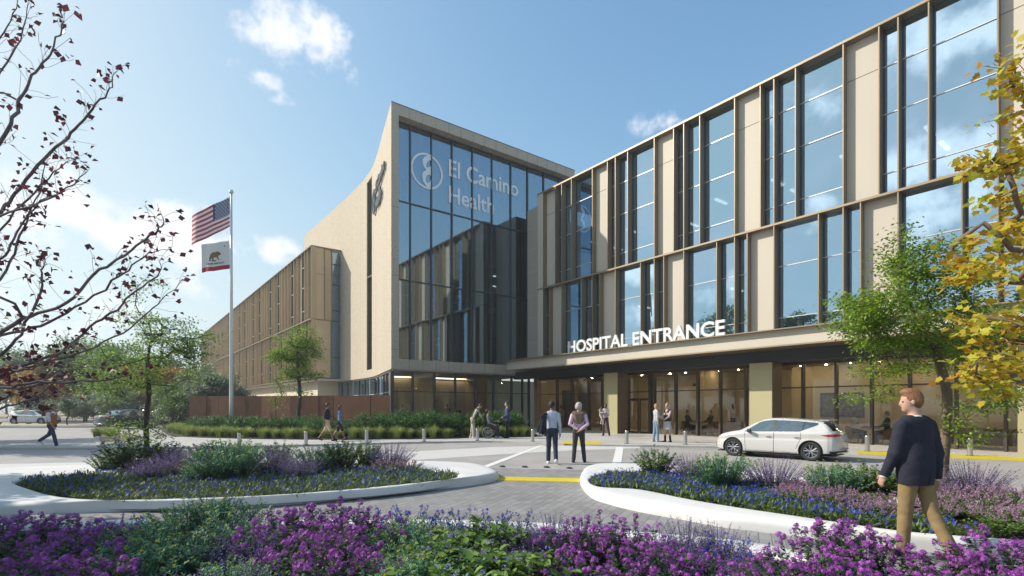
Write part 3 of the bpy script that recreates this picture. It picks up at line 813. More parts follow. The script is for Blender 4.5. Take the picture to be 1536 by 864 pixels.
# yellow painted kerb edge on the right
i0 = min(range(len(ks)), key=lambda i: abs(ks[i][0]-at(1279, 681)[0])); i1 = min(range(len(ks)), key=lambda i: abs(ks[i][0]-22.0))
mb = MB()
for a, b in zip(ks[i0:i1], ks[i0+1:i1+1]):
    d = Vector((b[0]-a[0], b[1]-a[1])).normalized(); n = Vector((-d.y, d.x))
    if n.y < 0: n = -n
    mb.quad((a[0], a[1], .084), (b[0], b[1], .084), (b[0]+n.x*.6, b[1]+n.y*.6, .084), (a[0]+n.x*.6, a[1]+n.y*.6, .084))
    mb.quad((a[0]-n.x*.004, a[1]-n.y*.004, .01), (b[0]-n.x*.004, b[1]-n.y*.004, .01), (b[0]-n.x*.004, b[1]-n.y*.004, .084), (a[0]-n.x*.004, a[1]-n.y*.004, .084))
tag(mb.build('kerb_markings', YELLOW), kind='structure')
def pxpoly(name, pts, z, m): return sheet(name, ccw([at(x, y, z)[:2] for x, y in pts]), z, m)
pxpoly('pavement_band', [(-200, 700), (300, 690), (560, 680), (640, 676), (740, 670.5), (850, 668.2), (960, 669.5), (960, 672.3), (860, 675.5), (760, 681), (640, 689), (420, 702), (100, 722), (-200, 735)], .004, PALE)
pxpoly('road_marking', [(719, 701), (731.7, 701), (817, 667.8), (808, 668.4)], .008, WHITEL)
pxpoly('road_marking', [(916, 704), (930.8, 704), (935.4, 670.7), (924.4, 670.3)], .008, WHITEL)
# wheel stop of tactile yellow across the throat, and the small patch by the door
def tactile(name, pts, z, h):
    mb = MB(); P = [at(x, y, z) for x, y in pts]; mb.prism(ccw([p[:2] for p in P]), z, z+h)
    a, b, c, d = [Vector(p) for p in P]
    nx, ny = 40, 4
    for i in range(nx):
        for j in range(ny):
            s, t = (i+.5)/nx, (j+.5)/ny
            p = (a*(1-s)+b*s)*(1-t) + (d*(1-s)+c*s)*t
            mb.lathe([(.02, 0), (.012, .006)], (p.x, p.y, z+h-.001), 6)
    return tag(mb.build(name, YELLOW), kind='structure')
tactile('road_marking', [(746, 721), (872, 724), (872, 718.2), (746, 715.6)], .004, .012)
tactile('sidewalk_marking', [(843, 665.6), (902, 666.6), (901, 662.4), (846, 661.8)], .08, .005)
mb = MB()
for x, y in ((721, 700.2), (753.5, 700.5), (787, 701), (820, 701.5), (854, 702.8), (888, 704.5)):
    p = at(x, y); mb.lathe([(.085, 0), (.08, .03), (.05, .042)], (p[0], p[1], .0), 12)
tag(mb.build('road_studs', mat('stud_dark', (.05, .05, .055), .4)), kind='structure')

# kerbed islands
def island(name, pairs, h=.20):
    O = catmull([at(o[0], o[1]) for o, i in pairs], 6, True); I = catmull([at(i[0], i[1], h-.01) for o, i in pairs], 6, True)
    n = len(O); prof = [(0, 0), (0, .09), (.015, .13), (.06, .165), (.14, .188), (.3, .197), (.8, .20), (.93, .197), (.985, .185), (1, .165), (1, .06)]
    vs = []
    for t, z in prof:
        for a, b in zip(O, I): vs.append((a[0]+(b[0]-a[0])*t, a[1]+(b[1]-a[1])*t, z*h/.2))
    fs = [(j*n+i, j*n+(i+1) % n, (j+1)*n+(i+1) % n, (j+1)*n+i) for j in range(len(prof)-1) for i in range(n)]
    mb = MB(); mb.add(vs, fs); o = tag(mb.build('kerb', KERB, smooth=True), kind='structure')
    bm = bmesh.new(); bm.from_mesh(o.data); bmesh.ops.recalc_face_normals(bm, faces=bm.faces); bm.to_mesh(o.data); bm.free()
    ins = [(p[0], p[1]) for p in I]
    s = sheet(name, ccw(ins), .12, SOIL)
    # inner kerb outline, for planting
    return ins
LP = [((747,716),(687,713)),((738,723),(678,718)),((700,729.5),(650,723)),((620,739),(590,730.5)),((520,750),(500,738)),((400,760),(390,745)),((240,766),(250,751)),((100,770.5),(140,750)),((-20,773),(80,743)),((-160,770),(45,733)),((-260,752),(22,724)),((-240,730),(30,719)),((-100,715),(60,714.5)),((20,710),(130,710)),((150,705.5),(200,707.5)),((300,702),(320,705.5)),((450,700),(450,704)),((580,699.5),(570,704)),((660,700),(640,705)),((715,704),(676,708.5))]
RP = [((871,722),(884,720)),((872.5,731),(884,723.5)),((882,743),(889,727.5)),((900,753),(905,731)),((955,767.5),(960,734)),((1028,781),(1030,748)),((1082,791),(1100,760)),((1155,800),(1173,771)),((1250,812),(1260,784)),((1330,822),(1353,797)),((1450,835),(1450,805)),((1560,846),(1560,812)),((1700,850),(1690,818)),((1800,830),(1780,812)),((1760,800),(1740,795)),((1536,768),(1520,772)),((1300,737),(1290,741)),((1100,715),(1095,719)),((980,705),(975,710)),((910,703),(912,711)),((882,708),(893,714))]
ISL_L = island('planting_bed', LP)
ISL_R = island('planting_bed', RP)
# near bed
NB = [(-260, 801), (0, 800), (180, 799), (400, 798.5), (640, 798), (830, 804), (944, 816), (1107, 832), (1200, 850), (1300, 872), (1420, 915), (1520, 960)]
nb = [tuple(p[:2]) for p in catmull([at(x, y) for x, y in NB], 6)]
nb = [p for p in nb]
inn = []
for i, p in enumerate(nb):
    a = Vector(nb[max(i-1, 0)]); b = Vector(nb[min(i+1, len(nb)-1)]); d = (b-a).normalized(); inn.append((p[0]-d.y*-.36 if 0 else p[0]+d.y*.36, p[1]-d.x*.36))
prof = [(0, 0), (0, .09), (.03, .13), (.12, .17), (.3, .19), (.9, .19), (1, .17), (1, .06)]
vs_, n = [], len(nb)
for t, z in prof:
    for a, b in zip(nb, inn): vs_.append((a[0]+(b[0]-a[0])*t, a[1]+(b[1]-a[1])*t, z))
mb = MB(); mb.add(vs_, [(j*n+i, (j+1)*n+i, (j+1)*n+i+1, j*n+i+1) for j in range(len(prof)-1) for i in range(n-1)])
tag(mb.build('kerb', KERB, smooth=True), kind='structure')
sheet('planting_bed', ccw(inn + [(3.4, 1.2), (-9, 1.2)]), .12, SOIL)
NEAR_IN = inn

# bed in front of the fence and tower
FB = [(246, 647.5), (262, 653.5), (300, 656.5), (400, 658.8), (500, 659.6), (640, 658.6), (700, 657), (790, 655.5), (806, 654)]
fb = [tuple(p[:2]) for p in catmull([at(x, y, .08) for x, y in FB], 6)]
mb = MB(); back = [(2.9, 36.5), (-7.3, 32.35), (-18, 36.5), (-24, 38)]
mb.prism(ccw(fb + [W(10.9, -.1)[:2], W(0, .1)[:2], (-9, 32.9), (-18, 36.2), (-23, 37.2), at(236, 640, .08)[:2]]), .05, .115)
tag(mb.build('planting_bed', SOIL), kind='structure')
FRONT = fb
# far verge, kerbed median and distant road
mb = MB(); mb.prism(ccw([(-120, 40.0), (-36.5, 40.6), (-31.5, 41.2), (-31.0, 43), (-36, 46), (-120, 46.5)]), -.05, .13); tag(mb.build('median_kerb', SIDE), kind='structure')
mb = MB(); mb.prism(ccw([(-118, 41.0), (-37, 41.5), (-33, 42.2), (-36.6, 45), (-118, 45.5)]), .1, .16); tag(mb.build('median_verge', DRY), kind='structure')
sheet('verge', [(-260, 62), (-22, 62), (-22, 120), (-260, 120)], .006, DRY)
sheet('road', [(-260, 66), (-24, 66), (-24, 74), (-260, 74)], .010, mat('asphalt', (.12, .12, .125), .8, var=.1, scale=2))
# small kerbed planter in the drive, with bare tan mulch
pp = [at(147, 651.5), at(208, 651.5), at(219, 660), at(206, 668), at(150, 671), at(140, 666)]
pp = [p[:2] for p in pp]
c0 = (sum(p[0] for p in pp)/6, sum(p[1] for p in pp)/6)
mb = MB(); mb.prism(ccw(pp), -.05, .13); tag(mb.build('kerb', SIDE), kind='structure')
sheet('planter_soil', ccw([(c0[0]+(p[0]-c0[0])*.82, c0[1]+(p[1]-c0[1])*.82) for p in pp]), .134, MULCH)
pxpoly('road_marking', [(147, 671.4), (176, 667.6), (203, 668.6), (160, 672)], .137, YELLOW) if 0 else None
# ================================================================== PLANTS
LEAF4 = np.array([(0, 0, 0), (.28, .45, .05), (0, 1, -.06), (-.28, .45, .05)]); 
LEAF4F = np.array([(0, 1, 2, 3)])
LEAF6 = np.array([(0, 0, 0), (.30, .38, .07), (.24, .72, .04), (0, 1, -.12), (-.24, .72, .04), (-.30, .38, .07), (0, .5, -.03)])
LEAF6F = np.array([(0, 1, 6, 5), (1, 2, 3, 6), (6, 3, 4, 5)])
NARROW = np.array([(-.09, 0, 0), (.09, 0, 0), (.07, .6, .05), (0, 1, 0), (-.07, .6, .05)])
NARROWF = np.array([(0, 1, 2, 4), (4, 2, 3, 3)])
NARROW = np.array([(0, 0, 0), (.11, .45, .03), (0, 1, 0), (-.11, .45, .03)])
NARROWF = np.array([(0, 1, 2, 3)])
PETAL4 = np.array([(0, 0, 0), (1, -.45, .15), (1.15, .45, .15), (.45, 1, .15), (-.45, 1.15, .15), (-1, .45, .15), (-1.15, -.45, .15), (-.45, -1, .15), (.45, -1.15, .15)])
PETAL4F = np.array([(0, 1, 2, 2), (0, 3, 4, 4), (0, 5, 6, 6), (0, 7, 8, 8)])
PETAL4F = np.array([(0, 1, 2), (0, 3, 4), (0, 5, 6), (0, 7, 8)])
DIAM = np.array([(0, -.5, 0), (.4, 0, .1), (0, .5, 0), (-.4, 0, .1)]); DIAMF = np.array([(0, 1, 2, 3)])

def rdir(rg, n, zlo=-1, zhi=1):
    z = rg.uniform(zlo, zhi, n); t = rg.uniform(0, 2*math.pi, n); r = np.sqrt(np.maximum(0, 1-z*z))
    return np.stack([r*np.cos(t), r*np.sin(t), z], 1)
def stems(rg, n, rad, h, hv, spread, lean=.35):
    """n stems: base points, tips, mid bow"""
    t = rg.uniform(0, 2*math.pi, n); r = rad*np.sqrt(rg.uniform(0, 1, n))
    base = np.stack([r*.45*np.cos(t), r*.45*np.sin(t), np.zeros(n)], 1)
    hh = h*(1 - hv*rg.uniform(0, 1, n)) * (1 - .28*(r/rad)**2)
    tip = np.stack([(r+spread*rg.uniform(.2, 1, n)*r)*np.cos(t), (r+spread*rg.uniform(.2, 1, n)*r)*np.sin(t), hh], 1) + rg.normal(0, rad*.06, (n, 3))*np.array([1, 1, .3])
    return base, tip
def on_stem(base, tip, f):
    """curved: rises then leans"""
    f = f[..., None]; p = base + (tip-base)*f
    q = base + (tip-base)*np.array([1, 1, 0])*(f**1.8) + (tip-base)*np.array([0, 0, 1])*f
    return .4*p + .6*q
def stem_tubes(base, tip, r, segs=4, frm=0.0):
    vs, fs = [], []
    n = len(base); k = 3
    F = np.linspace(frm, 1, segs)
    V = []
    for j, f in enumerate(F):
        c = on_stem(base, tip, np.full(n, f))
        for a in range(k):
            t = 2*math.pi*a/k
            V.append(c + np.array([math.cos(t), math.sin(t), 0])*r*(1-.6*f))
    V = np.stack(V, 1)   # n, segs*k, 3
    loc = []
    for j in range(segs-1):
        for a in range(k):
            loc.append((j*k+a, j*k+(a+1) % k, (j+1)*k+(a+1) % k, (j+1)*k+a))
    loc = np.array(loc)
    Fc = (loc[None] + (np.arange(n)*segs*k)[:, None, None]).reshape(-1, 4)
    return V.reshape(-1, 3), Fc

G_DARK = leafmat('leaf_dark', (.032, .072, .026), (.085, .165, .055), .25)
G_MID = leafmat('leaf_mid', (.075, .145, .03), (.21, .33, .07), .3)
G_OLIVE = leafmat('leaf_olive', (.06, .11, .025), (.19, .25, .07), .25)
G_BLUE = leafmat('leaf_bluegreen', (.05, .15, .085), (.18, .37, .19), .2)
G_GREY = leafmat('leaf_greygreen', (.06, .075, .055), (.13, .15, .10), .2)
F_MAG = leafmat('petal_magenta', (.22, .03, .29), (.58, .17, .63), .25)
F_LAV = leafmat('petal_lavender', (.22, .13, .34), (.46, .32, .62), .25)
F_PURP = leafmat('petal_purple', (.17, .10, .33), (.36, .25, .56), .25)
F_BLUE = leafmat('petal_blue', (.015, .03, .40), (.05, .085, .68), .2)
F_PINK = leafmat('petal_pink', (.36, .16, .34), (.62, .38, .56), .25)
F_LIL = leafmat('petal_lilac', (.22, .18, .50), (.42, .36, .72), .25)
F_YEL = leafmat('petal_yellow', (.35, .36, .03), (.62, .56, .05), .2)
STEM = mat('stem_green', (.05, .075, .03), .7)
STEMD = mat('stem_dark', (.05, .04, .03), .8)
GRASSL = leafmat('blade_light', (.17, .24, .05), (.40, .46, .14), .4)
GRASSD = leafmat('blade_dark', (.025, .075, .02), (.09, .19, .045), .3)

def plant_stock(seed, h=.66, rad=.37, n=30):
    """upright stems carrying domes of four-petalled magenta flowers"""
    rg = np.random.RandomState(seed); base, tip = stems(rg, n, rad, h, .5, .3)
    sv, sf = stem_tubes(base, tip, .005)
    m = 34; idx = np.repeat(np.arange(n), m); f = rg.uniform(.12, .96, n*m)
    P = on_stem(base[idx], tip[idx], f); D = rdir(rg, n*m, -.15, .7)
    lv, lf, lr = scatter(LEAF4, LEAF4F, rot_to(D, rg.uniform(-.6, .6, n*m)), P, rg.uniform(.04, .07, n*m), rg.uniform(0, 1, n*m))
    chunksF = [(sv, sf, 1, None), (lv, lf, 0, lr)]
    k = 34; idx = np.repeat(np.arange(n), k)
    D = rdir(rg, n*k, -.55, 1); 
    rr = rg.uniform(.028, .050, n)[idx]
    P = tip[idx] + D*rr[:, None]*np.array([1, 1, 1.05])*rg.uniform(.6, 1, n*k)[:, None] - np.array([0, 0, .012])
    # second lower tier of flowers on the upper stem
    low = rg.uniform(0, 1, n*k) < .22; P[low, 2] -= rg.uniform(.04, .12, low.sum())
    M = rot_to(np.cross(D, np.array([.3, .2, .93])) + 1e-3, rg.uniform(0, 6.28, n*k))
    # face petals outwards: local Z along D
    X = M[:, :, 1]; Z = D; Y = np.cross(Z, X); M = np.stack([X, Y, Z], 2)
    fv, ff, frr = scatter(PETAL4, PETAL4F, M, P, rg.uniform(.0085, .0135, n*k), np.clip(rg.normal(.5, .28, n*k), 0, 1))
    return [('foliage', chunksF, [G_DARK, STEM]), ('blossoms', [(fv, ff, 0, frr)], [F_MAG])]

def plant_catmint(seed, h=.55, rad=.42, n=150, fm=None):
    """fine arching spikes dotted with small purple flowers"""
    rg = np.random.RandomState(seed); base, tip = stems(rg, n, rad, h, .45, .35)
    sv, sf = stem_tubes(base, tip, .0028, 4)
    m = 14; idx = np.repeat(np.arange(n), m); f = rg.uniform(.05, .6, n*m)
    P = on_stem(base[idx], tip[idx], f); D = rdir(rg, n*m, -.1, .8)
    lv, lf, lr = scatter(LEAF4, LEAF4F, rot_to(D, rg.uniform(-.6, .6, n*m)), P, rg.uniform(.02, .04, n*m), rg.uniform(0, 1, n*m))
    k = 24; idx = np.repeat(np.arange(n), k); f = rg.uniform(.42, 1.0, n*k)
    f = np.round(f*16)/16 + rg.normal(0, .006, n*k)
    P = on_stem(base[idx], tip[idx], f) + rdir(rg, n*k)*.010
    fv, ff, fr_ = scatter(DIAM, DIAMF, rot_to(rdir(rg, n*k), rg.uniform(0, 6.28, n*k)), P, rg.uniform(.010, .017, n*k), rg.uniform(0, 1, n*k))
    return [('foliage', [(sv, sf, 1, None), (lv, lf, 0, lr)], [G_GREY, STEM]), ('blossoms', [(fv, ff, 0, fr_)], [fm or F_LAV])]

def plant_spurge(seed, h=.62, rad=.38, n=44):
    """blue-green upright stems set with short narrow leaves, yellow at the tips"""
    rg = np.random.RandomState(seed); base, tip = stems(rg, n, rad, h, .35, .35)
    sv, sf = stem_tubes(base, tip, .006)
    m = 70; idx = np.repeat(np.arange(n), m); f = rg.uniform(.04, 1.0, n*m)
    P = on_stem(base[idx], tip[idx], f); D = rdir(rg, n*m, .1, .75)
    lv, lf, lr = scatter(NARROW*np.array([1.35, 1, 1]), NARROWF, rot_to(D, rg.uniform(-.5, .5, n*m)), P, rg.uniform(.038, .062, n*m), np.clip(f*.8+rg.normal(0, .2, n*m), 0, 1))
    k = 9; sel = rg.uniform(0, 1, n) < .6; idx = np.repeat(np.arange(n)[sel], k); N_ = len(idx)
    P = tip[idx] + rdir(rg, N_, -.2, 1)*.014
    fv, ff, fr_ = scatter(DIAM, DIAMF, rot_to(rdir(rg, N_), rg.uniform(0, 6.28, N_)), P, rg.uniform(.012, .02, N_), rg.uniform(0, 1, N_))
    return [('foliage', [(sv, sf, 1, None), (lv, lf, 0, lr)], [G_BLUE, STEM]), ('blossoms', [(fv, ff, 0, fr_)], [F_YEL])]

def plant_leafy(seed, h=.6, rad=.36, n=26, ls=(.075, .125), g=None, per=24, fl=True):
    """leafy shrub with broad rounded leaves and a few lilac flower heads"""
    rg = np.random.RandomState(seed); base, tip = stems(rg, n, rad, h, .35, .3)
    sv, sf = stem_tubes(base, tip, .006)
    idx = np.repeat(np.arange(n), per); f = rg.uniform(.18, 1.0, n*per)
    P = on_stem(base[idx], tip[idx], f); D = rdir(rg, n*per, .0, .75)
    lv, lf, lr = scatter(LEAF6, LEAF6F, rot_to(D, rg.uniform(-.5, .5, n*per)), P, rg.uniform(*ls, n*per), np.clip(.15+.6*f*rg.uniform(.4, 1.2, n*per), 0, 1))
    out = [('foliage', [(sv, sf, 1, None), (lv, lf, 0, lr)], [g or G_MID, STEM])]
    if fl:
        k = 14; sel = rg.uniform(0, 1, n) < .5; idx = np.repeat(np.arange(n)[sel], k); N_ = len(idx)
        P = tip[idx] + rdir(rg, N_, -.5, 1)*.022 + np.array([0, 0, .01])
        fv, ff, fr_ = scatter(DIAM, DIAMF, rot_to(rdir(rg, N_), rg.uniform(0, 6.28, N_)), P, rg.uniform(.012, .018, N_), rg.uniform(0, 1, N_))
        out.append(('blossoms', [(fv, ff, 0, fr_)], [F_LIL]))
    return out

def plant_pink(seed, h=.42, rad=.4, n=60):
    rg = np.random.RandomState(seed); base, tip = stems(rg, n, rad, h, .4, .25)
    sv, sf = stem_tubes(base, tip, .004)
    m = 22; idx = np.repeat(np.arange(n), m); f = rg.uniform(.1, .9, n*m)
    P = on_stem(base[idx], tip[idx], f); D = rdir(rg, n*m, -.1, .8)
    lv, lf, lr = scatter(LEAF4, LEAF4F, rot_to(D, rg.uniform(-.6, .6, n*m)), P, rg.uniform(.03, .05, n*m), rg.uniform(0, 1, n*m))
    k = 30; idx = np.repeat(np.arange(n), k); f = rg.uniform(.78, 1.04, n*k)
    P = on_stem(base[idx], tip[idx], f) + rdir(rg, n*k)*.013
    fv, ff, fr_ = scatter(DIAM, DIAMF, rot_to(rdir(rg, n*k), rg.uniform(0, 6.28, n*k)), P, rg.uniform(.013, .02, n*k), rg.uniform(0, 1, n*k))
    return [('foliage', [(sv, sf, 1, None), (lv, lf, 0, lr)], [G_MID, STEM]), ('blossoms', [(fv, ff, 0, fr_)], [F_PINK])]

def plant_grass(seed, h=.5, rad=.42, n=330, m=None, w=.006):
    rg = np.random.RandomState(seed); t = rg.uniform(0, 6.28, n); e = rg.uniform(.0, 1, n)**.6
    hh = h*rg.uniform(.65, 1.1, n); out = rad*e*rg.uniform(.6, 1.2, n)
    d = np.stack([np.cos(t), np.sin(t), np.zeros(n)], 1); s = np.stack([-np.sin(t), np.cos(t), np.zeros(n)], 1)
    b = d*(rg.uniform(0, .12, n)*1)[:, None]
    F = [0, .35, .7, 1.0]; V = []
    for f in F:
        z = hh*(1.25*f - .35*f**3*(1+e)); c = b + d*(out*f**1.7)[:, None] + np.array([0, 0, 1])*z[:, None]
        ww = w*(1-.85*f)
        V += [c - s*ww, c + s*ww]
    V = np.stack(V, 1); loc = np.array([(2*j, 2*j+1, 2*j+3, 2*j+2) for j in range(3)])
    Fc = (loc[None] + (np.arange(n)*8)[:, None, None]).reshape(-1, 4)
    return [('blades', [(V.reshape(-1, 3), Fc, 0, np.repeat(rg.uniform(0, 1, n), 8))], [m or GRASSL])]

def plant_strap(seed, h=.95, rad=.6, n=34):
    """upright ferny stems with many narrow dark green leaves"""
    rg = np.random.RandomState(seed); base, tip = stems(rg, n, rad, h, .45, .4)
    sv, sf = stem_tubes(base, tip, .007)
    m = 44; idx = np.repeat(np.arange(n), m); f = rg.uniform(.1, 1.0, n*m)
    P = on_stem(base[idx], tip[idx], f); D = rdir(rg, n*m, .0, .8)
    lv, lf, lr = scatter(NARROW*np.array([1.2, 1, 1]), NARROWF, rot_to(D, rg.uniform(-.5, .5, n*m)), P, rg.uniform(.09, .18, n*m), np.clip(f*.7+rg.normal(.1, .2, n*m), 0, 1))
    return [('foliage', [(sv, sf, 1, None), (lv, lf, 0, lr)], [GRASSD, STEM])]

def plant_bluebell(seed, h=.5, rad=.34, n=40):
    rg = np.random.RandomState(seed); base, tip = stems(rg, n, rad, h, .5, .35)
    sv, sf = stem_tubes(base, tip, .003)
    m = 16; idx = np.repeat(np.arange(n), m); f = rg.uniform(.05, .9, n*m)
    P = on_stem(base[idx], tip[idx], f); D = rdir(rg, n*m, .2, .9)
    lv, lf, lr = scatter(NARROW, NARROWF, rot_to(D, rg.uniform(-.5, .5, n*m)), P, rg.uniform(.03, .07, n*m), rg.uniform(0, 1, n*m))
    k = 4; idx = np.repeat(np.arange(n), k)
    P = tip[idx] + rdir(rg, n*k)*.014 - np.array([0, 0, 1])*(rg.uniform(0, 1, n*k)**2*.05)[:, None]
    Z = rdir(rg, n*k, .0, 1); X = np.cross(Z, np.array([.31, .9, .1])); X /= np.linalg.norm(X, axis=1, keepdims=True)
    fv, ff, fr_ = scatter(PETAL4*np.array([1, 1, 1.2]), PETAL4F, np.stack([X, np.cross(Z, X), Z], 2), P, rg.uniform(.010, .016, n*k), rg.uniform(0, 1, n*k))
    return [('foliage', [(sv, sf, 1, None), (lv, lf, 0, lr)], [G_OLIVE, STEM]), ('blossoms', [(fv, ff, 0, fr_)], [F_BLUE])]

PROTO = {}
def proto(kind, fn, k, **kw):
    PROTO[kind] = []
    for i in range(k):
        parts = fn(100*len(PROTO)+i, **kw)
        PROTO[kind].append([(nm, np_mesh(kind+'_'+nm, ch, ms), ms) for nm, ch, ms in parts])
proto('stock_plant', plant_stock, 3)
proto('catmint_plant', lambda s: plant_catmint(s, .58, .46, 210), 3)
proto('purple_catmint', lambda s: plant_catmint(s, .6, .42, 150, F_PURP), 2)
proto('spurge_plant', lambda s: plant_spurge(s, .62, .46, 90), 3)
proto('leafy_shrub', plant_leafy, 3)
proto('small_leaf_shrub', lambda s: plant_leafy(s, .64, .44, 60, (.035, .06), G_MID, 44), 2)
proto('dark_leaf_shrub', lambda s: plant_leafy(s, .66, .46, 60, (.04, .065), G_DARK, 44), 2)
proto('pink_flower_plant', plant_pink, 2)
proto('grass_clump', plant_grass, 3)
proto('blue_flower_plant', plant_bluebell, 3)
proto('low_green_plant', lambda s: plant_leafy(s, .3, .42, 44, (.03, .05), G_MID, 26, False), 2)
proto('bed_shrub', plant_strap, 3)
PRG = random.Random(11)
def plant(kind, x, y, z, s, label, group, cat='plant', sz=None):
    v = PRG.choice(PROTO[kind])
    root = empty(kind, (x, y, z), PRG.uniform(0, 6.28), label, cat, group)
    root.scale = (s, s, (sz or s))
    for nm, me, ms in v: link(nm, me, root)
    return root
def plant_px(kind, px, Y, s, label, group, z=.12, **k):
    return plant(kind, (px-768)/F_PX*Y, Y, z, s, label, group, **k)

# ---- ground cover: blue flowered, olive leaved
def inside(poly, x, y):
    c = False; n = len(poly); j = n-1
    for i in range(n):
        xi, yi = poly[i][:2]; xj, yj = poly[j][:2]
        if (yi > y) != (yj > y) and x < (xj-xi)*(y-yi)/(yj-yi)+xi: c = not c
        j = i
    return c
def edge_dist(poly, x, y):
    P = np.array([p[:2] for p in poly]); Q = np.roll(P, -1, 0); d = Q-P; q = np.array([x, y])
    t = np.clip(((q-P)*d).sum(1)/np.maximum((d*d).sum(1), 1e-9), 0, 1)
    return np.sqrt((((P+d*t[:, None])-q)**2).sum(1)).min()
def groundcover(name, label, poly, n, seed, hmax=.24, keep=None, margin=.06):
    rg = np.random.RandomState(seed); P = np.array([p[:2] for p in poly]); lo, hi = P.min(0), P.max(0)
    pts = []
    while len(pts) < n:
        x, y = rg.uniform(lo, hi)
        if inside(poly, x, y) and edge_dist(poly, x, y) > margin*rg.uniform(.5, 2) and (keep is None or keep(x, y, rg)): pts.append((x, y))
    B = np.array(pts); B3 = np.concatenate([B, np.full((n, 1), .12)], 1)
    m = 24; idx = np.repeat(np.arange(n), m); hh = rg.uniform(.5, 1, n)*hmax
    D = rdir(rg, n*m, .25, .95); 
    lv, lf, lr = scatter(NARROW, NARROWF, rot_to(D, rg.uniform(-.5, .5, n*m)), B3[idx] + np.stack([rg.normal(0, .045, n*m), rg.normal(0, .045, n*m), rg.uniform(0, .6, n*m)*hh[idx]], 1), rg.uniform(.06, .13, n*m), rg.uniform(0, 1, n*m))
    k = 2; idx = np.repeat(np.arange(n), k)
    P = B3[idx] + np.stack([rg.normal(0, .05, n*k), rg.normal(0, .05, n*k), hh[idx]*rg.uniform(.55, 1.2, n*k)], 1)
    Z = rdir(rg, n*k, .2, 1); X = np.cross(Z, np.array([.31, .9, .1])); X /= np.linalg.norm(X, axis=1, keepdims=True); Y = np.cross(Z, X)
    fv, ff, fr_ = scatter(PETAL4*np.array([1, 1, 1.2]), PETAL4F, np.stack([X, Y, Z], 2), P, rg.uniform(.014, .023, n*k), rg.uniform(0, 1, n*k))
    root = empty(name, (0, 0, 0), 0, label, 'ground cover'); root['kind'] = 'stuff'
    link('foliage', np_mesh(name+'_leaves', [(lv, lf, 0, lr)], [G_OLIVE]), root)['kind'] = 'stuff'
    link('blossoms', np_mesh(name+'_flowers', [(fv, ff, 0, fr_)], [F_BLUE]), root)['kind'] = 'stuff'
groundcover('ground_cover', 'blue flowered ground cover filling the left kerbed bed', [p for p in ISL_L], 1300, 5, .19)
groundcover('ground_cover', 'blue flowered ground cover filling the right kerbed bed', [p for p in ISL_R], 1900, 6, .2, keep=lambda x, y, r: x < 4.9 + r.uniform(0, .8))

# ---- left island shrubs: (kind, px, Y, scale, label)
def island_plants(lst, group):
    for kind, px, Y, s, lab in lst:
        s *= 1.0 if kind == 'pink_flower_plant' else (1.32 if 'left' in group else 1.14)
        plant_px(kind, px, Y, s, lab, group)
island_plants([
 ('dark_leaf_shrub', 192, 12.3, 1.02, 'dark leafy shrub left of the young tree trunk in the left bed'),
 ('dark_leaf_shrub', 243, 12.9, .85, 'dark leafy shrub right of the young tree trunk in the left bed'),
 ('catmint_plant', 285, 11.6, 1.0, 'lavender coloured catmint between the tree and a blue-green spurge in the left bed'),
 ('small_leaf_shrub', 318, 13.2, .9, 'light green shrub behind the lavender catmint in the left bed'),
 ('spurge_plant', 345, 10.9, 1.18, 'largest blue-green spurge in the left bed, right of the tree'),
 ('catmint_plant', 262, 12.6, .85, 'small lavender catmint close behind the young tree in the left bed'),
 ('catmint_plant', 408, 11.9, .95, 'lavender catmint in the middle of the left bed, between two spurges'),
 ('small_leaf_shrub', 420, 13.3, .85, 'light green shrub at the back edge in the middle of the left bed'),
 ('spurge_plant', 474, 12.2, .88, 'smaller blue-green spurge right of the middle of the left bed'),
 ('small_leaf_shrub', 516, 12.6, .98, 'light green shrub right of the smaller spurge in the left bed'),
 ('small_leaf_shrub', 548, 13.3, .85, 'light green shrub behind the pink flowers in the left bed'),
 ('catmint_plant', 585, 12.9, 1.0, 'lavender catmint at the right end of the left bed'),
 ('pink_flower_plant', 580, 12.0, .95, 'pink spiked plant in front of the right end catmint in the left bed'),
 ('pink_flower_plant', 615, 12.3, .8, 'pink spiked plant nearest the right tip of the left bed'),
 ('small_leaf_shrub', 368, 13.4, .8, 'light green shrub behind the largest spurge in the left bed'),
 ('catmint_plant', 450, 11.4, .7, 'low lavender catmint close to the front kerb of the left bed'),
 ('spurge_plant', 300, 10.6, .62, 'small blue-green spurge at the front of the left bed, below the tree'),
 ('catmint_plant', 225, 11.2, .7, 'low lavender catmint in front of the young tree trunk in the left bed'),
 ('small_leaf_shrub', 160, 12.4, .6, 'small light green shrub leftmost in the left bed'),
], 'shrubs in the left kerbed bed')
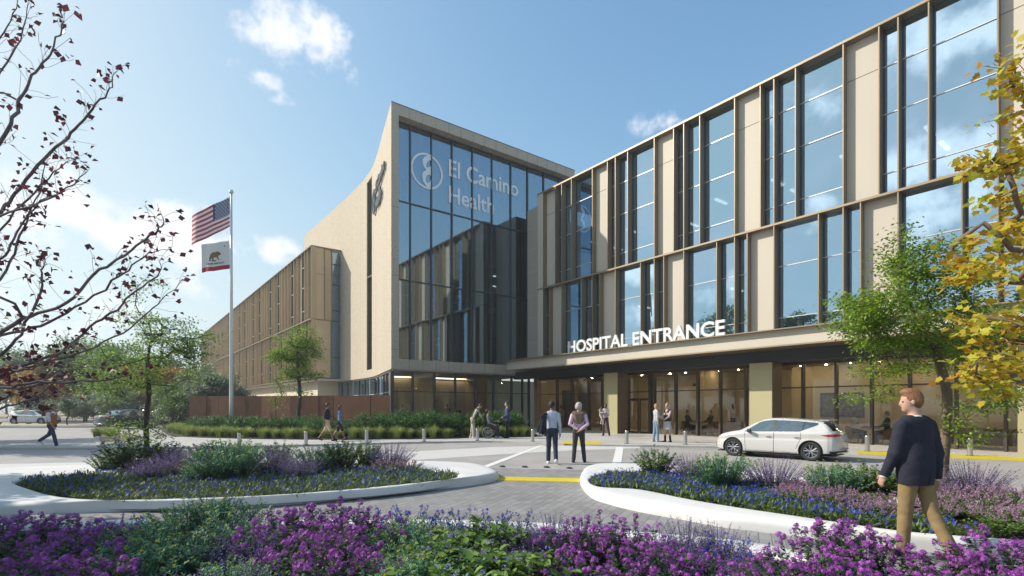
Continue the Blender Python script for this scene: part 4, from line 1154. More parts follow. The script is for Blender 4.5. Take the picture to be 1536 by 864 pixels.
island_plants([
 ('small_leaf_shrub', 985, 11.6, .98, 'light green shrub nearest the tip of the right bed'),
 ('catmint_plant', 1035, 11.1, .95, 'lavender catmint between the tip shrub and the first spurge in the right bed'),
 ('spurge_plant', 1080, 9.7, 1.1, 'large blue-green spurge facing the car bonnet in the right bed'),
 ('catmint_plant', 1160, 9.5, 1.1, 'wide lavender catmint between the two spurges in the right bed'),
 ('spurge_plant', 1250, 8.9, .95, 'blue-green spurge left of the man in the navy blazer'),
 ('small_leaf_shrub', 1300, 9.0, .92, 'light green shrub directly left of the man in the navy blazer'),
 ('small_leaf_shrub', 1345, 8.9, .8, 'light green shrub hidden behind the legs of the man in the navy blazer'),
 ('catmint_plant', 1455, 8.7, 1.12, 'lavender catmint right of the maple-side tree trunk in the right bed'),
 ('catmint_plant', 1395, 8.8, .9, 'lavender catmint left of the tree trunk in the right bed'),
 ('pink_flower_plant', 1425, 8.0, .95, 'pink spiked plant below the tree trunk in the right bed'),
 ('pink_flower_plant', 1490, 7.9, 1.0, 'pink spiked plant right of the trunk in the right bed'),
 ('pink_flower_plant', 1540, 7.8, 1.0, 'pink spiked plant cut by the right edge of the picture'),
 ('pink_flower_plant', 1470, 7.5, .85, 'low pink spiked plant along the front kerb of the right bed'),
 ('pink_flower_plant', 1400, 7.9, .8, 'pink spiked plant behind the trailing leg of the man in the navy blazer'),
], 'shrubs in the right kerbed bed')

# ---- near bed, zone by zone
NZ = [
 ('stock_plant', 'magenta stock clump in the lower left corner of the near bed', [(0,5.5,.95),(60,5.3,.95),(110,5.5,.9),(30,4.5,.9),(95,4.4,.92),(150,4.9,.85),(-40,4.9,1),(60,3.7,.85),(130,3.9,.8),(-30,3.8,.9),(170,5.5,.7)]),
 ('stock_plant', 'magenta stock clump left of centre in the near bed', [(430,5.4,1.0),(480,5.6,1.08),(520,5.4,1.0),(450,4.6,.92),(505,4.7,.98),(555,4.9,.92),(560,5.5,.85),(410,4.9,.85),(480,4.0,.85),(540,4.1,.82)]),
 ('stock_plant', 'magenta stock clump right of centre in the near bed', [(850,4.9,.85),(900,5.0,.88),(945,4.8,.85),(870,4.2,.8),(930,4.1,.82),(990,4.3,.78),(1030,4.4,.75),(820,4.1,.72),(880,3.6,.75),(960,3.5,.72),(1040,3.7,.72)]),
 ('stock_plant', 'magenta stock clump in front of the man in the navy blazer', [(1240,4.75,.92),(1290,4.7,.9),(1330,4.5,.82),(1210,4.3,.8),(1390,4.3,.8),(1250,3.8,.8),(1320,3.8,.8),(1160,4.0,.72),(1120,3.8,.7),(1200,3.5,.72)]),
 ('stock_plant', 'magenta stock clump in the lower right corner of the near bed', [(1450,4.1,.85),(1490,4.2,.98),(1530,4.0,1.0),(1400,3.7,.8),(1460,3.5,.82),(1530,3.4,.85),(1580,3.9,1.0),(1370,3.3,.75)]),
 ('spurge_plant', 'blue-green spurge between the two left stock clumps', [(275,5.6,.95),(325,5.8,.95),(235,4.9,.85),(300,4.8,.85),(350,5.3,.8),(205,4.3,.75),(340,4.0,.7),(180,5.3,.62)]),
 ('spurge_plant', 'blue-green spurge right of the tall magenta stock', [(610,5.0,.82),(645,4.7,.75),(600,4.2,.78),(640,3.9,.75),(665,5.2,.6)]),
 ('purple_catmint', 'violet catmint left of the tall magenta stock', [(365,5.5,.9),(400,5.8,.85),(330,5.0,.8),(380,4.7,.8),(160,3.5,.7),(230,3.7,.75),(300,3.7,.78),(370,3.8,.75),(250,3.1,.68),(120,3.0,.65)]),
 ('purple_catmint', 'violet catmint in the centre of the near bed', [(830,5.4,.85),(790,5.1,.75),(870,5.5,.82),(770,4.4,.7)]),
 ('purple_catmint', 'violet catmint right of centre in the near bed', [(985,5.0,.8),(1030,5.1,.8),(1075,5.0,.78),(1010,4.6,.72),(1110,4.4,.68)]),
 ('leafy_shrub', 'broad leaved shrub in the centre of the near bed', [(690,4.9,.85),(735,5.1,.82),(650,4.3,.82),(700,4.2,.85),(750,4.3,.85),(790,4.0,.8),(680,3.6,.78),(740,3.6,.8),(790,3.4,.72),(640,3.4,.7)]),
 ('leafy_shrub', 'broad leaved shrub at the bottom edge under the tall magenta stock', [(420,3.5,.72),(470,3.3,.72),(520,3.4,.72),(560,3.5,.72)]),
]
for kind, lab, spots in NZ:
    g = 'group of ' + lab.replace(' clump', ' clumps', 1)
    g = g.replace('magenta stock', 'magenta stocks') if 0 else g
    for px, Y, s in spots: plant_px(kind, px, Y, s*PRG.uniform(.86, 1.08), lab, lab + ', one of several')
for lab, spots in (('blue flowered plant at the kerb in the centre of the near bed', [(560,5.9,1.0),(590,5.8,1.0),(625,5.9,1.0),(660,5.7,.95),(700,5.9,.95),(740,5.8,.95),(780,5.8,.9),(640,5.2,.9),(720,5.4,.9)]),
                   ('blue flowered plant at the kerb on the left of the near bed', [(185,5.9,.8),(205,5.7,.75),(170,5.6,.7)]),
                   ('blue flowered plant at the kerb right of centre in the near bed', [(1085,4.9,.8),(1110,4.8,.8),(1140,4.6,.75),(920,5.4,.8),(950,5.3,.75),(1060,5.3,.7)])):
    for px, Y, s in spots: plant_px('blue_flower_plant', px, Y, s, lab, lab + ', one of several')
rr = random.Random(8); k = 0
while k < 46:
    x, y = rr.uniform(4.2, 9.5), rr.uniform(6.2, 9.6)
    if inside(ISL_R, x, y) and edge_dist(ISL_R, x, y) > .3:
        k += 1; kd = 'pink_flower_plant' if rr.random() < .45 else 'low_green_plant'
        lab = 'pink spiked plant in the mass at the right end of the right bed' if kd[0] == 'p' else 'low green plant among the pink spikes of the right bed'
        plant(kd, x, y, .12, rr.uniform(.6, .85), lab, lab + ', one of many')

# ---- bed in front of the fence: light grasses in front, dark shrubs behind
def along(poly, step):
    out = []; P = [Vector(p[:2]) for p in poly]; acc_ = 0
    for a, b in zip(P, P[1:]):
        L_ = (b-a).length; t = -acc_
        while t + step <= L_:
            t += step; out.append((a + (b-a)*(t/L_), (b-a).normalized()))
        acc_ = L_ - t
    return out
rr = random.Random(3)
def sect(x): return 'left of the flagpole' if x < -10.9 else ('between the flagpole and the small tree' if x < -7.0 else ('in front of the tower corner' if x < -2.8 else 'near the wheelchair'))
for p, d in along(FRONT, .5):
    n = Vector((-d.y, d.x)); n = n if n.y > 0 else -n
    q = p + n*rr.uniform(.25, .75) + d*rr.uniform(-.25, .25)
    plant('grass_clump', q.x, q.y, .11, rr.uniform(1.15, 1.6), 'light green ornamental grass clump %s' % sect(q.x), 'ornamental grasses %s' % sect(q.x), 'grass')
    if rr.random() < .7:
        q = p + n*rr.uniform(.9, 1.3); plant('grass_clump', q.x, q.y, .11, rr.uniform(1.1, 1.5), 'light green ornamental grass clump %s' % sect(q.x), 'ornamental grasses %s' % sect(q.x), 'grass')
for off, st in ((1.55, .8), (2.5, .95), (3.6, 1.3)):
    for p, d in along(FRONT, st):
        n = Vector((-d.y, d.x)); n = n if n.y > 0 else -n
        q = p + n*(off+rr.uniform(-.3, .3))
        if q.y > 32.0 + (0 if q.x < -7.2 else (q.x+7.2)*.72): continue
        plant('bed_shrub', q.x, q.y, .11, rr.uniform(.9, 1.3)*(1.2 if q.x > -8 else 1), 'dark green leafy bed shrub %s' % sect(q.x), 'dark bed shrubs %s' % sect(q.x), 'shrub')
# planter shrub in the drive
for px, Y, s in ((146, 27.5, .95), (160, 28.5, 1.0), (172, 27.8, .9), (152, 29, .9), (166, 27, .85)):
    plant_px('grass_clump', px, Y, s*1.45, 'feathery grass clump behind the small kerbed planter in the drive', 'feathery grasses behind the small planter', .05, cat='grass')
# ================================================================== TREES
BARK = mat('bark_brown', (.16, .115, .08), .9, var=.3, scale=9, bump=.6, bscale=20, stretch=(1, 1, .25))
BARKD = mat('bark_dark', (.06, .045, .04), .9, var=.3, scale=9, bump=.5, bscale=20, stretch=(1, 1, .25))
BARKR = mat('bark_red_grey', (.13, .10, .10), .85, var=.35, scale=6, bump=.4, bscale=25, col2=(.20, .16, .17))
L_LIME = leafmat('tree_leaf_lime', (.10, .20, .02), (.34, .47, .045), .45)
L_DEEP = leafmat('tree_leaf_deep', (.065, .14, .035), (.22, .35, .08), .42)
L_MID = leafmat('tree_leaf_mid', (.09, .19, .035), (.32, .45, .08), .48)
L_YEL = leafmat('tree_leaf_yellow', (.50, .26, .02), (.54, .60, .06), .48)
L_GOLD = leafmat('tree_leaf_gold', (.34, .18, .03), (.50, .33, .06), .4)
L_FAR = leafmat('tree_leaf_far', (.10, .155, .07), (.24, .32, .15), .4)
L_PALE = leafmat('tree_leaf_pale', (.13, .18, .11), (.27, .33, .20), .35)
L_RED = leafmat('tree_leaf_red', (.045, .02, .03), (.17, .035, .045), .3)

class Skel:
    def __init__(s, pts, rs=None):
        s.P = [np.array(p, float) for p in pts]; s.par = [-1]+list(range(len(pts)-1)); s.depth = [0]*len(pts)
    def arr(s): return np.array(s.P)
    def connect(s, q, rg, bias=.35, n=None, jit=.06, sag=0.0, minz=None):
        A = s.arr(); d = A - q; dist = np.linalg.norm(d, axis=1)
        cost = dist + bias*np.maximum(0, A[:, 2]-q[2]+.15*dist)*2
        if minz is not None: cost = cost + (A[:, 2] < minz)*50
        i = int(np.argmin(cost)); a = s.P[i]
        L_ = np.linalg.norm(q-a); n = n or max(2, int(L_/.22))
        n = min(n, 9)
        # leave the parent along a rising arc
        pd = a - s.P[s.par[i]] if s.par[i] >= 0 else np.array([0, 0, 1.])
        pd = pd/(np.linalg.norm(pd)+1e-6)
        c = a + pd*L_*.35 + np.array([0, 0, sag])*L_
        prev = i; ids = []
        for k in range(1, n+1):
            t = k/n; p = (1-t)**2*a + 2*t*(1-t)*c + t*t*q
            if k < n: p = p + rg.normal(0, jit*L_/n, 3)
            s.P.append(p); s.par.append(prev); s.depth.append(s.depth[i]+1); prev = len(s.P)-1; ids.append(prev)
        return ids
    def radii(s, tip, expo=2.3, rmax=None):
        n = len(s.P); acc = np.zeros(n); kids = [[] for _ in range(n)]
        for i, p in enumerate(s.par):
            if p >= 0: kids[p].append(i)
        r = np.zeros(n)
        for i in range(n-1, -1, -1):
            r[i] = max(tip, (sum(r[k]**expo for k in kids[i]))**(1/expo)) if kids[i] else tip
        if rmax:
            f = rmax/r[0]; r = np.where(r > tip*1.5, tip + (r-tip)*(rmax-tip)/(r[0]-tip), r)
        s.kids = kids; return r
    def mesh(s, mb, r, sides=7):
        done = set()
        n = len(s.P)
        # chains: follow the thickest child
        starts = [(0, None)]
        while starts:
            i, par = starts.pop()
            ch = [] if par is None else [par]
            while True:
                ch.append(i)
                ks = sorted(s.kids[i], key=lambda k: -r[k])
                for k in ks[1:]: starts.append((k, i))
                if not ks: break
                i = ks[0]
            if len(ch) > 1:
                rad = [r[c] for c in ch]
                if par is not None: rad[0] = min(r[ch[0]], rad[1]*1.15)
                sd_ = sides if rad[0] > .02 else (5 if rad[0] > .006 else 3)
                mb.tube([s.P[c] for c in ch], rad, sd_, caps=True)

def tree(name, label, base, trunk, centers, leaves, bark, leafm, seed, group=None, r0=.09, tip=.004, leaf=(.05, .08), spray=.22, flat=.45, bias=.35, cat='tree', twigs=3, template=(LEAF4, LEAF4F), droop=.0, sag=.12, minz=None):
    """trunk: list of local points; centers: local crown cluster points; leaves: leaf count per twig"""
    rg = np.random.RandomState(seed)
    root = empty(name, base, 0, label, cat, group)
    tr = [np.array(p) for p in catmull(trunk, 6)]
    sk = Skel(tr)
    C = np.array(centers); order = np.argsort(np.linalg.norm((C - tr[-1])*np.array([1, 1, .8]), axis=1))
    tips = []
    for i in order:
        ids = sk.connect(C[i], rg, bias, sag=sag, minz=minz)
        tips.append(ids[-1])
        for k in range(twigs):
            d = rg.normal(0, 1, 3)*np.array([1, 1, .55]); d /= np.linalg.norm(d)
            src = ids[rg.randint(max(0, len(ids)-3), len(ids))]
            q = sk.P[src] + d*spray*rg.uniform(.5, 1.3)
            sk.P.append((sk.P[src]+q)/2 + rg.normal(0, .015, 3)); sk.par.append(src); sk.depth.append(9); a = len(sk.P)-1
            sk.P.append(q); sk.par.append(a); sk.depth.append(9); tips.append(len(sk.P)-1)
    r = sk.radii(tip, 2.25, r0)
    mb = MB(); sk.mesh(mb, r); mb.build('trunk', bark, root, smooth=True)
    T = np.array([sk.P[t] for t in tips]); n = len(T); m = leaves
    par = np.array([sk.P[sk.par[t]] for t in tips])
    idx = np.repeat(np.arange(n), m)
    f = rg.uniform(0, 1, n*m)[:, None]
    off = rg.normal(0, 1, (n*m, 3))*np.array([1, 1, flat])*spray*.42
    P = par[idx]*(1-f) + T[idx]*f + off; P[:, 2] -= droop*np.linalg.norm(off, axis=1)
    D = off/(np.linalg.norm(off, axis=1, keepdims=True)+1e-6) + rg.normal(0, .6, (n*m, 3)) + np.array([0, 0, -.15])
    clump = np.clip(rg.normal(.45, .22, n), 0, 1)[idx]
    lv, lf, lr = scatter(template[0], template[1], rot_to(D, rg.uniform(-.9, .9, n*m)), P, rg.uniform(*leaf, n*m), np.clip(clump + rg.normal(0, .2, n*m), 0, 1))
    link('crown', np_mesh(name+'_crown', [(lv, lf, 0, lr)], [leafm]), root)
    return root

def crown_pts(rg, n, c, rad, power=.5, zcut=None):
    out = []
    while len(out) < n:
        d = rdir(rg, 1)[0]; q = np.array(c) + d*np.array(rad)*rg.uniform(0, 1)**power
        if zcut is None or q[2] > zcut: out.append(q)
    return out

# right island tree (trunk by the man in the navy blazer): forked trunk, lime leaf sprays
rg = np.random.RandomState(21)
def lp(px, py, Y, base): 
    p = atY(px, py, Y); return (p[0]-base[0], p[1]-base[1], p[2]-base[2])
b = (7.33*(1), 8.85, .12)
b = ((1418-768)/F_PX*8.85, 8.85, .12)
C = crown_pts(rg, 46, (-.55, -.1, 3.05), (1.35, 1.25, 1.05), .55) + crown_pts(rg, 14, (-1.35, -.2, 3.0), (.6, .7, .35), .6) + crown_pts(rg, 12, (-.75, -.2, 3.95), (.75, .7, .45), .6) + crown_pts(rg, 16, (.55, .1, 2.6), (1.0, .9, .8), .5)
C += [np.array(lp(x, y, 8.4+rg.uniform(-.5, .5), b)) for x, y in ((1290,470),(1300,440),(1320,430),(1345,500),(1310,520),(1340,560),(1325,590),(1300,600),(1450,630),(1480,610),(1500,590),(1460,655),(1485,650),(1520,600),(1420,370),(1390,400),(1370,440),(1440,400))]
tree('young_tree', 'young lime green tree with a forked trunk behind the man in the navy blazer', b,
     [(0, 0, 0), (-.02, .01, .55), (.01, 0, 1.1), (.03, 0, 1.75), (-.05, .02, 2.2), (-.2, .03, 2.8)], C, 38, BARK, L_LIME, 21, r0=.075, leaf=(.045, .075), spray=.27, flat=.36, twigs=4, sag=.05, minz=1.0)

# left island tree
b = ((219-768)/F_PX*12.9, 12.9, .12); rg = np.random.RandomState(33)
C = crown_pts(rg, 38, (.25, 0, 2.9), (1.25, 1.1, 1.15), .55) + crown_pts(rg, 14, (-.75, 0, 2.2), (.9, .8, .6), .6) + crown_pts(rg, 10, (1.0, 0, 3.0), (.7, .7, .5), .6)
C += [np.array(lp(x, y, 12.9+rg.uniform(-.5, .5), b)) for x, y in ((160,610),(175,640),(195,650),(250,655),(258,610),(262,580),(180,660),(210,655),(238,650),(150,560),(135,520),(320,500),(310,530),(205,440),(240,420),(180,470))]
tree('young_tree', 'slim young tree with airy green leaves in the left kerbed bed', b,
     [(0, 0, 0), (.02, 0, .6), (.0, 0, 1.2), (.07, 0, 1.9), (.02, .02, 2.5), (.1, 0, 3.1)], C, 27, BARKD, L_MID, 33, r0=.062, tip=.004, leaf=(.05, .08), spray=.30, flat=.4, twigs=4, sag=.12, minz=.9)

# small tree in front of the fence
b = ((446-768)/F_PX*31.3, 31.3, .115); rg = np.random.RandomState(8)
C = crown_pts(rg, 48, (.05, 0, 4.5), (1.5, 1.4, 2.05), .6, 1.6) + [np.array((-1.35, 0, 1.9)), np.array((-1.1, .3, 2.2)), np.array((.5, 0, 2.4)), np.array((-1.5, .2, 3.2)), np.array((1.4, 0, 3.5))]
tree('small_tree', 'small bright green tree standing in front of the rust coloured fence', b,
     [(0, 0, 0), (.05, 0, 1.0), (.15, 0, 2.0), (.1, 0, 3.2), (.0, 0, 4.6)], C, 34, BARKD, L_LIME, 8, r0=.11, tip=.008, leaf=(.09, .15), spray=.5, flat=.5, twigs=4, minz=1.2)

# yellow maple at the right edge, trunk just outside the picture
MAPLE = np.array([(0, 0, 0), (.22, .10, .0), (.5, .05, .05), (.40, .34, .0), (.52, .60, .03), (.27, .66, 0), (0, 1.0, -.06), (-.27, .66, 0), (-.52, .60, .03), (-.40, .34, 0), (-.5, .05, .05), (-.22, .1, 0), (0, .4, -.03)])
MAPLEF = np.array([(12, i, (i+1) % 12) for i in range(12)])
b = (7.2, 6.6, 0.0); rg = np.random.RandomState(5)
C = [np.array(lp(x + rg.normal(0, 6), y + rg.normal(0, 6), 6.3+rg.uniform(-.6, .5), b)) for x, y in (
 (1520,95),(1535,110),(1550,60),(1480,235),(1500,215),(1520,200),(1535,240),(1495,245),(1470,330),(1490,300),(1515,290),(1530,320),(1500,350),(1450,395),(1480,400),(1510,420),(1535,400),(1465,425),(1445,410),
 (1440,480),(1470,470),(1500,490),(1530,470),(1450,500),(1480,540),(1510,540),(1535,520),(1500,560),(1470,580),(1530,570),(1490,585),(1550,450),(1560,350),(1570,250),(1570,500),(1575,170),(1580,400),(1600,300),(1620,450),(1620,200),(1640,350),(1460,565),(1525,370),(1545,300),(1540,175))]
C += crown_pts(rg, 12, (1.3, .2, 3.7), (1.4, 1.6, 1.9), .6)
tree('maple_tree', 'yellow and orange autumn maple leaning in from the right edge', b,
     [(0, 0, 0), (.05, 0, .8), (.0, 0, 1.6), (.08, 0, 2.6), (.0, 0, 3.6), (.1, 0, 5.0)], C, 13, BARK, L_YEL, 5, r0=.11, tip=.004, leaf=(.065, .105), spray=.27, flat=.25, twigs=3, template=(MAPLE, MAPLEF), droop=.15, sag=.1, minz=1.4)

# red leaved tree whose bare branches arch in from the left edge
rg = np.random.RandomState(17)
FAM = [[(-60,300),(-20,240),(17,187),(29,151),(48,115),(69,88),(90,50),(94,29)], [(-70,380),(0,317),(23,290),(57,248),(92,214),(118,187),(145,157),(164,134),(170,111)],
 [(-60,360),(0,325),(60,305),(100,283),(134,252)], [(-80,560),(0,501),(45,473),(99,456),(141,410),(168,396),(205,368),(232,350),(244,338),(245,327)],
 [(-80,530),(0,503),(60,490),(114,462),(168,423),(199,399),(229,378),(256,374)], [(-90,600),(0,559),(60,541),(102,520),(144,483),(175,464),(205,435),(235,414),(242,390)],
 [(-80,600),(24,556),(114,532),(168,508),(217,474),(244,450),(274,420)], [(-70,600),(0,585),(58,574),(104,572),(176,567),(200,560)], [(-60,570),(0,558),(46,553),(83,535),(130,505)],
 [(-60,640),(0,613),(46,600),(75,580),(110,560)], [(-50,140),(0,60),(20,20),(40,-10)], [(-60,230),(0,110),(30,60),(44,0)], [(-60,420),(0,390),(20,360),(50,310),(90,290)], [(-70,470),(-10,430),(20,380),(40,330),(58,290),(70,240)],
 [(-80,450),(0,345),(40,300),(80,260),(105,240)], [(-60,640),(0,600),(30,590),(60,600),(85,590)], [(-80,560),(0,530),(30,500),(60,440),(62,405),(75,395)], [(-40,560),(30,585),(80,560),(100,540)]]
B0 = np.array((-7.6, 6.4, 0.0)); 
root = empty('red_leaved_tree', tuple(B0), 0, 'almost bare red leaved tree arching in from the left edge', 'tree')
trunk = [np.array(p) for p in catmull([(0, 0, 0), (.06, 0, .8), (0, 0, 1.5), (.05, 0, 2.3), (-.05, 0, 3.2), (.0, 0, 4.3), (.05, .1, 5.4)], 6)]
sk = Skel(trunk); tips = []; brs = []
for fam in FAM:
    Y = 6.2 + rg.uniform(-.7, .6)
    pts = [np.array(atY(x, y, Y + i*rg.uniform(-.04, .04))) - B0 for i, (x, y) in enumerate(fam)]
    pts = [np.array(p) for p in catmull(pts, 4)]
    ids = sk.connect(pts[0], rg, .8, sag=-.02); prev = ids[-1]
    for p in pts[1:]:
        p = p + rg.normal(0, .008, 3)
        sk.P.append(p); sk.par.append(prev); sk.depth.append(2); prev = len(sk.P)-1; brs.append(prev)
    tips.append(prev)
nb_ = len(brs)
for i in brs:
    for _ in range(2):
        if rg.rand() < .62:
            d = sk.P[i]-sk.P[sk.par[i]]; d /= np.linalg.norm(d)+1e-6
            q = d*.55 + rg.normal(0, 1, 3)*np.array([.6, .6, .6]) + np.array([.1, 0, .35]); q /= np.linalg.norm(q)
            L_ = rg.uniform(.10, .34); prev = i
            for k in range(3):
                q = q + rg.normal(0, .22, 3); q /= np.linalg.norm(q)
                sk.P.append(sk.P[prev] + q*L_/3); sk.par.append(prev); sk.depth.append(4); prev = len(sk.P)-1
            tips.append(prev)
# the hidden side of the crown, off the picture
for q in crown_pts(rg, 60, (-1.6, .4, 4.0), (2.2, 2.4, 1.9), .6):
    ids = sk.connect(q, rg, .4); tips.append(ids[-1])
r = sk.radii(.0022, 2.5, .062)
mb = MB(); sk.mesh(mb, r, 7); mb.build('trunk', BARKR, root, smooth=True)
T = np.array([sk.P[t] for t in tips]); m = 3; idx = np.repeat(np.arange(len(T)), m)
keep = rg.rand(len(idx)) < .62; idx = idx[keep]; n = len(idx)
D = rdir(rg, n, -.9, .4)
P = T[idx] + rg.normal(0, .03, (n, 3))
lv, lf, lr = scatter(np.array([(0, 0, 0), (.42, .4, .12), (.1, 1, -.1), (-.34, .55, .14)]), LEAF4F, rot_to(D, rg.uniform(-1.5, 1.5, n)), P, rg.uniform(.045, .095, n), rg.uniform(0, 1, n))
link('crown', np_mesh('red_leaved_tree_crown', [(lv, lf, 0, lr)], [L_RED]), root)

# background trees
def far_tree(name, label, px, Y, h, w, leafm, seed, group=None, trunk_h=.3, n=60, leaves=40, leaf=(.22, .4), flat=.6, bark=None, z=0.0, x=None, spray=None):
    rg = np.random.RandomState(seed); X = (px-768)/F_PX*Y if x is None else x
    C = crown_pts(rg, n, (0, 0, h*(trunk_h+(1-trunk_h)/2)), (w/2, w/2, h*(1-trunk_h)/2*.92), .5)
    return tree(name, label, (X, Y, z), [(0, 0, 0), (rg.normal(0, .05), 0, h*trunk_h*.5), (rg.normal(0, .1), 0, h*trunk_h), (rg.normal(0, .2), 0, h*.6), (0, 0, h*.8)], C, leaves, bark or BARKD, leafm, seed, group, r0=h*.022, tip=.012, leaf=leaf, spray=spray or w*.11, flat=flat, twigs=3)
far_tree('background_tree', 'tall mid green tree above the parked white hatchback at the far left', -5, 60, 8.8, 9, L_FAR, 51)
far_tree('background_tree', 'golden autumn tree beside the walking man in the orange vest', 68, 56, 6.6, 6.5, L_GOLD, 52, trunk_h=.25)
far_tree('background_tree', 'largest dark green tree behind the slim young tree', 128, 58, 9.2, 8.5, L_DEEP, 53, n=80)
far_tree('background_tree', 'dense dark green tree left of the slim young tree trunk', 185, 54, 8.4, 7, L_DEEP, 54, n=70)
far_tree('background_tree', 'orange autumn tree behind the trunk of the slim young tree', 240, 50, 5.8, 6.5, L_GOLD, 55, trunk_h=.25)
far_tree('background_tree', 'green tree at the left end of the rust coloured fence', 280, 46, 4.6, 5.5, L_FAR, 56, trunk_h=.15)
far_tree('background_tree', 'broad grey green tree rising behind the fence beside the flagpole', 325, 41, 4.6, 5.2, L_PALE, 57, trunk_h=.1, n=70, flat=.3)
far_tree('background_tree', 'round pale green bush behind the walking man in the orange vest', 62, 50, 2.6, 4, L_PALE, 58, trunk_h=.1, n=40, leaf=(.15, .25))
far_tree('background_tree', 'pale round bush between the sedan and the far white car', 140, 49, 2.9, 4.5, L_PALE, 59, trunk_h=.1, n=40, leaf=(.15, .25))
far_tree('background_tree', 'pale round bush behind the dark sedan roof', 185, 47, 3.6, 4.5, L_PALE, 60, trunk_h=.1, n=45, leaf=(.15, .25))
far_tree('background_tree', 'small sapling standing in the median by the orange vest man', 101, 43, 2.4, 1.5, L_PALE, 61, trunk_h=.35, n=24, leaves=26, leaf=(.10, .16), z=.16)
far_tree('background_tree', 'bushy green shrub tree left of the fence end', 262, 38, 2.6, 3.2, L_FAR, 62, trunk_h=.08, n=40, leaf=(.12, .2))
rg = np.random.RandomState(70)
for i, (px, Y, h, w) in enumerate([(-60, 80, 9, 9), (40, 92, 9, 10), (100, 95, 8, 10), (165, 90, 9, 11), (225, 95, 9, 10), (275, 92, 10, 11), (320, 100, 8, 10), (10, 110, 9, 14)]):
    far_tree('background_tree', 'distant hazy tree in the row closing the car park', px, Y, h, w, L_FAR, 70+i, 'distant trees closing the car park', n=45, leaves=34, leaf=(.4, .7))
# trees standing outside the picture on the left: they shade the beds and the drive and show in the glass
k = 0
for x, y, h, w in [(-11.7, 5.6, 6.4, 5.2), (-16.2, 9.4, 6.3, 4.4), (-24, 20.5, 8, 5), (-29, 25, 8, 6), (-37, 11, 15, 9), (-44, 19, 16, 10), (-38, 1, 15, 9), (-52, 29, 15, 10), (-30, -9, 14, 9), (-22, -6, 13, 8), (-17, -13, 13, 8)]:
    far_tree('shade_tree', 'green shade tree off to the left of the drive', 0, y, h, w, L_DEEP, 90+k, 'shade trees along the left side of the drive', x=x, n=70, leaves=44, leaf=(.16, .28) if h < 9 else (.3, .5)); k += 1
# ================================================================== PEOPLE (distance-field bodies, meshed by surface nets)
def V3(*a): return np.array(a, float)
class Sdf:
    def __init__(s): s.pr = []
    def cap(s, a, b, ra, rb, m, k=.02): s.pr.append(('c', np.array(a, float), np.array(b, float), ra, rb, m, k)); return s
    def ell(s, c, r, m, k=.02, R=None): s.pr.append(('e', np.array(c, float), np.array(r, float), R, None, m, k)); return s
    def box(s, c, h, m, k=.02, R=None, rd=.01): s.pr.append(('b', np.array(c, float), np.array(h, float), R, rd, m, k)); return s
    def cut(s, c, h, R=None): s.pr.append(('x', np.array(c, float), np.array(h, float), R, .005, 0, .01)); return s
    def _d(s, p, P):
        t = p[0]
        if t == 'c':
            a, b, ra, rb = p[1:5]; ba = b-a; h = np.clip(((P-a)@ba)/max(ba@ba, 1e-9), 0, 1)
            return np.linalg.norm(P-a-h[..., None]*ba, axis=-1) - (ra+(rb-ra)*h)
        Q = P - p[1]
        if p[3] is not None: Q = Q @ p[3]
        if t == 'e':
            r = p[2]; k0 = np.linalg.norm(Q/r, axis=-1); k1 = np.linalg.norm(Q/(r*r), axis=-1)
            return k0*(k0-1)/np.maximum(k1, 1e-9)
        q = np.abs(Q) - (p[2]-p[4])
        return np.linalg.norm(np.maximum(q, 0), axis=-1) + np.minimum(q.max(-1), 0) - p[4]
    def _bb(s, p):
        if p[0] == 'c': r = max(p[3], p[4]); return np.minimum(p[1], p[2])-r, np.maximum(p[1], p[2])+r
        r = np.linalg.norm(p[2]) if p[3] is not None else p[2]
        return p[1]-r, p[1]+r
    def mesh(s, vox):
        bb = [s._bb(p) for p in s.pr if p[0] != 'x']
        lo = np.min([b[0] for b in bb], 0) - 3*vox; hi = np.max([b[1] for b in bb], 0) + 3*vox
        n = np.ceil((hi-lo)/vox).astype(int)+1
        D = np.full(n, 9.0, np.float32)
        ax = [lo[i]+np.arange(n[i])*vox for i in range(3)]
        for p in s.pr:
            b0, b1 = s._bb(p); mg = p[6]*1.5 + 3*vox
            i0 = np.clip(np.floor((b0-mg-lo)/vox).astype(int), 0, n-1); i1 = np.clip(np.ceil((b1+mg-lo)/vox).astype(int)+1, 1, n)
            if (i1 <= i0).any(): continue
            G = np.stack(np.meshgrid(*[ax[i][i0[i]:i1[i]] for i in range(3)], indexing='ij'), -1)
            d = s._d(p, G); sl_ = tuple(slice(i0[i], i1[i]) for i in range(3)); o = D[sl_]; k = p[6]
            if p[0] == 'x': D[sl_] = np.maximum(o, -d); continue
            h = np.maximum(k-np.abs(o-d), 0)/k
            D[sl_] = np.minimum(o, d) - h*h*k*.25
        return surface_net(D, lo, vox)
    def owner(s, V):
        pr = [p for p in s.pr if p[0] != 'x']
        d = np.stack([s._d(p, V) for p in pr], 0); return np.array([p[5] for p in pr])[np.argmin(d, 0)]

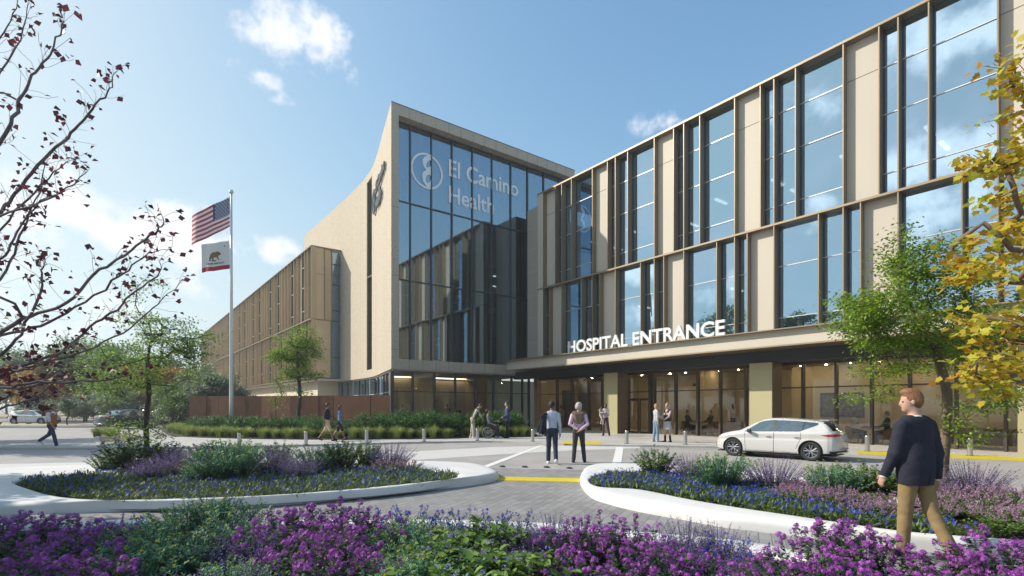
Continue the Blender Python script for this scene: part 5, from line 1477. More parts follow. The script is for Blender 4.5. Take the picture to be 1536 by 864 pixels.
def surface_net(D, lo, vox):
    n = np.array(D.shape); ins = D < 0
    acc = np.zeros((*(n-1), 3), np.float32); cnt = np.zeros(n-1, np.float32)
    off = [np.array(((c >> 2) & 1, (c >> 1) & 1, c & 1)) for c in range(8)]
    def cs(o): return tuple(slice(o[i], n[i]-1+o[i]) for i in range(3))
    for a in range(8):
        for b in range(a+1, 8):
            dv = off[b]-off[a]
            if np.abs(dv).sum() != 1: continue
            da, db = D[cs(off[a])], D[cs(off[b])]; cr = (da < 0) != (db < 0)
            t = np.where(cr, da/np.where(cr, da-db, 1), 0)
            for i in range(3): acc[..., i] += np.where(cr, off[a][i]+t*dv[i], 0)
            cnt += cr
    act = cnt > 0; idx = -np.ones(n-1, np.int64); idx[act] = np.arange(act.sum())
    g = np.stack(np.nonzero(act), 1)
    V = lo + (g + acc[act]/cnt[act][:, None])*vox
    F = []
    for axn in range(3):
        u, w = [(1, 2), (2, 0), (0, 1)][axn]
        sl0 = [slice(1, n[i]-1) for i in range(3)]; sl0[axn] = slice(0, n[axn]-1); sl1 = list(sl0); sl1[axn] = slice(1, n[axn])
        A, B = ins[tuple(sl0)], ins[tuple(sl1)]; cr = A != B
        g = np.stack(np.nonzero(cr), 1); base = g + np.array([0 if i == axn else 1 for i in range(3)])
        def at_(du, dw):
            q = base.copy(); q[:, u] += du; q[:, w] += dw; return idx[q[:, 0], q[:, 1], q[:, 2]]
        q = np.stack([at_(-1, -1), at_(0, -1), at_(0, 0), at_(-1, 0)], 1)
        f = A[cr]; q[~f] = q[~f][:, ::-1]
        F.append(q[(q >= 0).all(1)])
    return V, np.concatenate(F)

def rotx(a): c, s = math.cos(a), math.sin(a); return np.array([[1, 0, 0], [0, c, -s], [0, s, c]])
def roty(a): c, s = math.cos(a), math.sin(a); return np.array([[c, 0, s], [0, 1, 0], [-s, 0, c]])
def rotz(a): c, s = math.cos(a), math.sin(a); return np.array([[c, -s, 0], [s, c, 0], [0, 0, 1]])

SKINS = {'light': (.50, .30, .22), 'tan': (.36, .20, .13), 'brown': (.19, .095, .06), 'dark': (.10, .05, .035)}
def cloth(name, col, var=.10): return mat('cloth_'+name, col, .85, var=var, scale=9, bump=1.0, bscale=6, spec=.2)
def smooth_mesh(name, sdf, vox, mats, parent, it=2, folds=0, foldm=(1, 2)):
    V, Fq = sdf.mesh(vox)
    # light Laplacian smoothing removes the voxel steps
    for _ in range(it):
        acc = np.zeros_like(V); c = np.zeros(len(V))
        for k in range(4):
            a, b = Fq[:, k], Fq[:, (k+1) % 4]
            np.add.at(acc, a, V[b]); np.add.at(c, a, 1); np.add.at(acc, b, V[a]); np.add.at(c, b, 1)
        V = .5*V + .5*acc/np.maximum(c, 1)[:, None]
    own = sdf.owner(V)
    if folds:
        nm = np.zeros_like(V); fn = np.cross(V[Fq[:, 2]]-V[Fq[:, 0]], V[Fq[:, 3]]-V[Fq[:, 1]])
        for k in range(4): np.add.at(nm, Fq[:, k], fn)
        nm /= np.linalg.norm(nm, axis=1, keepdims=True)+1e-12
        x, y, z = V.T
        w = np.sin(z*31+x*17+2.2*np.sin(y*13+z*7)) * np.sin(z*13-x*23+1.3*np.sin(x*9)) + .5*np.sin(z*41+y*37+x*29+2*np.sin(z*9+x*20))
        # folds gather at knees, elbows, waist and cuffs
        amp = folds*(.45+.8*np.exp(-((z-.5)/.09)**2)+.9*np.exp(-((z-.12)/.08)**2)+.6*np.exp(-((z-1.1)/.10)**2))
        V = V + nm*(np.isin(own, foldm)*amp*w)[:, None]
    me = np_mesh(name, [(V, Fq, 0, None)], mats, smooth=True)
    fo = own[Fq]; mi = np.where(fo[:, 0] == fo[:, 2], fo[:, 0], np.where(fo[:, 1] == fo[:, 3], fo[:, 1], fo[:, 0]))
    me.polygons.foreach_set('material_index', mi.astype(np.int32)); me.update()
    return link(name, me, parent)

def person(label, loc, face, H=1.75, skin='light', top=(.5, .5, .5), bottom=(.1, .1, .12), shoe=(.03, .03, .03), hair=(.05, .03, .02), tn='', female=False,
           legs=((0, 0, 0), (0, 0, 0)), arms=((0, 0.12, .15), (0, .12, .15)), lean=0.0, yaw=0.0, nod=0.0, sleeve='long', low='trousers', outer=None, hairstyle='short',
           elbow=None, wrist=None, vox=.013, seat=None, group=None, build=1.0, vest=None, extra=None, twist=0.0, cat='person', sock=None):
    """legs: (hip flexion, abduction, knee flexion) for right, left; arms: (flexion, abduction, elbow flexion); degrees in radians"""
    root = empty('person', loc, math.atan2(face[1], face[0]) - math.pi/2, label, cat, group)
    s = H/1.75; S = Sdf(); SK, TP, BT, SH, SX = 0, 1, 2, 3, 4
    hipw, shw = (.086, .158) if female else (.085, .180)
    hz = .90
    feet = []
    joints = {}
    for i, sd in enumerate((1, -1)):
        hf, ab, kf = legs[i]
        hip = V3(sd*hipw, 0, hz); R1 = roty(-sd*ab) @ rotx(hf)
        knee = hip + R1 @ V3(0, 0, -.42); R2 = R1 @ rotx(-kf); ank = knee + R2 @ V3(0, 0, -.415)
        fp = max(-.6, min(.9, (kf-hf)*.55)) if seat is None else 0
        R3 = roty(-sd*ab) @ rotx(-fp)
        heel = ank + R3 @ V3(0, -.05, -.055); toe = ank + R3 @ V3(sd*.025, .16, -.062)
        joints[sd] = (hip, knee, ank, heel, toe); feet += [heel[2]-.03, toe[2]-.022]
    dz = -min(feet) if seat is None else (seat - (hz-.10))
    off = V3(0, 0, dz)
    bl = build
    for sd in (1, -1):
        hip, knee, ank, heel, toe = [q+off for q in joints[sd]]
        lm, sm = BT, BT
        if low in ('shorts', 'skirt', 'dress'): sm = SK
        th = (.088 if female else .092)*bl
        if low == 'trousers':
            S.cap(hip, knee, th, .068, BT, .03); S.cap(knee, ank+V3(0, 0, .01), .068, .060, BT, .02)
        elif low == 'shorts':
            kk = hip+(knee-hip)*.95; S.cap(hip, kk, th+.004, .078, BT, .03); S.cap(knee, ank, .052, .034, SK, .02); S.cap(hip+(knee-hip)*.5, knee, .06, .052, SK, .01); S.cap(knee+(ank-knee)*.25, knee+(ank-knee)*.5, .053, .047, SK, .03)
        else:
            S.cap(hip, knee, th-.012, .052, SK if low == 'skirt' or low == 'dress' else BT, .02); S.cap(knee, ank, .049, .031, SK, .02); S.cap(knee+(ank-knee)*.25, knee+(ank-knee)*.5, .05, .045, SK, .03)
        if sock: S.cap(knee+(ank-knee)*.55, ank, .05, .048, SH, .01)
        S.cap(heel, toe, .036, .032, SH, .015); S.cap(ank, heel, .038, .036, SH if sock else (BT if low == 'trousers' else SK), .015); S.cap(heel+V3(0, 0, .0), (heel+toe)/2, .042, .042, SH, .015)
    pel = V3(0, 0, hz)+off
    RL = rotz(twist) @ rotx(-lean)
    def up(x, y, z): return pel + RL @ V3(x, y, z-hz)
    TB = TP
    S.ell(pel + V3(0, -.01, .02), V3((.165 if female else .155)*bl, .115*bl, .11), BT, .05)
    S.ell(up(0, .0, 1.08), V3((.132 if female else .150)*bl, .105*bl, .17), TP, .06, RL)
    S.ell(up(0, .005, 1.30), V3((.158 if female else .182)*bl, .112*bl, .19), TP, .06, RL)
    if female: S.ell(up(.07, .085, 1.28), V3(.065, .06, .065), TP, .04, RL); S.ell(up(-.07, .085, 1.28), V3(.065, .06, .065), TP, .04, RL)
    S.cap(up(.105, -.01, 1.42), up(-.105, -.01, 1.42), .058*bl, .058*bl, TP, .06); S.ell(up(0, -.008, 1.468), V3(.070, .066, .036), TP, .012, RL)
    if low in ('skirt', 'dress'):
        for t in np.linspace(0, 1, 5):
            S.ell(pel + V3(0, .0, -.02-.38*t*(1.1 if low == 'dress' else .75)), V3(.165+.055*t, .125+.05*t, .07), BT, .04)
    # neck and head
    nk = up(0, -.005, 1.46); S.cap(nk, up(0, .012, 1.56), .055, .052, SK, .02)
    RH = RL @ rotz(yaw) @ rotx(-nod); hc = up(0, .012, 1.56) + RH @ V3(0, .015, .085)
    def hd(x, y, z): return hc + RH @ V3(x, y, z)
    S.ell(hd(0, -.008, .03), V3(.074, .094, .092), SK, .02, RH); S.ell(hd(0, .030, -.045), V3(.054, .062, .068), SK, .035, RH)
    S.ell(hd(0, .055, -.085), V3(.03, .028, .022), SK, .02, RH)
    S.cap(hd(0, .084, .012), hd(0, .099, -.024), .009, .012, SK, .016)
    for sd in (1, -1):
        S.ell(hd(sd*.077, -.004, -.008), V3(.008, .019, .030), SK, .008, RH)
        S.ell(hd(sd*.03, .076, .006), V3(.007, .007, .004), SX, .003, RH)
    S.ell(hd(0, .086, -.058), V3(.022, .008, .007), SX, .004, RH)
    # arms
    hands = []
    for i, sd in enumerate((1, -1)):
        sh = up(sd*shw*min(bl, 1.06), -.008, 1.385); fl, ab, el = arms[i]
        if elbow and elbow[i] is not None: eb = pel + RL @ (np.array(elbow[i]) - V3(0, 0, hz))
        else:
            R1 = RL @ roty(-sd*ab) @ rotx(fl); eb = sh + R1 @ V3(0, 0, -.30)
        if wrist and wrist[i] is not None: wr = pel + RL @ (np.array(wrist[i]) - V3(0, 0, hz))
        else: wr = eb + (R1 @ rotx(el)) @ V3(-sd*.03, 0, -.26)
        am = SK if sleeve == 'none' else TP
        S.cap(sh, eb, .058*bl, .045*bl, am, .03)
        if sleeve == 'short': S.cap(sh+(eb-sh)*.62, eb, .044, .040, SK, .008); S.cap(eb, wr, .041, .028, SK, .015)
        elif sleeve == 'none': S.cap(eb, wr, .041, .028, SK, .015)
        elif sleeve == 'rolled': S.cap(eb, eb+(wr-eb)*.3, .045, .044, TP, .015); S.cap(eb+(wr-eb)*.25, wr, .038, .028, SK, .01)
        else: S.cap(eb, wr, .046*bl, .036, TP, .015)
        # hand: palm, four unequal curled fingers, thumb leaving the side near the wrist
        d = wr-eb; d /= np.linalg.norm(d)
        side = np.cross(d, V3(sd*1.0, 0, 0)); 
        fwd = RL @ V3(0, 1, 0); fwd = fwd - d*(fwd@d)
        if np.linalg.norm(fwd) < .3: fwd = RL @ V3(0, 0, 1); fwd = fwd - d*(fwd@d)
        fwd /= np.linalg.norm(fwd); inn_ = np.cross(d, fwd)*1.0
        if inn_ @ (RL @ V3(-sd, 0, 0)) < 0: inn_ = -inn_
        pc = wr + d*.05
        Rm = np.stack([fwd, inn_, d], 1)
        S.ell(pc, V3(.040, .018, .052), SK, .012, Rm); S.cap(wr-d*.02, wr+d*.02, .027, .027, SK, .015)
        for k, (o_, ln) in enumerate(((.028, .068), (.010, .077), (-.009, .072), (-.027, .056))):
            f0 = wr + d*.085 + fwd*o_; f1 = f0 + d*ln*.5 + inn_*.010; f2 = f1 + d*ln*.38 + inn_*.030
            S.cap(f0, f1, .0092, .0085, SK, .006); S.cap(f1, f2, .0085, .0072, SK, .004)
        t0 = wr + d*.028 + fwd*.030; t1 = t0 + d*.03 + fwd*.026 + inn_*.008; t2 = t1 + d*.032 + fwd*.006 + inn_*.012
        S.cap(t0, t1, .0115, .0105, SK, .008); S.cap(t1, t2, .0102, .0085, SK, .004)
        hands.append((sh, eb, wr, d))
    if extra: extra(S, up, pel)
    for k, p in enumerate(S.pr): pass
    tnm = tn or label[:40].replace(' ', '_')
    skm = mat('skin_'+skin, SKINS[skin], .55, var=.05, scale=6)
    mats = [skm, cloth('top_'+tnm, top), cloth('bottom_'+tnm, bottom), cloth('shoe_'+tnm, shoe, 0), mat('eye_dark', (.05, .025, .02), .4)]
    body = smooth_mesh('body', S, vox, mats, root, 1, folds=.0022)
    # hair
    if hairstyle:
        Hh = Sdf(); hm = mat('hair_'+tnm, hair, .6, var=.25, scale=30, bump=.6, bscale=90, stretch=(1, 1, .3))
        Hh.ell(hd(0, -.018, .043), V3(.083, .097, .094), 0, .02, RH)
        if hairstyle in ('short', 'tall'):
            Hh.ell(hd(0, -.05, -.005), V3(.076, .062, .075), 0, .03, RH)
            if hairstyle == 'tall': Hh.ell(hd(0, .02, .105), V3(.066, .075, .042), 0, .03, RH)
        if hairstyle == 'bob': Hh.ell(hd(0, -.03, -.02), V3(.093, .075, .105), 0, .03, RH)
        if hairstyle == 'long': 
            Hh.ell(hd(0, -.05, -.02), V3(.088, .06, .12), 0, .03, RH); Hh.cap(hd(0, -.08, -.08), hd(0, -.20, -.30), .06, .03, 0, .04)
        if hairstyle == 'bun': Hh.ell(hd(0, -.06, .115), V3(.045, .045, .045), 0, .01, RH); Hh.ell(hd(0, -.05, -.005), V3(.076, .06, .07), 0, .03, RH)
        if hairstyle == 'afro': Hh.ell(hd(0, -.02, .05), V3(.125, .125, .115), 0, .02, RH)
        if hairstyle == 'full': Hh.ell(hd(0, -.055, -.005), V3(.088, .07, .085), 0, .03, RH); Hh.ell(hd(0, .0, .06), V3(.086, .095, .085), 0, .02, RH)
        Hh.cut(hd(0, .125, -.015), V3(.060, .075, .072), RH)
        Hh.cut(hd(0, .06, -.09), V3(.12, .06, .052), RH)
        if hairstyle in ('short', 'tall', 'full'):
            for sd in (1, -1): Hh.cut(hd(sd*.09, .035, -.055), V3(.03, .055, .055), RH)
        smooth_mesh('hair', Hh, min(vox, .010), [hm], root, 1)
    if outer:
        O = Sdf(); outer(O, up, hands, pel, bl)
        smooth_mesh(outer.__name__, O, vox, [cloth(outer.__name__+'_'+tnm, outer.col)], root, 1, folds=.0016, foldm=(0,))
    for o in root.children:
        o.scale = (s, s, s)
    return root

def blazer(col, name='blazer', longer=0.0, open_=False):
    def f(O, up, hands, pel, bl):
        O.ell(up(0, .002, 1.30), V3(.198*bl, .128*bl, .185), 0, .06); O.ell(up(0, 0, 1.08), V3(.168*bl, .122*bl, .19), 0, .06)
        O.ell(up(0, -.003, 1.02-longer), V3(.190*bl, .142*bl, .46), 0, .03)
        O.cap(up(.115, -.012, 1.425), up(-.115, -.012, 1.425), .066*bl, .066*bl, 0, .06)
        O.cut(up(0, 0, .70-longer), V3(.4, .4, .12)); O.cut(up(0, -.15, .84-longer), V3(.006, .06, .10))
        O.cut(up(0, .15, 1.44), V3(.035, .12, .13)); O.cut(up(0, .02, 1.54), V3(.066, .076, .06))
        for sh, eb, wr, d in hands:
            O.cap(sh, eb, .070*bl, .060*bl, 0, .035); O.cap(eb, wr-d*.01, .059*bl, .047, 0, .02)
            O.cut(wr+d*.075, V3(.06, .06, .06))
    f.__name__ = name; f.col = col; return f
def vest_fn(col, name='vest'):
    def f(O, up, hands, pel, bl):
        O.ell(up(0, .002, 1.29), V3(.192*bl, .132*bl, .18), 0, .06); O.ell(up(0, 0, 1.08), V3(.170*bl, .13*bl, .18), 0, .06); O.ell(up(0, 0, .97), V3(.175*bl, .132*bl, .07), 0, .05)
        O.cap(up(.11, -.012, 1.435), up(-.11, -.012, 1.435), .066*bl, .066*bl, 0, .05); O.cut(up(0, .15, 1.46), V3(.035, .12, .10)); O.cut(up(0, .02, 1.54), V3(.062, .072, .05))
    f.__name__ = name; f.col = col; return f
def draped(col, name='draped_sweater'):
    def f(O, up, hands, pel, bl):
        O.ell(up(0, -.05, 1.30), V3(.175, .10, .17), 0, .05); O.cap(up(.13, -.02, 1.45), up(-.13, -.02, 1.45), .075, .075, 0, .05)
        for i in range(5): O.cap(up(-.10+.05*i, -.13, 1.44), up(.03*(i-2), -.155, 1.16), .028, .022, 0, .02)
        O.cap(up(.13, .03, 1.44), up(.07, .125, 1.15), .045, .035, 0, .03); O.cap(up(-.13, .03, 1.44), up(-.07, .125, 1.15), .045, .035, 0, .03)
        O.cut(up(0, .02, 1.55), V3(.062, .072, .05))
    f.__name__ = name; f.col = col; return f

def P(px, py, z=0.0): return at(px, py, z)
# man in the foreground, walking away to the left, head turned left
p0 = P(1373, 836)
fg_out = blazer((.026, .028, .042), 'blazer', .055)
fgm = person('man in a navy blazer and khaki trousers walking away, nearest the camera', (p0[0], p0[1], 0), (-.27, .96), 1.84, 'light', (.75, .76, .78), (.25, .175, .085), (.045, .022, .018), (.23, .10, .045), 'fg',
   legs=((R_(-13), .03, R_(14)), (R_(5), .02, R_(2))), arms=((R_(-9), .14, R_(10)), (R_(8), .16, R_(18))), yaw=R_(52), nod=R_(3), outer=fg_out, vox=.0075, hairstyle='tall', build=1.08, lean=R_(1))
# collar of his white shirt sits on the body
sh_ = .08
person('man in a white shirt carrying a dark jacket over his left shoulder', (*P(828, 695.5)[:2], 0), (.05, 1), 1.81, 'brown', (.40, .46, .55), (.03, .04, .06), (.70, .70, .69), (.018, .014, .012), 'jk',
   legs=((R_(-12), .02, R_(20)), (R_(8), .02, R_(2))), arms=((R_(-4), .14, R_(12)), (R_(30), .30, R_(125))), yaw=R_(-35), vox=.011)
jm = Sdf(); 
for i in range(6): jm.cap(V3(-.20-.020*i, -.15+.018*abs(i-2), 1.40-.012*i), V3(-.20-.042*i, -.17+.03*(i % 3), .86+.035*(i % 2)+.012*i), .038, .034, 0, .025)
jm.cap(V3(-.16, -.02, 1.47), V3(-.30, -.13, 1.40), .05, .06, 0, .04); jm.cap(V3(-.31, -.10, 1.36), V3(-.43, -.10, .98), .045, .035, 0, .025)
jx = smooth_mesh('jacket', jm, .012, [cloth('carried_jacket', (.022, .023, .027))], None, 1); jp = P(828, 695.5)
jx.location = (jp[0]+.0, jp[1], 0); tag(jx, 'dark jacket slung over the shoulder of the man in the white shirt', 'jacket')
person('grey haired man with a brown sweater over his shoulders, hands clasped behind', (*P(868, 693.5)[:2], 0), (.12, 1), 1.76, 'light', (.62, .44, .54), (.05, .05, .052), (.02, .02, .02), (.42, .40, .38), 'old',
   legs=((R_(2), .10, R_(2)), (R_(-2), .08, R_(4))), elbow=((.262, -.13, 1.13), (-.262, -.13, 1.13)), wrist=((.05, -.20, .96), (-.05, -.19, .99)), yaw=R_(-50), outer=draped((.16, .115, .085)), hairstyle='full', vox=.011, build=1.08)
S8 = .08
person('man in a navy polo and khaki shorts walking past the fence', (*P(491, 661.5, S8)[:2], S8), (1, .06), 1.77, 'brown', (.018, .02, .045), (.50, .40, .26), (.02, .02, .022), (.015, .012, .012), 'polo',
   legs=((R_(22), 0, R_(4)), (R_(-18), 0, R_(22))), arms=((R_(-10), .1, R_(8)), (R_(14), .1, R_(20))), sleeve='short', low='shorts')
person('woman in a denim jacket and dark shorts with long flowing black hair', (*P(510, 660, S8)[:2], S8), (1, .06), 1.66, 'brown', (.13, .20, .32), (.025, .025, .03), (.015, .015, .016), (.01, .009, .009), 'denim', True,
   legs=((R_(20), 0, R_(3)), (R_(-18), 0, R_(24))), arms=((R_(8), .1, R_(15)), (R_(-6), .1, R_(10))), low='shorts', hairstyle='long', nod=R_(-8))
person('man in an olive vest bending towards the wheelchair user', (*P(709, 657.2, S8)[:2], S8), (1, .0), 1.80, 'tan', (.55, .58, .50), (.45, .41, .35), (.70, .69, .66), (.02, .016, .014), 'olive',
   legs=((R_(6), .04, R_(4)), (R_(-4), .04, R_(4))), lean=R_(26), arms=((R_(0), .08, R_(10)), (R_(58), .1, R_(6))), nod=R_(14), outer=vest_fn((.075, .08, .03)), yaw=R_(-12), sleeve='rolled')
wp = P(734, 657.4, S8)
person('bearded man in a grey jacket sitting in the wheelchair', (wp[0], wp[1], S8), (1, -.12), 1.76, 'tan', (.17, .175, .185), (.045, .05, .065), (.62, .64, .66), (.05, .022, .018), 'wc',
   legs=((R_(82), .06, R_(82)), (R_(82), .06, R_(82))), lean=R_(-6), yaw=R_(25), nod=R_(-14), arms=((R_(10), .2, R_(50)), (R_(25), .18, R_(60))), seat=.50)
person('man in a navy suit standing with folded hands opposite the wheelchair', (*P(761, 657.2, S8)[:2], S8), (-1, -.12), 1.80, 'light', (.55, .55, .58), (.02, .02, .028), (.015, .015, .015), (.04, .03, .025), 'suit',
   elbow=((.22, .02, 1.12), (-.22, .02, 1.12)), wrist=((.05, .20, 1.0), (-.05, .20, 1.02)), outer=blazer((.05, .06, .13), 'suit_jacket'))
person('woman with dark hair in plum trousers carrying a child', (*P(908, 653.5, S8)[:2], S8), (-.35, -.94), 1.72, 'brown', (.42, .38, .40), (.085, .045, .075), (.03, .02, .025), (.015, .01, .01), 'mum', True,
   legs=((R_(4), .02, R_(3)), (R_(-3), .14, R_(3))), arms=((R_(40), .15, R_(75)), (R_(30), .12, R_(80))), hairstyle='bob', yaw=R_(15))
mp = P(908, 653.5, S8)
person('small child in a beige top carried on the arm of the dark haired woman', (mp[0]-.30, mp[1]-.30, S8+.62), (.5, -.8), 1.02, 'brown', (.40, .36, .34), (.45, .38, .32), (.3, .25, .2), (.03, .015, .012), 'kid',
   legs=((R_(40), .1, R_(50)), (R_(30), .1, R_(40))), arms=((R_(40), .1, R_(40)), (R_(50), .1, R_(30))), hairstyle='bob')
person('blonde woman in a grey sweater and light jeans near the doors', (*P(984, 662.8, S8)[:2], S8), (.95, .2), 1.68, 'light', (.42, .43, .45), (.20, .27, .36), (.5, .5, .5), (.42, .25, .10), 'bl', True,
   legs=((R_(5), 0, R_(4)), (R_(-4), 0, R_(4))), arms=((R_(-2), .06, R_(8)), (R_(38), .1, R_(35))), hairstyle='bob')
person('blonde woman in a black and white dress and ankle boots', (*P(1001, 663.0, S8)[:2], S8), (-.75, -.65), 1.70, 'light', (.50, .38, .37), (.42, .42, .43), (.012, .012, .012), (.40, .26, .12), 'dr', True,
   legs=((R_(2), .03, R_(2)), (R_(-2), .05, R_(2))), arms=((R_(30), .1, R_(70)), (R_(40), .2, R_(30))), low='skirt', hairstyle='bun', outer=vest_fn((.03, .03, .032), 'dress_panel'), sock=True)
person('bearded man in an orange vest walking at the far left', (*P(78, 671.5)[:2], 0), (1, .05), 1.76, 'tan', (.62, .64, .68), (.04, .055, .10), (.60, .60, .60), (.03, .02, .015), 'or', build=1.1,
   legs=((R_(20), 0, R_(6)), (R_(-28), 0, R_(28))), arms=((R_(16), .1, R_(16)), (R_(-14), .1, R_(10))), sleeve='short', outer=vest_fn((.36, .13, .045), 'vest'))
# people inside, seen through the glass
def WI(u, v): p = W(u, v, .03); return (p.x, p.y, .03)
def seated(label, u, v, face, top, tn, **k):
    kw = dict(H=1.72, skin='tan', top=top, bottom=(.03, .03, .035), tn=tn, legs=((R_(80), .05, R_(80)), (R_(80), .05, R_(80))), arms=((R_(30), .1, R_(55)), (R_(30), .1, R_(55))), seat=.50, vox=.016); kw.update(k)
    return person(label, WI(u, v), face, **kw)
fa = (BU[0]*0-AV[0], -AV[1])
va_ = vpx(1031, 12.6); vb_ = vpx(1066, 12.6)
seated('woman in a dark blazer sitting at the left lobby table', 12.6, va_, (-AV[0], -AV[1]), (.05, .05, .055), 's1', female=True, hairstyle='bob', bottom=(.04, .04, .04))
seated('man in a dark sweater sitting at the left lobby table', 12.6, vb_, (AV[0], AV[1]), (.035, .04, .03), 's2')
vc_ = vpx(1281, 12.4); vd_ = vpx(1331, 12.6)
seated('woman in a pale blouse sitting in the lobby right of the white car', 12.4, vc_, (-AV[0], -AV[1]), (.55, .48, .50), 's3', female=True, hairstyle='afro', skin='dark')
seated('man in a dark suit sitting at the right lobby table', 12.6, vd_, (AV[0], AV[1]), (.03, .032, .045), 's4')
person('woman with a dark bag standing in the lobby behind the white car', WI(13.6, vpx(1099, 13.6)), (.2, -.9), 1.75, 'dark', (.45, .45, .48), (.05, .06, .10), (.02, .02, .02), (.012, .01, .01), 's5', True, hairstyle='bun', vox=.016)
person('receptionist in a dark top left of centre behind the reception counter', (*W(5.9, 5.35)[:2], .05), (.3, -.95), 1.70, 'brown', (.05, .05, .055), (.03, .03, .03), (.02, .02, .02), (.012, .01, .01), 'r1', True, hairstyle='bob', vox=.016)
person('receptionist in a brown shirt right of centre behind the reception counter', (*W(7.1, 5.35)[:2], .05), (.2, -.95), 1.76, 'brown', (.10, .08, .06), (.03, .03, .03), (.02, .02, .02), (.012, .01, .01), 'r2', vox=.016)
person('blonde visitor in a light top just inside the tower corner glass', (*W(.95, 1.5)[:2], .05), (.6, -.6), 1.68, 'light', (.6, .56, .5), (.05, .05, .06), (.02, .02, .02), (.30, .16, .08), 'v1', True, hairstyle='bob', vox=.016)
person('visitor in a grey coat just inside the tower corner glass', (*W(1.75, 2.2)[:2], .05), (.5, .6), 1.74, 'tan', (.20, .21, .24), (.04, .04, .05), (.02, .02, .02), (.03, .02, .02), 'v2', vox=.016)
person('visitor in a beige top standing inside the glass left of the first column', WI(13.0, vpx(842, 13.0)), (.1, -1), 1.7, 'tan', (.40, .34, .24), (.25, .2, .14), (.05, .05, .05), (.05, .03, .02), 'v3', True, hairstyle='bob', vox=.016)
# ================================================================== CARS
PAINT_W = mat('car_paint_white', (.52, .515, .505), .25, .0, coat=.8)
PAINT_D = mat('car_paint_dark', (.035, .045, .065), .25, .2, coat=.8)
PAINT_S = mat('car_paint_silver', (.42, .43, .45), .3, .5, coat=.6)
CARGLASS = glassmat('car_glass', (.36, .43, .48), .24, 1.0, (.66, .86, 1.0))
CARDARK = mat('car_black_plastic', (.018, .018, .02), .5)
TYRE = mat('tyre_rubber', (.022, .022, .024), .85, bump=.2)
RIM = mat('rim_alloy', (.52, .52, .54), .28, .85)
RIMD = mat('rim_dark', (.05, .05, .055), .4, .5)
TAILR = mat('tail_lamp_red', (.45, .012, .02), .15, coat=1.0)
HEADL = mat('head_lamp', (.25, .26, .28), .1, .4, coat=1.0)
SEATM = mat('car_seat', (.06, .06, .07), .8)

def interp(xs, ys, x):
    """monotone smooth interpolation"""
    return np.interp(x, xs, ys)
def smooth_profile(pts, X):
    P_ = np.array(pts); o = np.argsort(P_[:, 0]); P_ = P_[o]
    y = np.interp(X, P_[:, 0], P_[:, 1]); 
    k = 2*int(len(X)*.018)+1; ker = np.hanning(k+2)[1:-1]; ker /= ker.sum(); yp = np.pad(y, k//2, mode='edge')
    return np.convolve(yp, ker, 'valid')

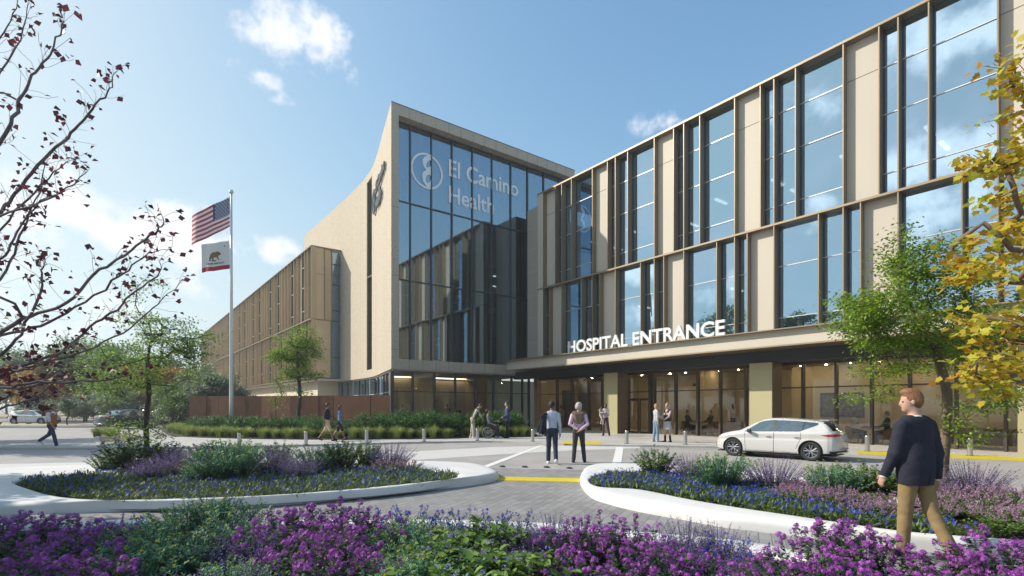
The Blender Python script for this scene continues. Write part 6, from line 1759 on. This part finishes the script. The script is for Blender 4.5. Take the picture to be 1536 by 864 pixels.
def make_car(label, paint, loc, face, scale=1.0, hatch=True, plate=True, group=None, q=1):
    """front is +x in the car's own frame, y to its left"""
    root = empty('parked_car', loc, math.atan2(face[1], face[0]), label, 'car', group)
    root.scale = (scale,)*3
    L2 = 2.19; NT = 96*q
    X = np.concatenate([np.linspace(-L2, -1.75, 60*q), np.linspace(-1.75, 1.7, 170*q)[1:], np.linspace(1.7, L2, 60*q)[1:]])
    top = [(-2.19, .62), (-2.17, .86), (-2.10, .98), (-2.02, 1.03), (-1.86, 1.20), (-1.70, 1.335), (-1.3, 1.395), (-.6, 1.45), (-.1, 1.465), (.1, 1.452), (.30, 1.41), (.6, 1.28), (.95, 1.08), (1.12, .99), (1.5, .92), (1.85, .82), (2.05, .71), (2.15, .60), (2.19, .52)] if hatch else \
          [(-2.3, .6), (-2.19, .80), (-2.15, .98), (-2.0, 1.02), (-1.6, 1.06), (-1.35, 1.12), (-.9, 1.36), (-.4, 1.45), (.1, 1.45), (.45, 1.36), (.95, 1.05), (1.12, .98), (1.5, .92), (1.85, .82), (2.05, .72), (2.15, .62), (2.19, .54)]
    zt = smooth_profile(top, X)
    belt = smooth_profile([(-2.19, .62), (-2.15, .86), (-2.05, .95), (-1.8, .98), (-1.2, .965), (0, .935), (.9, .905), (1.3, .865), (1.7, .80), (2.0, .70), (2.15, .58), (2.19, .52)], X)
    belt = np.minimum(belt, zt-.001)
    wid = smooth_profile([(-2.19, .70), (-2.1, .80), (-1.9, .86), (-1.3, .90), (0, .885), (1.2, .90), (1.6, .875), (1.9, .80), (2.1, .66), (2.19, .50)], X)
    zb = smooth_profile([(-2.19, .40), (-2.12, .30), (-1.9, .24), (-1.2, .19), (1.2, .18), (1.8, .20), (2.05, .24), (2.19, .32)], X)
    roofw = smooth_profile([(-2.19, .62), (-1.9, .60), (-1.5, .56), (0, .60), (.5, .60), (.95, .66), (1.3, .74), (2.0, .66), (2.19, .45)], X)
    V = np.zeros((len(X), NT, 3))
    for i, x in enumerate(X):
        w, b, z0, z1, rw = wid[i], belt[i], zb[i], zt[i], min(roofw[i], wid[i]-.02)
        gh = np.clip((z1-b)/.40, 0, 1)   # how much of a glasshouse there is here
        wb = w-.045
        ctl = [(0, z0), (w*.72, z0), (w*.93, z0+.03), (w*.985, z0+.12), (w, z0+(b-z0)*.42), (w*.992, z0+(b-z0)*.62), (w*.972, z0+(b-z0)*.74), (w*.985, b-.055), (wb+.012, b-.012), (wb-.01, b+.012*gh),
               (wb-.01-(wb-rw)*.45*gh-.02, b+(z1-b)*(.55)), (rw+.03*gh+.0, b+(z1-b)*(.86)), (rw-.06, b+(z1-b)*.965), (rw*.6, z1-.006), (0, z1)]
        C = np.array(catmull(ctl, 8)); d = np.r_[0, np.cumsum(np.linalg.norm(np.diff(C, axis=0), axis=1))]
        t = np.linspace(0, d[-1], NT); V[i, :, 0] = x; V[i, :, 1] = np.interp(t, d, C[:, 0]); V[i, :, 2] = np.interp(t, d, C[:, 1])
    # plan-view nose and tail curvature: pull corners back
    yy = V[:, :, 1]; e = np.clip((np.abs(V[:, :, 0])-1.75)/.44, 0, 1)
    V[:, :, 0] -= np.sign(V[:, :, 0])*e*.20*(yy/.9)**2
    def capring(row, dx):
        a = row.copy(); a[:, 1] *= .95; a[:, 2] = a[:, 2].mean()+(a[:, 2]-a[:, 2].mean())*.96; a[:, 0] += dx
        b = a.copy(); b[:, 1] = 0; b[:, 0] = a[NT//2, 0] + dx*2; return [a, b]
    c0, c1_ = capring(V[0], -.012), capring(V[-1], .012)
    V = np.stack([c0[1], c0[0]] + list(V) + [c1_[0], c1_[1]])
    nx = len(V)
    I = np.arange(nx-1)[:, None]*NT + np.arange(NT-1)[None]
    Fq = np.stack([I, I+NT, I+NT+1, I+1], -1).reshape(-1, 4)
    VV = V.reshape(-1, 3); C = VV[Fq].mean(1)
    nrm = np.cross(VV[Fq[:, 2]]-VV[Fq[:, 0]], VV[Fq[:, 3]]-VV[Fq[:, 1]]); nrm /= np.linalg.norm(nrm, axis=1, keepdims=True)+1e-9
    cx, cy, cz = C.T
    bx = np.interp(cx, X, belt); tx = np.interp(cx, X, zt)
    WX = (1.325, -1.335); wr = .365; wz = .335
    arch = ((np.hypot(cx-WX[0], cz-wz) < wr) | (np.hypot(cx-WX[1], cz-wz) < wr)) & (cy > .5)
    lip = ((np.hypot(cx-WX[0], cz-wz) < wr+.022) | (np.hypot(cx-WX[1], cz-wz) < wr+.022)) & (cy > .5)
    # windows
    hi = bx + (tx-bx)*.84
    front_x = 1.02 - (cz-.94)*1.42
    sidewin = (cy > .5) & (cz > bx+.035) & (cz < hi) & (cx < front_x-.10)
    rear_cut = (-1.62 + (cz-.98)*.35) if hatch else (-1.25 + (cz-.98)*.95)
    sidewin &= (cx > rear_cut) & ((cz > bx+.035+np.maximum(0, -.98-cx)*.42) if hatch else True)
    pil = (np.abs(cx-(-.14)) < .045) | (np.abs(cx-(-1.06 - (cz-1.)*.1)) < .03)
    side_g = sidewin & ~pil
    wsA, wsB = (1.02, .30)
    wind = (cz > np.interp(cx, X, belt)+.06) & (cx > .34) & (cx < .99) & (cz > tx - .30) & (cy < np.interp(cx, X, roofw)-.035) & (nrm[:, 2]*np.sign(nrm[:, 2]) > .3) & (tx-cz < .06)
    if hatch: rearg = (cx > -2.02) & (cx < -1.66) & (cz > 1.04) & (cz < 1.325) & (cy < .60 - (1.325-cz)*-.12) & (tx-cz < .10)
    else: rearg = (cx > -1.42) & (cx < -.86) & (tx-cz < .07) & (cy < .56) & (cz > 1.1)
    tail = (cx < -1.62) & (cz > .84+np.maximum(0, cx+1.85)*.25) & (cz < .935-np.maximum(0, cx+1.9)*.16) & (cy > .40)
    tailbar = (cx < -1.95) & (cz > .885) & (cz < .905) & (cy <= .42)
    head = (cx > 1.82) & (cz > .60) & (cz < .72) & (cy > .42) & (nrm[:, 0] > .0)
    grille = (cx > 2.0) & (cz > .30) & (cz < .50) & (cy < .55)
    plate_ = (cx < -2.0) & (cz > .60) & (cz < .70) & (cy < .27) & plate
    diff = (cz < .37) & (cx < -1.9) & (cz > .2)
    sill = (cz < np.interp(cx, X, zb)+.045) & (cx > -1.9)
    seam = ((np.abs(cx-.86-(cz-.5)*.05) < .008) | (np.abs(cx+.14) < .008)) & (cy > .5) & (cz > .26) & (cz < bx) 
    seam |= (np.abs(cx+1.03+(np.clip(.75-cz, 0, 1))*-.45) < .008) & (cy > .5) & (cz > .40) & (cz < bx)
    seam |= (np.abs(cz-.26) < .007) & (cy > .5) & (cx > -.9) & (cx < .86)
    grp = np.zeros(len(C), int)       # 0 paint, 1 glass side, 2 windscreen, 3 rear glass, 4 tail, 5 head, 6 dark, -1 hole
    for msk, g in ((sill, 6), (diff, 6), (grille, 6), (plate_, 6), (seam, 6), (sidewin, 6), (side_g, 1), (wind, 2), (rearg, 3), (tail, 4), (tailbar, 4), (head, 5), (lip, 6), (arch, -1)): grp[msk] = g
    if not hatch: pass
    mir = np.array([1, -1, 1.])
    def sub(name, gs, mats, inset=0.0, mirror='both', parent=root, rnd=None):
        f = np.isin(grp, gs); F1 = Fq[f]; 
        if not len(F1): return None
        u, inv = np.unique(F1, return_inverse=True); v = VV[u].copy(); F1 = inv.reshape(F1.shape)
        mi = np.zeros(len(F1), int)
        if 6 in gs and 0 in gs: mi = (grp[f] == 6).astype(int)
        ch = []
        if mirror in ('both', 'left'): ch.append((v, F1))
        if mirror in ('both', 'right'): ch.append((v*mir, F1[:, ::-1]))
        me = np_mesh(name, [(a, b, 0, None) for a, b in ch], mats, smooth=True)
        me.polygons.foreach_set('material_index', np.concatenate([mi]*len(ch)).astype(np.int32))
        bm = bmesh.new(); bm.from_mesh(me); bmesh.ops.remove_doubles(bm, verts=bm.verts, dist=.0008); bmesh.ops.recalc_face_normals(bm, faces=bm.faces); bm.to_mesh(me); bm.free()
        return link(name, me, parent)
    sub('body', [0, 6], [paint, CARDARK])
    sub('side_window', [1], [CARGLASS], mirror='left'); sub('side_window', [1], [CARGLASS], mirror='right')
    sub('windscreen', [2], [CARGLASS]); sub('rear_window', [3], [CARGLASS])
    sub('tail_light', [4], [TAILR], mirror='left'); sub('tail_light', [4], [TAILR], mirror='right')
    sub('headlight', [5], [HEADL], mirror='left'); sub('headlight', [5], [HEADL], mirror='right')
    # under-body, wheel wells and seats
    mb = MB(); mb.box(-1.95, 1.95, -.78, .78, .17, .20); mb.box(-1.9, 1.9, -.60, .60, .2, .62); mb.build('chassis', CARDARK, root)
    mb = MB()
    for sy in (.38, -.38):
        for sx in (.12, -.86): mb.box(sx-.30, sx+.25, sy-.24, sy+.24, .62, .72); mb.box(sx-.36, sx-.24, sy-.23, sy+.23, .70, 1.16); mb.box(sx-.35, sx-.26, sy-.11, sy+.11, 1.17, 1.32)
    mb.box(.62, .98, -.68, .68, .62, .90); mb.build('seats', SEATM, root, bevel=.04)
    for k, wx in enumerate(WX):
        for sy in (1, -1):
            y0 = .745*sy
            mb = MB(); pr = [(.20, -.105), (.29, -.11), (.322, -.10), (.333, -.07), (.335, 0), (.333, .07), (.322, .10), (.29, .11), (.225, .108), (.215, .06)]
            mb.lathe([(r, z*sy) for r, z in pr], (wx, y0, wz), 40, axis='y'); w_ = mb.build('wheel', TYRE, root, smooth=True)
            mb = MB(); mb.lathe([(.235, .03*sy), (.24, .09*sy), (.228, .108*sy), (.215, .095*sy), (.21, .04*sy)], (wx, y0, wz), 40, axis='y', m=0)
            mb.lathe([(.0, .03*sy), (.215, .03*sy), (.215, .02*sy)], (wx, y0, wz), 24, m=1, axis='y')
            mb.lathe([(.0, .09*sy), (.03, .09*sy), (.045, .06*sy)], (wx, y0, wz), 14, axis='y')
            for s5 in range(5):
                for dt in (-.16, .16):
                    t = 2*math.pi*s5/5+.3; a = Vector((math.cos(t+dt*.35)*.035, 0, math.sin(t+dt*.35)*.035)); b_ = Vector((math.cos(t+dt*1.5)*.222, 0, math.sin(t+dt*1.5)*.222))
                    c_ = Vector((wx, y0+.075*sy, wz)); mb.tube([c_+a, c_+(a+b_)*.5+Vector((0, .012*sy, 0)), c_+b_], [.018, .015, .017], 5)
            mb.build('rim', [RIM, RIMD], w_)
    for sy in (1, -1):
        mb = MB(); mb.add([(x, y*sy, z) for x, y, z in ((.62, .86, .90), (.80, .88, .92), (.72, 1.05, .935), (.60, 1.06, .93), (.62, .86, .97), (.78, .88, 1.0), (.72, 1.05, 1.06), (.58, 1.06, 1.065))], [(0, 3, 2, 1), (4, 5, 6, 7), (0, 1, 5, 4), (1, 2, 6, 5), (2, 3, 7, 6), (3, 0, 4, 7)])
        mb.build('wing_mirror', CARDARK if sy > 0 else paint, root, bevel=.02)
        for hx in (.02, -.92):
            mb = MB(); yv = np.interp(hx, X, wid)+.004; mb.tube([(hx-.09, yv*sy, .785), (hx, (yv+.022)*sy, .79), (hx+.09, yv*sy, .785)], .012, 6); mb.build('door_handle', CARDARK, root)
    if hatch:
        mb = MB(); mb.box(-1.80, -1.50, -.52, .52, 1.385, 1.41); mb.build('spoiler', paint, root, bevel=.01)
        if plate:
            mb = MB()
            for i in range(6): mb.box(-2.199, -2.19, -.17+.055*i, -.135+.055*i, .63, .67)
            mb.build('license_plate', mat('plate_mark', (.5, .5, .5), .5), root)
        for sy in (.4, -.4):
            mb = MB(); mb.box(-2.14, -2.0, sy-.1, sy+.1, .27, .33); mb.build('exhaust_tip', RIM, root, bevel=.02)
    return root
# ================================================================== CARS, FURNITURE, FLAGS, FENCE
ca = Vector(at(1101, 683.5)); cb = Vector(at(1217, 691.5)); mid = (ca+cb)/2; d = (ca-cb).normalized()
left = Vector((-d.y, d.x, 0))
if left.y > 0: pass
scar = (ca-cb).length/2.66
cpos = mid - left*(.745*scar) if (left.y < 0) else mid + left*(.745*scar)
make_car('white hatchback parked in front of the entrance columns', PAINT_W, (cpos.x, cpos.y, 0), (d.x, d.y), scar, q=3)
p = at(47, 637.0); make_car('white hatchback parked behind the median at the far left', PAINT_W, (p[0], p[1]+.4, 0), (1, .0), .92, plate=False)
p = at(152, 644); make_car('dark blue sedan parked with its red tail lights towards us', PAINT_D, (p[0]+.6, p[1]+1.9, 0), (.30, .95), 1.0, hatch=False, plate=False)
p = at(122, 625); make_car('silver car parked farthest away between the bushes', PAINT_S, (p[0], p[1], 0), (1, .1), 1.0, hatch=False, plate=False)
p = at(214, 623); make_car('grey car half hidden behind the slim young tree', PAINT_S, (p[0], p[1], 0), (-1, .2), 1.0, plate=False)
p = at(248, 625); make_car('dark car parked beside the left end of the fence', PAINT_D, (p[0], p[1], 0), (-1, .1), 1.0, plate=False)

# bollards
BOL = mat('bollard_steel', (.45, .45, .46), .35, .8, var=.05, scale=3)
proto_b = empty('bollard', (0, 0, 0))
mb = MB(); mb.lathe([(.075, 0), (.075, .40), (.07, .405), (.07, .415), (.075, .42), (.075, .54), (.068, .555), (.0, .556)], (0, 0, 0), 20); mb.build('post', BOL, proto_b, smooth=False)
mb = MB(); mb.lathe([(.11, 0), (.11, .012), (.076, .016)], (0, 0, 0), 20); mb.build('base_plate', CARDARK, proto_b)
spots = [(359, 670.5, 'first short steel bollard from the left, nearest the flagpole'), (459, 666.8, 'short steel bollard left of the couple in shorts'), (550, 664.5, 'short steel bollard right of the couple in shorts'),
 (636, 662.3, 'short steel bollard before the reception windows'), (716, 661, 'short steel bollard in front of the bending man'), (799, 662.2, 'short steel bollard left of the man with the jacket'),
 (940, 665.3, 'short steel bollard in front of the entrance doors'), (1028, 666.7, 'short steel bollard between the dress woman and the car bonnet'), (1301, 677, 'short steel bollard behind the rear of the white car'), (1455, 683.5, 'short steel bollard right of the forked tree trunk')]
for i, (px, py, lab) in enumerate(spots):
    o = proto_b if i == 0 else copy_tree(proto_b)
    o.location = at(px, py, .08); tag(o, lab, 'bollard', 'steel bollards along the kerb')

# rust coloured fence
CORTEN = mat('corten_steel', (.16, .068, .035), .75, .15, var=.16, scale=1.6, bump=.15, bscale=30)
fpts = [(-22.5, 37.0), (-20.6, 36.6), (-17.6, 35.7), (-15.2, 34.9), (-12.9, 34.7), (-10.3, 33.6), (-7.75, 32.75)]
fx = [284, 310, 345, 392, 435, 500, 584]; fy = [36.6, 36.4, 36.0, 35.6, 34.9, 34.2, 33.1]
fpts = [((x-768)/F_PX*y, y) for x, y in zip(fx, fy)]
fence = empty('fence', (0, 0, 0), 0, 'rust coloured steel fence of flat panels left of the tower', 'fence')
rr = random.Random(2)
for (a, b) in zip(fpts, fpts[1:]):
    a, b = Vector(a), Vector(b); L_ = (b-a).length; n = max(1, round(L_/1.25)); dd = (b-a).normalized(); nn = Vector((dd.y, -dd.x))
    for i in range(n):
        p, q = a+(b-a)*(i/n)+dd*.012, a+(b-a)*((i+1)/n)-dd*.012; j = nn*rr.uniform(-.02, .02)
        mb = MB(); mb.prism(ccw([(p+j)[:], (q+j)[:], (q+j-nn*.05)[:], (p+j-nn*.05)[:]]), .1, 2.38); mb.build('fence_panel', CORTEN, fence)
    for i in range(n):
        if rr.random() < .55:
            p = a+(b-a)*((i+.5)/n); mb = MB(); mb.tube([(p.x+nn.x*.06, p.y+nn.y*.06, .1), (p.x+nn.x*.06, p.y+nn.y*.06, rr.uniform(1.2, 1.75))], .018, 6); mb.build('rod', ALU, fence)

# flagpole and flags
PY = 30.0; fpx = (347-768)/F_PX*PY
pole = empty('flagpole', (fpx, PY, .1), 0, 'tall white flagpole with a ball finial in front of the side wing', 'flagpole')
ptop = EYE + (HOR-291)/F_PX*PY - .1
mb = MB(); mb.tube([(0, 0, 0), (0, 0, 2), (0, 0, ptop*.6), (0, 0, ptop)], [.115, .112, .085, .055], 16); mb.build('pole', mat('pole_white', (.62, .63, .65), .35, .3), pole, smooth=True)
mb = MB(); mb.lathe([(.0, -.13)]+[(.13*math.sin(t), -.13*math.cos(t)) for t in np.linspace(.2, 3.0, 9)]+[(0, .13)], (0, 0, ptop+.12), 16); mb.build('finial', mat('finial', (.6, .6, .6), .3, .7), pole, smooth=True)
mb = MB(); mb.lathe([(.22, 0), (.22, .06), (.13, .12)], (0, 0, 0), 20); mb.build('base', mat('pole_base', (.4, .4, .42), .4, .6), pole)
def flag_point(fx_, fz_, w, h, drop, x0, z0, ph):
    """fx_ 0 at the hoist .. 1 at the fly; fz_ 0 bottom .. 1 top"""
    yv = .10*math.sin(fx_*6.5+ph+fz_*.8)*fx_**.6 + .04*math.sin(fx_*13+ph)*fx_
    return (x0 - w*fx_, yv - .25*fx_, z0 + h*fz_ - drop*fx_ + .05*math.sin(fx_*7+ph)*fx_ - (.04*math.sin(fz_*3.1)*w*(1-fx_)))
RED = mat('flag_red', (.50, .018, .03), .8); WHT = mat('flag_white', (.72, .72, .72), .8); NAVY = mat('flag_blue', (.015, .025, .14), .8)
def sp(px, py): q = atY(px, py, PY); return q
us = empty('national_flag', (fpx, PY, 0), 0, 'US stars and stripes flag flying on the pole', 'flag')
w1, h1, dr1 = (345-291)/F_PX*PY, 45/F_PX*PY, 31/F_PX*PY; z01 = sp(0, 340)[2]
mb = MB(); nc = 28
for r_ in range(13):
    for c_ in range(nc):
        f0, f1 = c_/nc, (c_+1)/nc; g0, g1 = r_/13, (r_+1)/13
        canton = f0 < .4 and r_ >= 6
        m_ = 2 if canton else (0 if r_ % 2 == 0 else 1)
        mb.quad(*[flag_point(a, b, w1, h1, dr1, -.09, z01, 0) for a, b in ((f1, g0), (f0, g0), (f0, g1), (f1, g1))], m_)
mb.build('cloth', [RED, WHT, NAVY], us, smooth=True)
mb = MB()
for r_ in range(9):
    for c_ in range(6 if r_ % 2 == 0 else 5):
        fx_ = .4*((c_+.5 + (0 if r_ % 2 == 0 else .5))/6); fz_ = 6/13 + (7/13)*((r_+.5)/9); pts = []
        for k in range(10):
            t = math.pi/2 + k*math.pi/5; rad = .055 if k % 2 == 0 else .024; pts.append((fx_+rad*math.cos(t)/w1, fz_+rad*math.sin(t)/h1))
        for yo in (-.012, .012):
            mb.add([(q[0], q[1]+yo, q[2]) for q in [flag_point(a, b, w1, h1, dr1, -.09, z01, 0) for a, b in pts]], [tuple(range(10))])
mb.build('stars', WHT, us)
ca_ = empty('state_flag', (fpx, PY, 0), 0, 'white California bear flag with a red stripe flying below the US flag', 'flag')
w2, h2, dr2 = (345-305)/F_PX*PY, 42/F_PX*PY, 8/F_PX*PY; z02 = sp(0, 403)[2]; FWH = mat('flag_cream', (.66, .65, .62), .8); FRD = mat('flag_crimson', (.36, .015, .04), .8)
mb = MB()
for r_ in range(12):
    for c_ in range(24):
        f0, f1 = c_/24, (c_+1)/24; g0, g1 = r_/12, (r_+1)/12
        mb.quad(*[flag_point(a, b, w2, h2, dr2, -.09, z02, 1.6) for a, b in ((f1, g0), (f0, g0), (f0, g1), (f1, g1))], 1 if r_ < 2 else 0)
mb.build('cloth', [FWH, FRD], ca_, smooth=True)
def on_flag(name, polys, m, off=.012):
    mb = MB()
    for poly in polys:
        for yo in (-off, off):
            P_ = [flag_point(1-a, b, w2, h2, dr2, -.09, z02, 1.6) for a, b in poly]     # a runs left to right as seen from the drive
            mb.add([(q[0], q[1]+yo, q[2]) for q in P_], [tuple(range(len(poly)))])
    return mb.build(name, m, ca_)
bear = [(.30,.47),(.33,.58),(.38,.66),(.46,.69),(.54,.68),(.58,.70),(.62,.69),(.66,.66),(.70,.62),(.71,.57),(.67,.55),(.63,.55),(.62,.50),(.64,.44),(.66,.40),(.61,.40),(.58,.47),(.55,.50),(.47,.50),(.45,.45),(.47,.40),(.42,.40),(.40,.47),(.37,.46),(.36,.40),(.30,.40),(.31,.44)]
on_flag('bear', [bear], mat('bear_brown', (.20, .11, .05), .9))
on_flag('grass', [[(.22, .36), (.30, .40), (.50, .395), (.68, .40), (.76, .37), (.5, .355)]], mat('flag_green', (.03, .16, .05), .9), .009)
st = [(.83+.035*math.cos(math.pi/2+k*math.pi/5)*(1 if k % 2 == 0 else .42), .84+.04*math.sin(math.pi/2+k*math.pi/5)*(1 if k % 2 == 0 else .42)) for k in range(10)]
on_flag('star', [st], FRD)
tm = text_mesh('flag_lettering', 'CALIFORNIA REPUBLIC', .15, .004, .002, 1.0, mirror=True, align='CENTER')
xs = [v.co.x for v in tm.vertices]; k = .62*w2/(max(xs)-min(xs))
for v in tm.vertices:
    a = .5 + v.co.x*k/w2; b_ = .245 + v.co.y*k*1.6/h2; q = flag_point(1-a, b_, w2, h2, dr2, -.09, z02, 1.6); v.co = (q[0], q[1]-.012 + v.co.z, q[2])
tm.materials.append(mat('flag_text', (.06, .05, .04), .9)); link('lettering', tm, ca_)

# wheelchair
wc = empty('wheelchair', (wp[0], wp[1], S8), math.atan2(-.12, 1), 'black wheelchair holding the man in the grey jacket', 'wheelchair')
for sy in (1, -1):
    mb = MB(); y = .29*sy; ring = [(-.05+.29*math.cos(t), y, .30+.29*math.sin(t)) for t in np.linspace(0, 2*math.pi, 33)]
    mb.tube(ring, .018, 6); w_ = mb.build('wheel', TYRE, wc)
    mb = MB(); ring = [(-.05+.25*math.cos(t), y+.03*sy, .30+.25*math.sin(t)) for t in np.linspace(0, 2*math.pi, 25)]; mb.tube(ring, .010, 5); mb.build('push_rim', RIM, w_)
    mb = MB()
    for k in range(12): t = k*math.pi/6; mb.tube([(-.05, y, .30), (-.05+.285*math.cos(t), y, .30+.285*math.sin(t))], .003, 3)
    mb.lathe([(0, -.03), (.03, -.03), (.03, .03), (0, .03)], (-.05, y, .30), 10, axis='y'); mb.build('spokes', RIM, w_)
    mb = MB(); ring = [(.38+.075*math.cos(t), .22*sy, .078+.075*math.sin(t)) for t in np.linspace(0, 2*math.pi, 17)]; mb.tube(ring, .014, 5); mb.build('caster', TYRE, wc)
    mb = MB(); yy = .24*sy; mb.tube([(-.26, yy, .92), (-.22, yy, .88), (-.18, yy, .45), (.25, yy, .45), (.40, yy, .40), (.46, yy, .14)], .013, 6); mb.tube([(-.05, yy, .30), (-.17, yy, .45)], .013, 6); mb.tube([(.38, .22*sy, .09), (.33, yy, .43)], .012, 6)
    mb.tube([(-.34, yy, .93), (-.24, yy, .92)], .018, 6); mb.build('frame', CARDARK, wc)
mb = MB(); mb.box(-.2, .24, -.23, .23, .44, .49); mb.build('seat', CARDARK, wc); mb = MB(); mb.box(-.24, -.19, -.23, .23, .48, .86); mb.build('backrest', CARDARK, wc)
mb = MB(); mb.box(.42, .56, -.2, .2, .08, .10); mb.build('footrest', CARDARK, wc)

# lobby furniture
LEATH = mat('armchair_tan', (.20, .095, .045), .55, var=.1, scale=3); WOOD = mat('table_wood', (.14, .09, .05), .45)
def tub_chair(label, u, v, face, group='tub chairs in the lobby'):
    r = empty('tub_chair', WI(u, v), math.atan2(face[1], face[0]) - math.pi/2, label, 'armchair', group)
    mb = MB(); T_ = np.linspace(-.15, math.pi+.15, 15)
    ou = [(.36*math.cos(t), -.36*math.sin(t)*.95) for t in T_]; inn2 = [(.29*math.cos(t), -.29*math.sin(t)*.95) for t in T_]
    vs_, n = [], len(T_)
    for i, t in enumerate(T_):
        hgt = .62 + .16*max(0, math.sin(t))
        vs_ += [(*ou[i], .22), (*ou[i], hgt), (*inn2[i], hgt), (*inn2[i], .22)]
    fs = [(4*i+a, 4*i+(a+1) % 4, 4*i+4+(a+1) % 4, 4*i+4+a) for i in range(n-1) for a in range(4)] + [(0, 1, 2, 3), (4*n-1, 4*n-2, 4*n-3, 4*n-4)]
    mb.add(vs_, fs); o = mb.build('backrest', LEATH, r, bevel=.02)
    mb = MB(); mb.box(-.29, .29, -.27, .30, .24, .44); mb.build('seat', LEATH, r, bevel=.03)
    for x in (-.24, .24):
        for y in (-.22, .24): mb = MB(); mb.tube([(x, y, .24), (x*1.1, y*1.1, 0)], [.02, .012], 6); mb.build('leg', CARDARK, r)
def round_table(label, u, v):
    r = empty('cafe_table', WI(u, v), 0, label, 'table', 'round tables in the lobby')
    mb = MB(); mb.lathe([(0, .70), (.36, .70), (.37, .715), (.36, .73), (0, .73)], (0, 0, 0), 24); mb.build('table_top', WOOD, r); mb = MB(); mb.tube([(0, 0, .02), (0, 0, .70)], .03, 8); mb.build('leg', CARDARK, r); mb = MB(); mb.lathe([(.24, 0), (.24, .015), (.04, .03)], (0, 0, 0), 20); mb.build('base', CARDARK, r)
nA = (-AV[0], -AV[1]); pA_ = (AV[0], AV[1])
tub_chair('tan tub chair under the woman in the dark blazer', 12.6, va_, nA); tub_chair('tan tub chair under the man in the dark sweater', 12.6, vb_, pA_); round_table('round wooden table between the two people at the left lobby window', 12.6, (va_+vb_)/2)
tub_chair('tan tub chair under the woman in the pale blouse', 12.4, vc_, nA); tub_chair('tan tub chair under the man in the dark suit', 12.6, vd_, pA_); round_table('round wooden table between the two people at the right lobby window', 12.5, (vc_+vd_)/2)
def sofa(label, u, v, L_):
    r = empty('lobby_sofa', WI(u, v), math.atan2(-AV[1], -AV[0]), label, 'sofa')
    mb = MB(); mb.box(-L_/2, L_/2, -.4, .35, .18, .44); mb.build('seat', LEATH, r, bevel=.04); mb = MB(); mb.box(-L_/2, L_/2, -.42, -.22, .3, .82); mb.build('backrest', LEATH, r, bevel=.05)
    for s_ in (-1, 1): mb = MB(); mb.box(s_*L_/2-.09, s_*L_/2+.09, -.42, .36, .16, .62); mb.build('arm', LEATH, r, bevel=.04)
    for x in (-L_/2+.1, L_/2-.1):
        for y in (-.35, .3): mb = MB(); mb.tube([(x, y, .2), (x, y, 0)], .02, 6); mb.build('leg', CARDARK, r)
sofa('tan leather sofa in the lobby behind the car bonnet', 12.9, vpx(1098, 12.9), 2.0)
sofa('dark sofa in the lobby left of the right hand column', 13.0, vpx(1490, 13.0), 2.2)
# framed picture on the lobby wall: a plain dark abstract stand-in
vq = vpx(1262, 15.22); pr_ = empty('wall_picture', W(15.28, vq, 1.75), ROTB, 'dark framed picture on the lobby wall above the white car', 'picture')
mb = MB(); mb.box(-.03, .0, -1.0, 1.0, -.62, .62); mb.build('frame', CARDARK, pr_)
mb = MB(); mb.box(-.034, -.031, -.9, .9, -.52, .52); mb.build('image', mat('picture_abstract', (.10, .085, .06), .6, var=.9, scale=5), pr_)
# leaf shaped wall mural behind the left table
mu = empty('wall_mural', W(17.17, vpx(1037, 17.17), 1.9), ROTB, 'dark leaf shaped wall decoration behind the left lobby table', 'mural')
mb = MB(); rg = np.random.RandomState(3)
for i in range(15):
    a, b_ = rg.normal(0, .42), rg.normal(.25, .5); rad = rg.uniform(.12, .24); n = 12
    mb.add([(-.01-.002*i, a+rad*math.cos(t), b_+rad*1.25*math.sin(t)) for t in np.linspace(0, 2*math.pi, n+1)[:-1]], [tuple(range(n))])
mb.build('leaves', mat('mural_dark', (.045, .035, .025), .9), mu)
# reception counter and its wall sign
rc = empty('reception_counter', W(6.4, 4.75, .05), ROTB, 'beige reception counter behind the tower ground floor glass', 'counter')
mb = MB(); mb.box(-1.9, 1.9, -.3, .3, 0, 1.0); mb.build('front_panel', INWALL, rc); mb = MB(); mb.box(-1.95, 1.95, -.36, .36, 1.0, 1.06); mb.build('counter_top', WOOD, rc); mb = MB(); mb.box(1.2, 1.55, -.1, .12, 1.06, 1.32); mb.build('monitor', CARDARK, rc)
sg = empty('reception_sign', W(5.3, 6.17, 2.35), ROTB, 'orange heart shaped wall sign with dark lettering behind the reception counter', 'sign')
hp = [(.42*(16*math.sin(t)**3)/16, 0, .42*(13*math.cos(t)-5*math.cos(2*t)-2*math.cos(3*t)-math.cos(4*t))/16) for t in np.linspace(0, 2*math.pi, 41)[:-1]]
mb = MB(); mb.add(hp, [tuple(range(40))]); mb.build('heart', mat('sign_orange', (.50, .22, .03), .6), sg)
rg = np.random.RandomState(1); mb = MB()
for row, (z, h, n) in enumerate(((.08, .09, 9), (-.22, .17, 8))):
    x = .46
    for i in range(n): w_ = h*rg.uniform(.5, .9); mb.tube([(x+w_/2+w_/2*math.cos(t), -.02, z+h/2*math.sin(t)) for t in np.linspace(rg.uniform(0, 2), rg.uniform(4, 6.5), 9)], .018 if row else .011, 4); x += w_*1.18
mb.build('lettering', mat('sign_brown', (.06, .045, .03), .8), sg)
# indoor plant left of the first column
# ------------------------------------------------------------------ air
mb = MB(); mb.box(-710, 510, -130, 1510, -1.0, 24.0)
hz = bpy.data.materials.new('air_haze'); N, L = nodes_of(hz); N.remove(N['Principled BSDF'])
pv = N.new('ShaderNodeVolumePrincipled'); pv.inputs['Color'].default_value = (.86, .92, 1.0, 1); pv.inputs['Density'].default_value = .0010; pv.inputs['Anisotropy'].default_value = .35
L.new(pv.outputs[0], N['Material Output'].inputs['Volume'])
tag(mb.build('haze', hz), kind='stuff')
scene.cycles.volume_bounces = 0
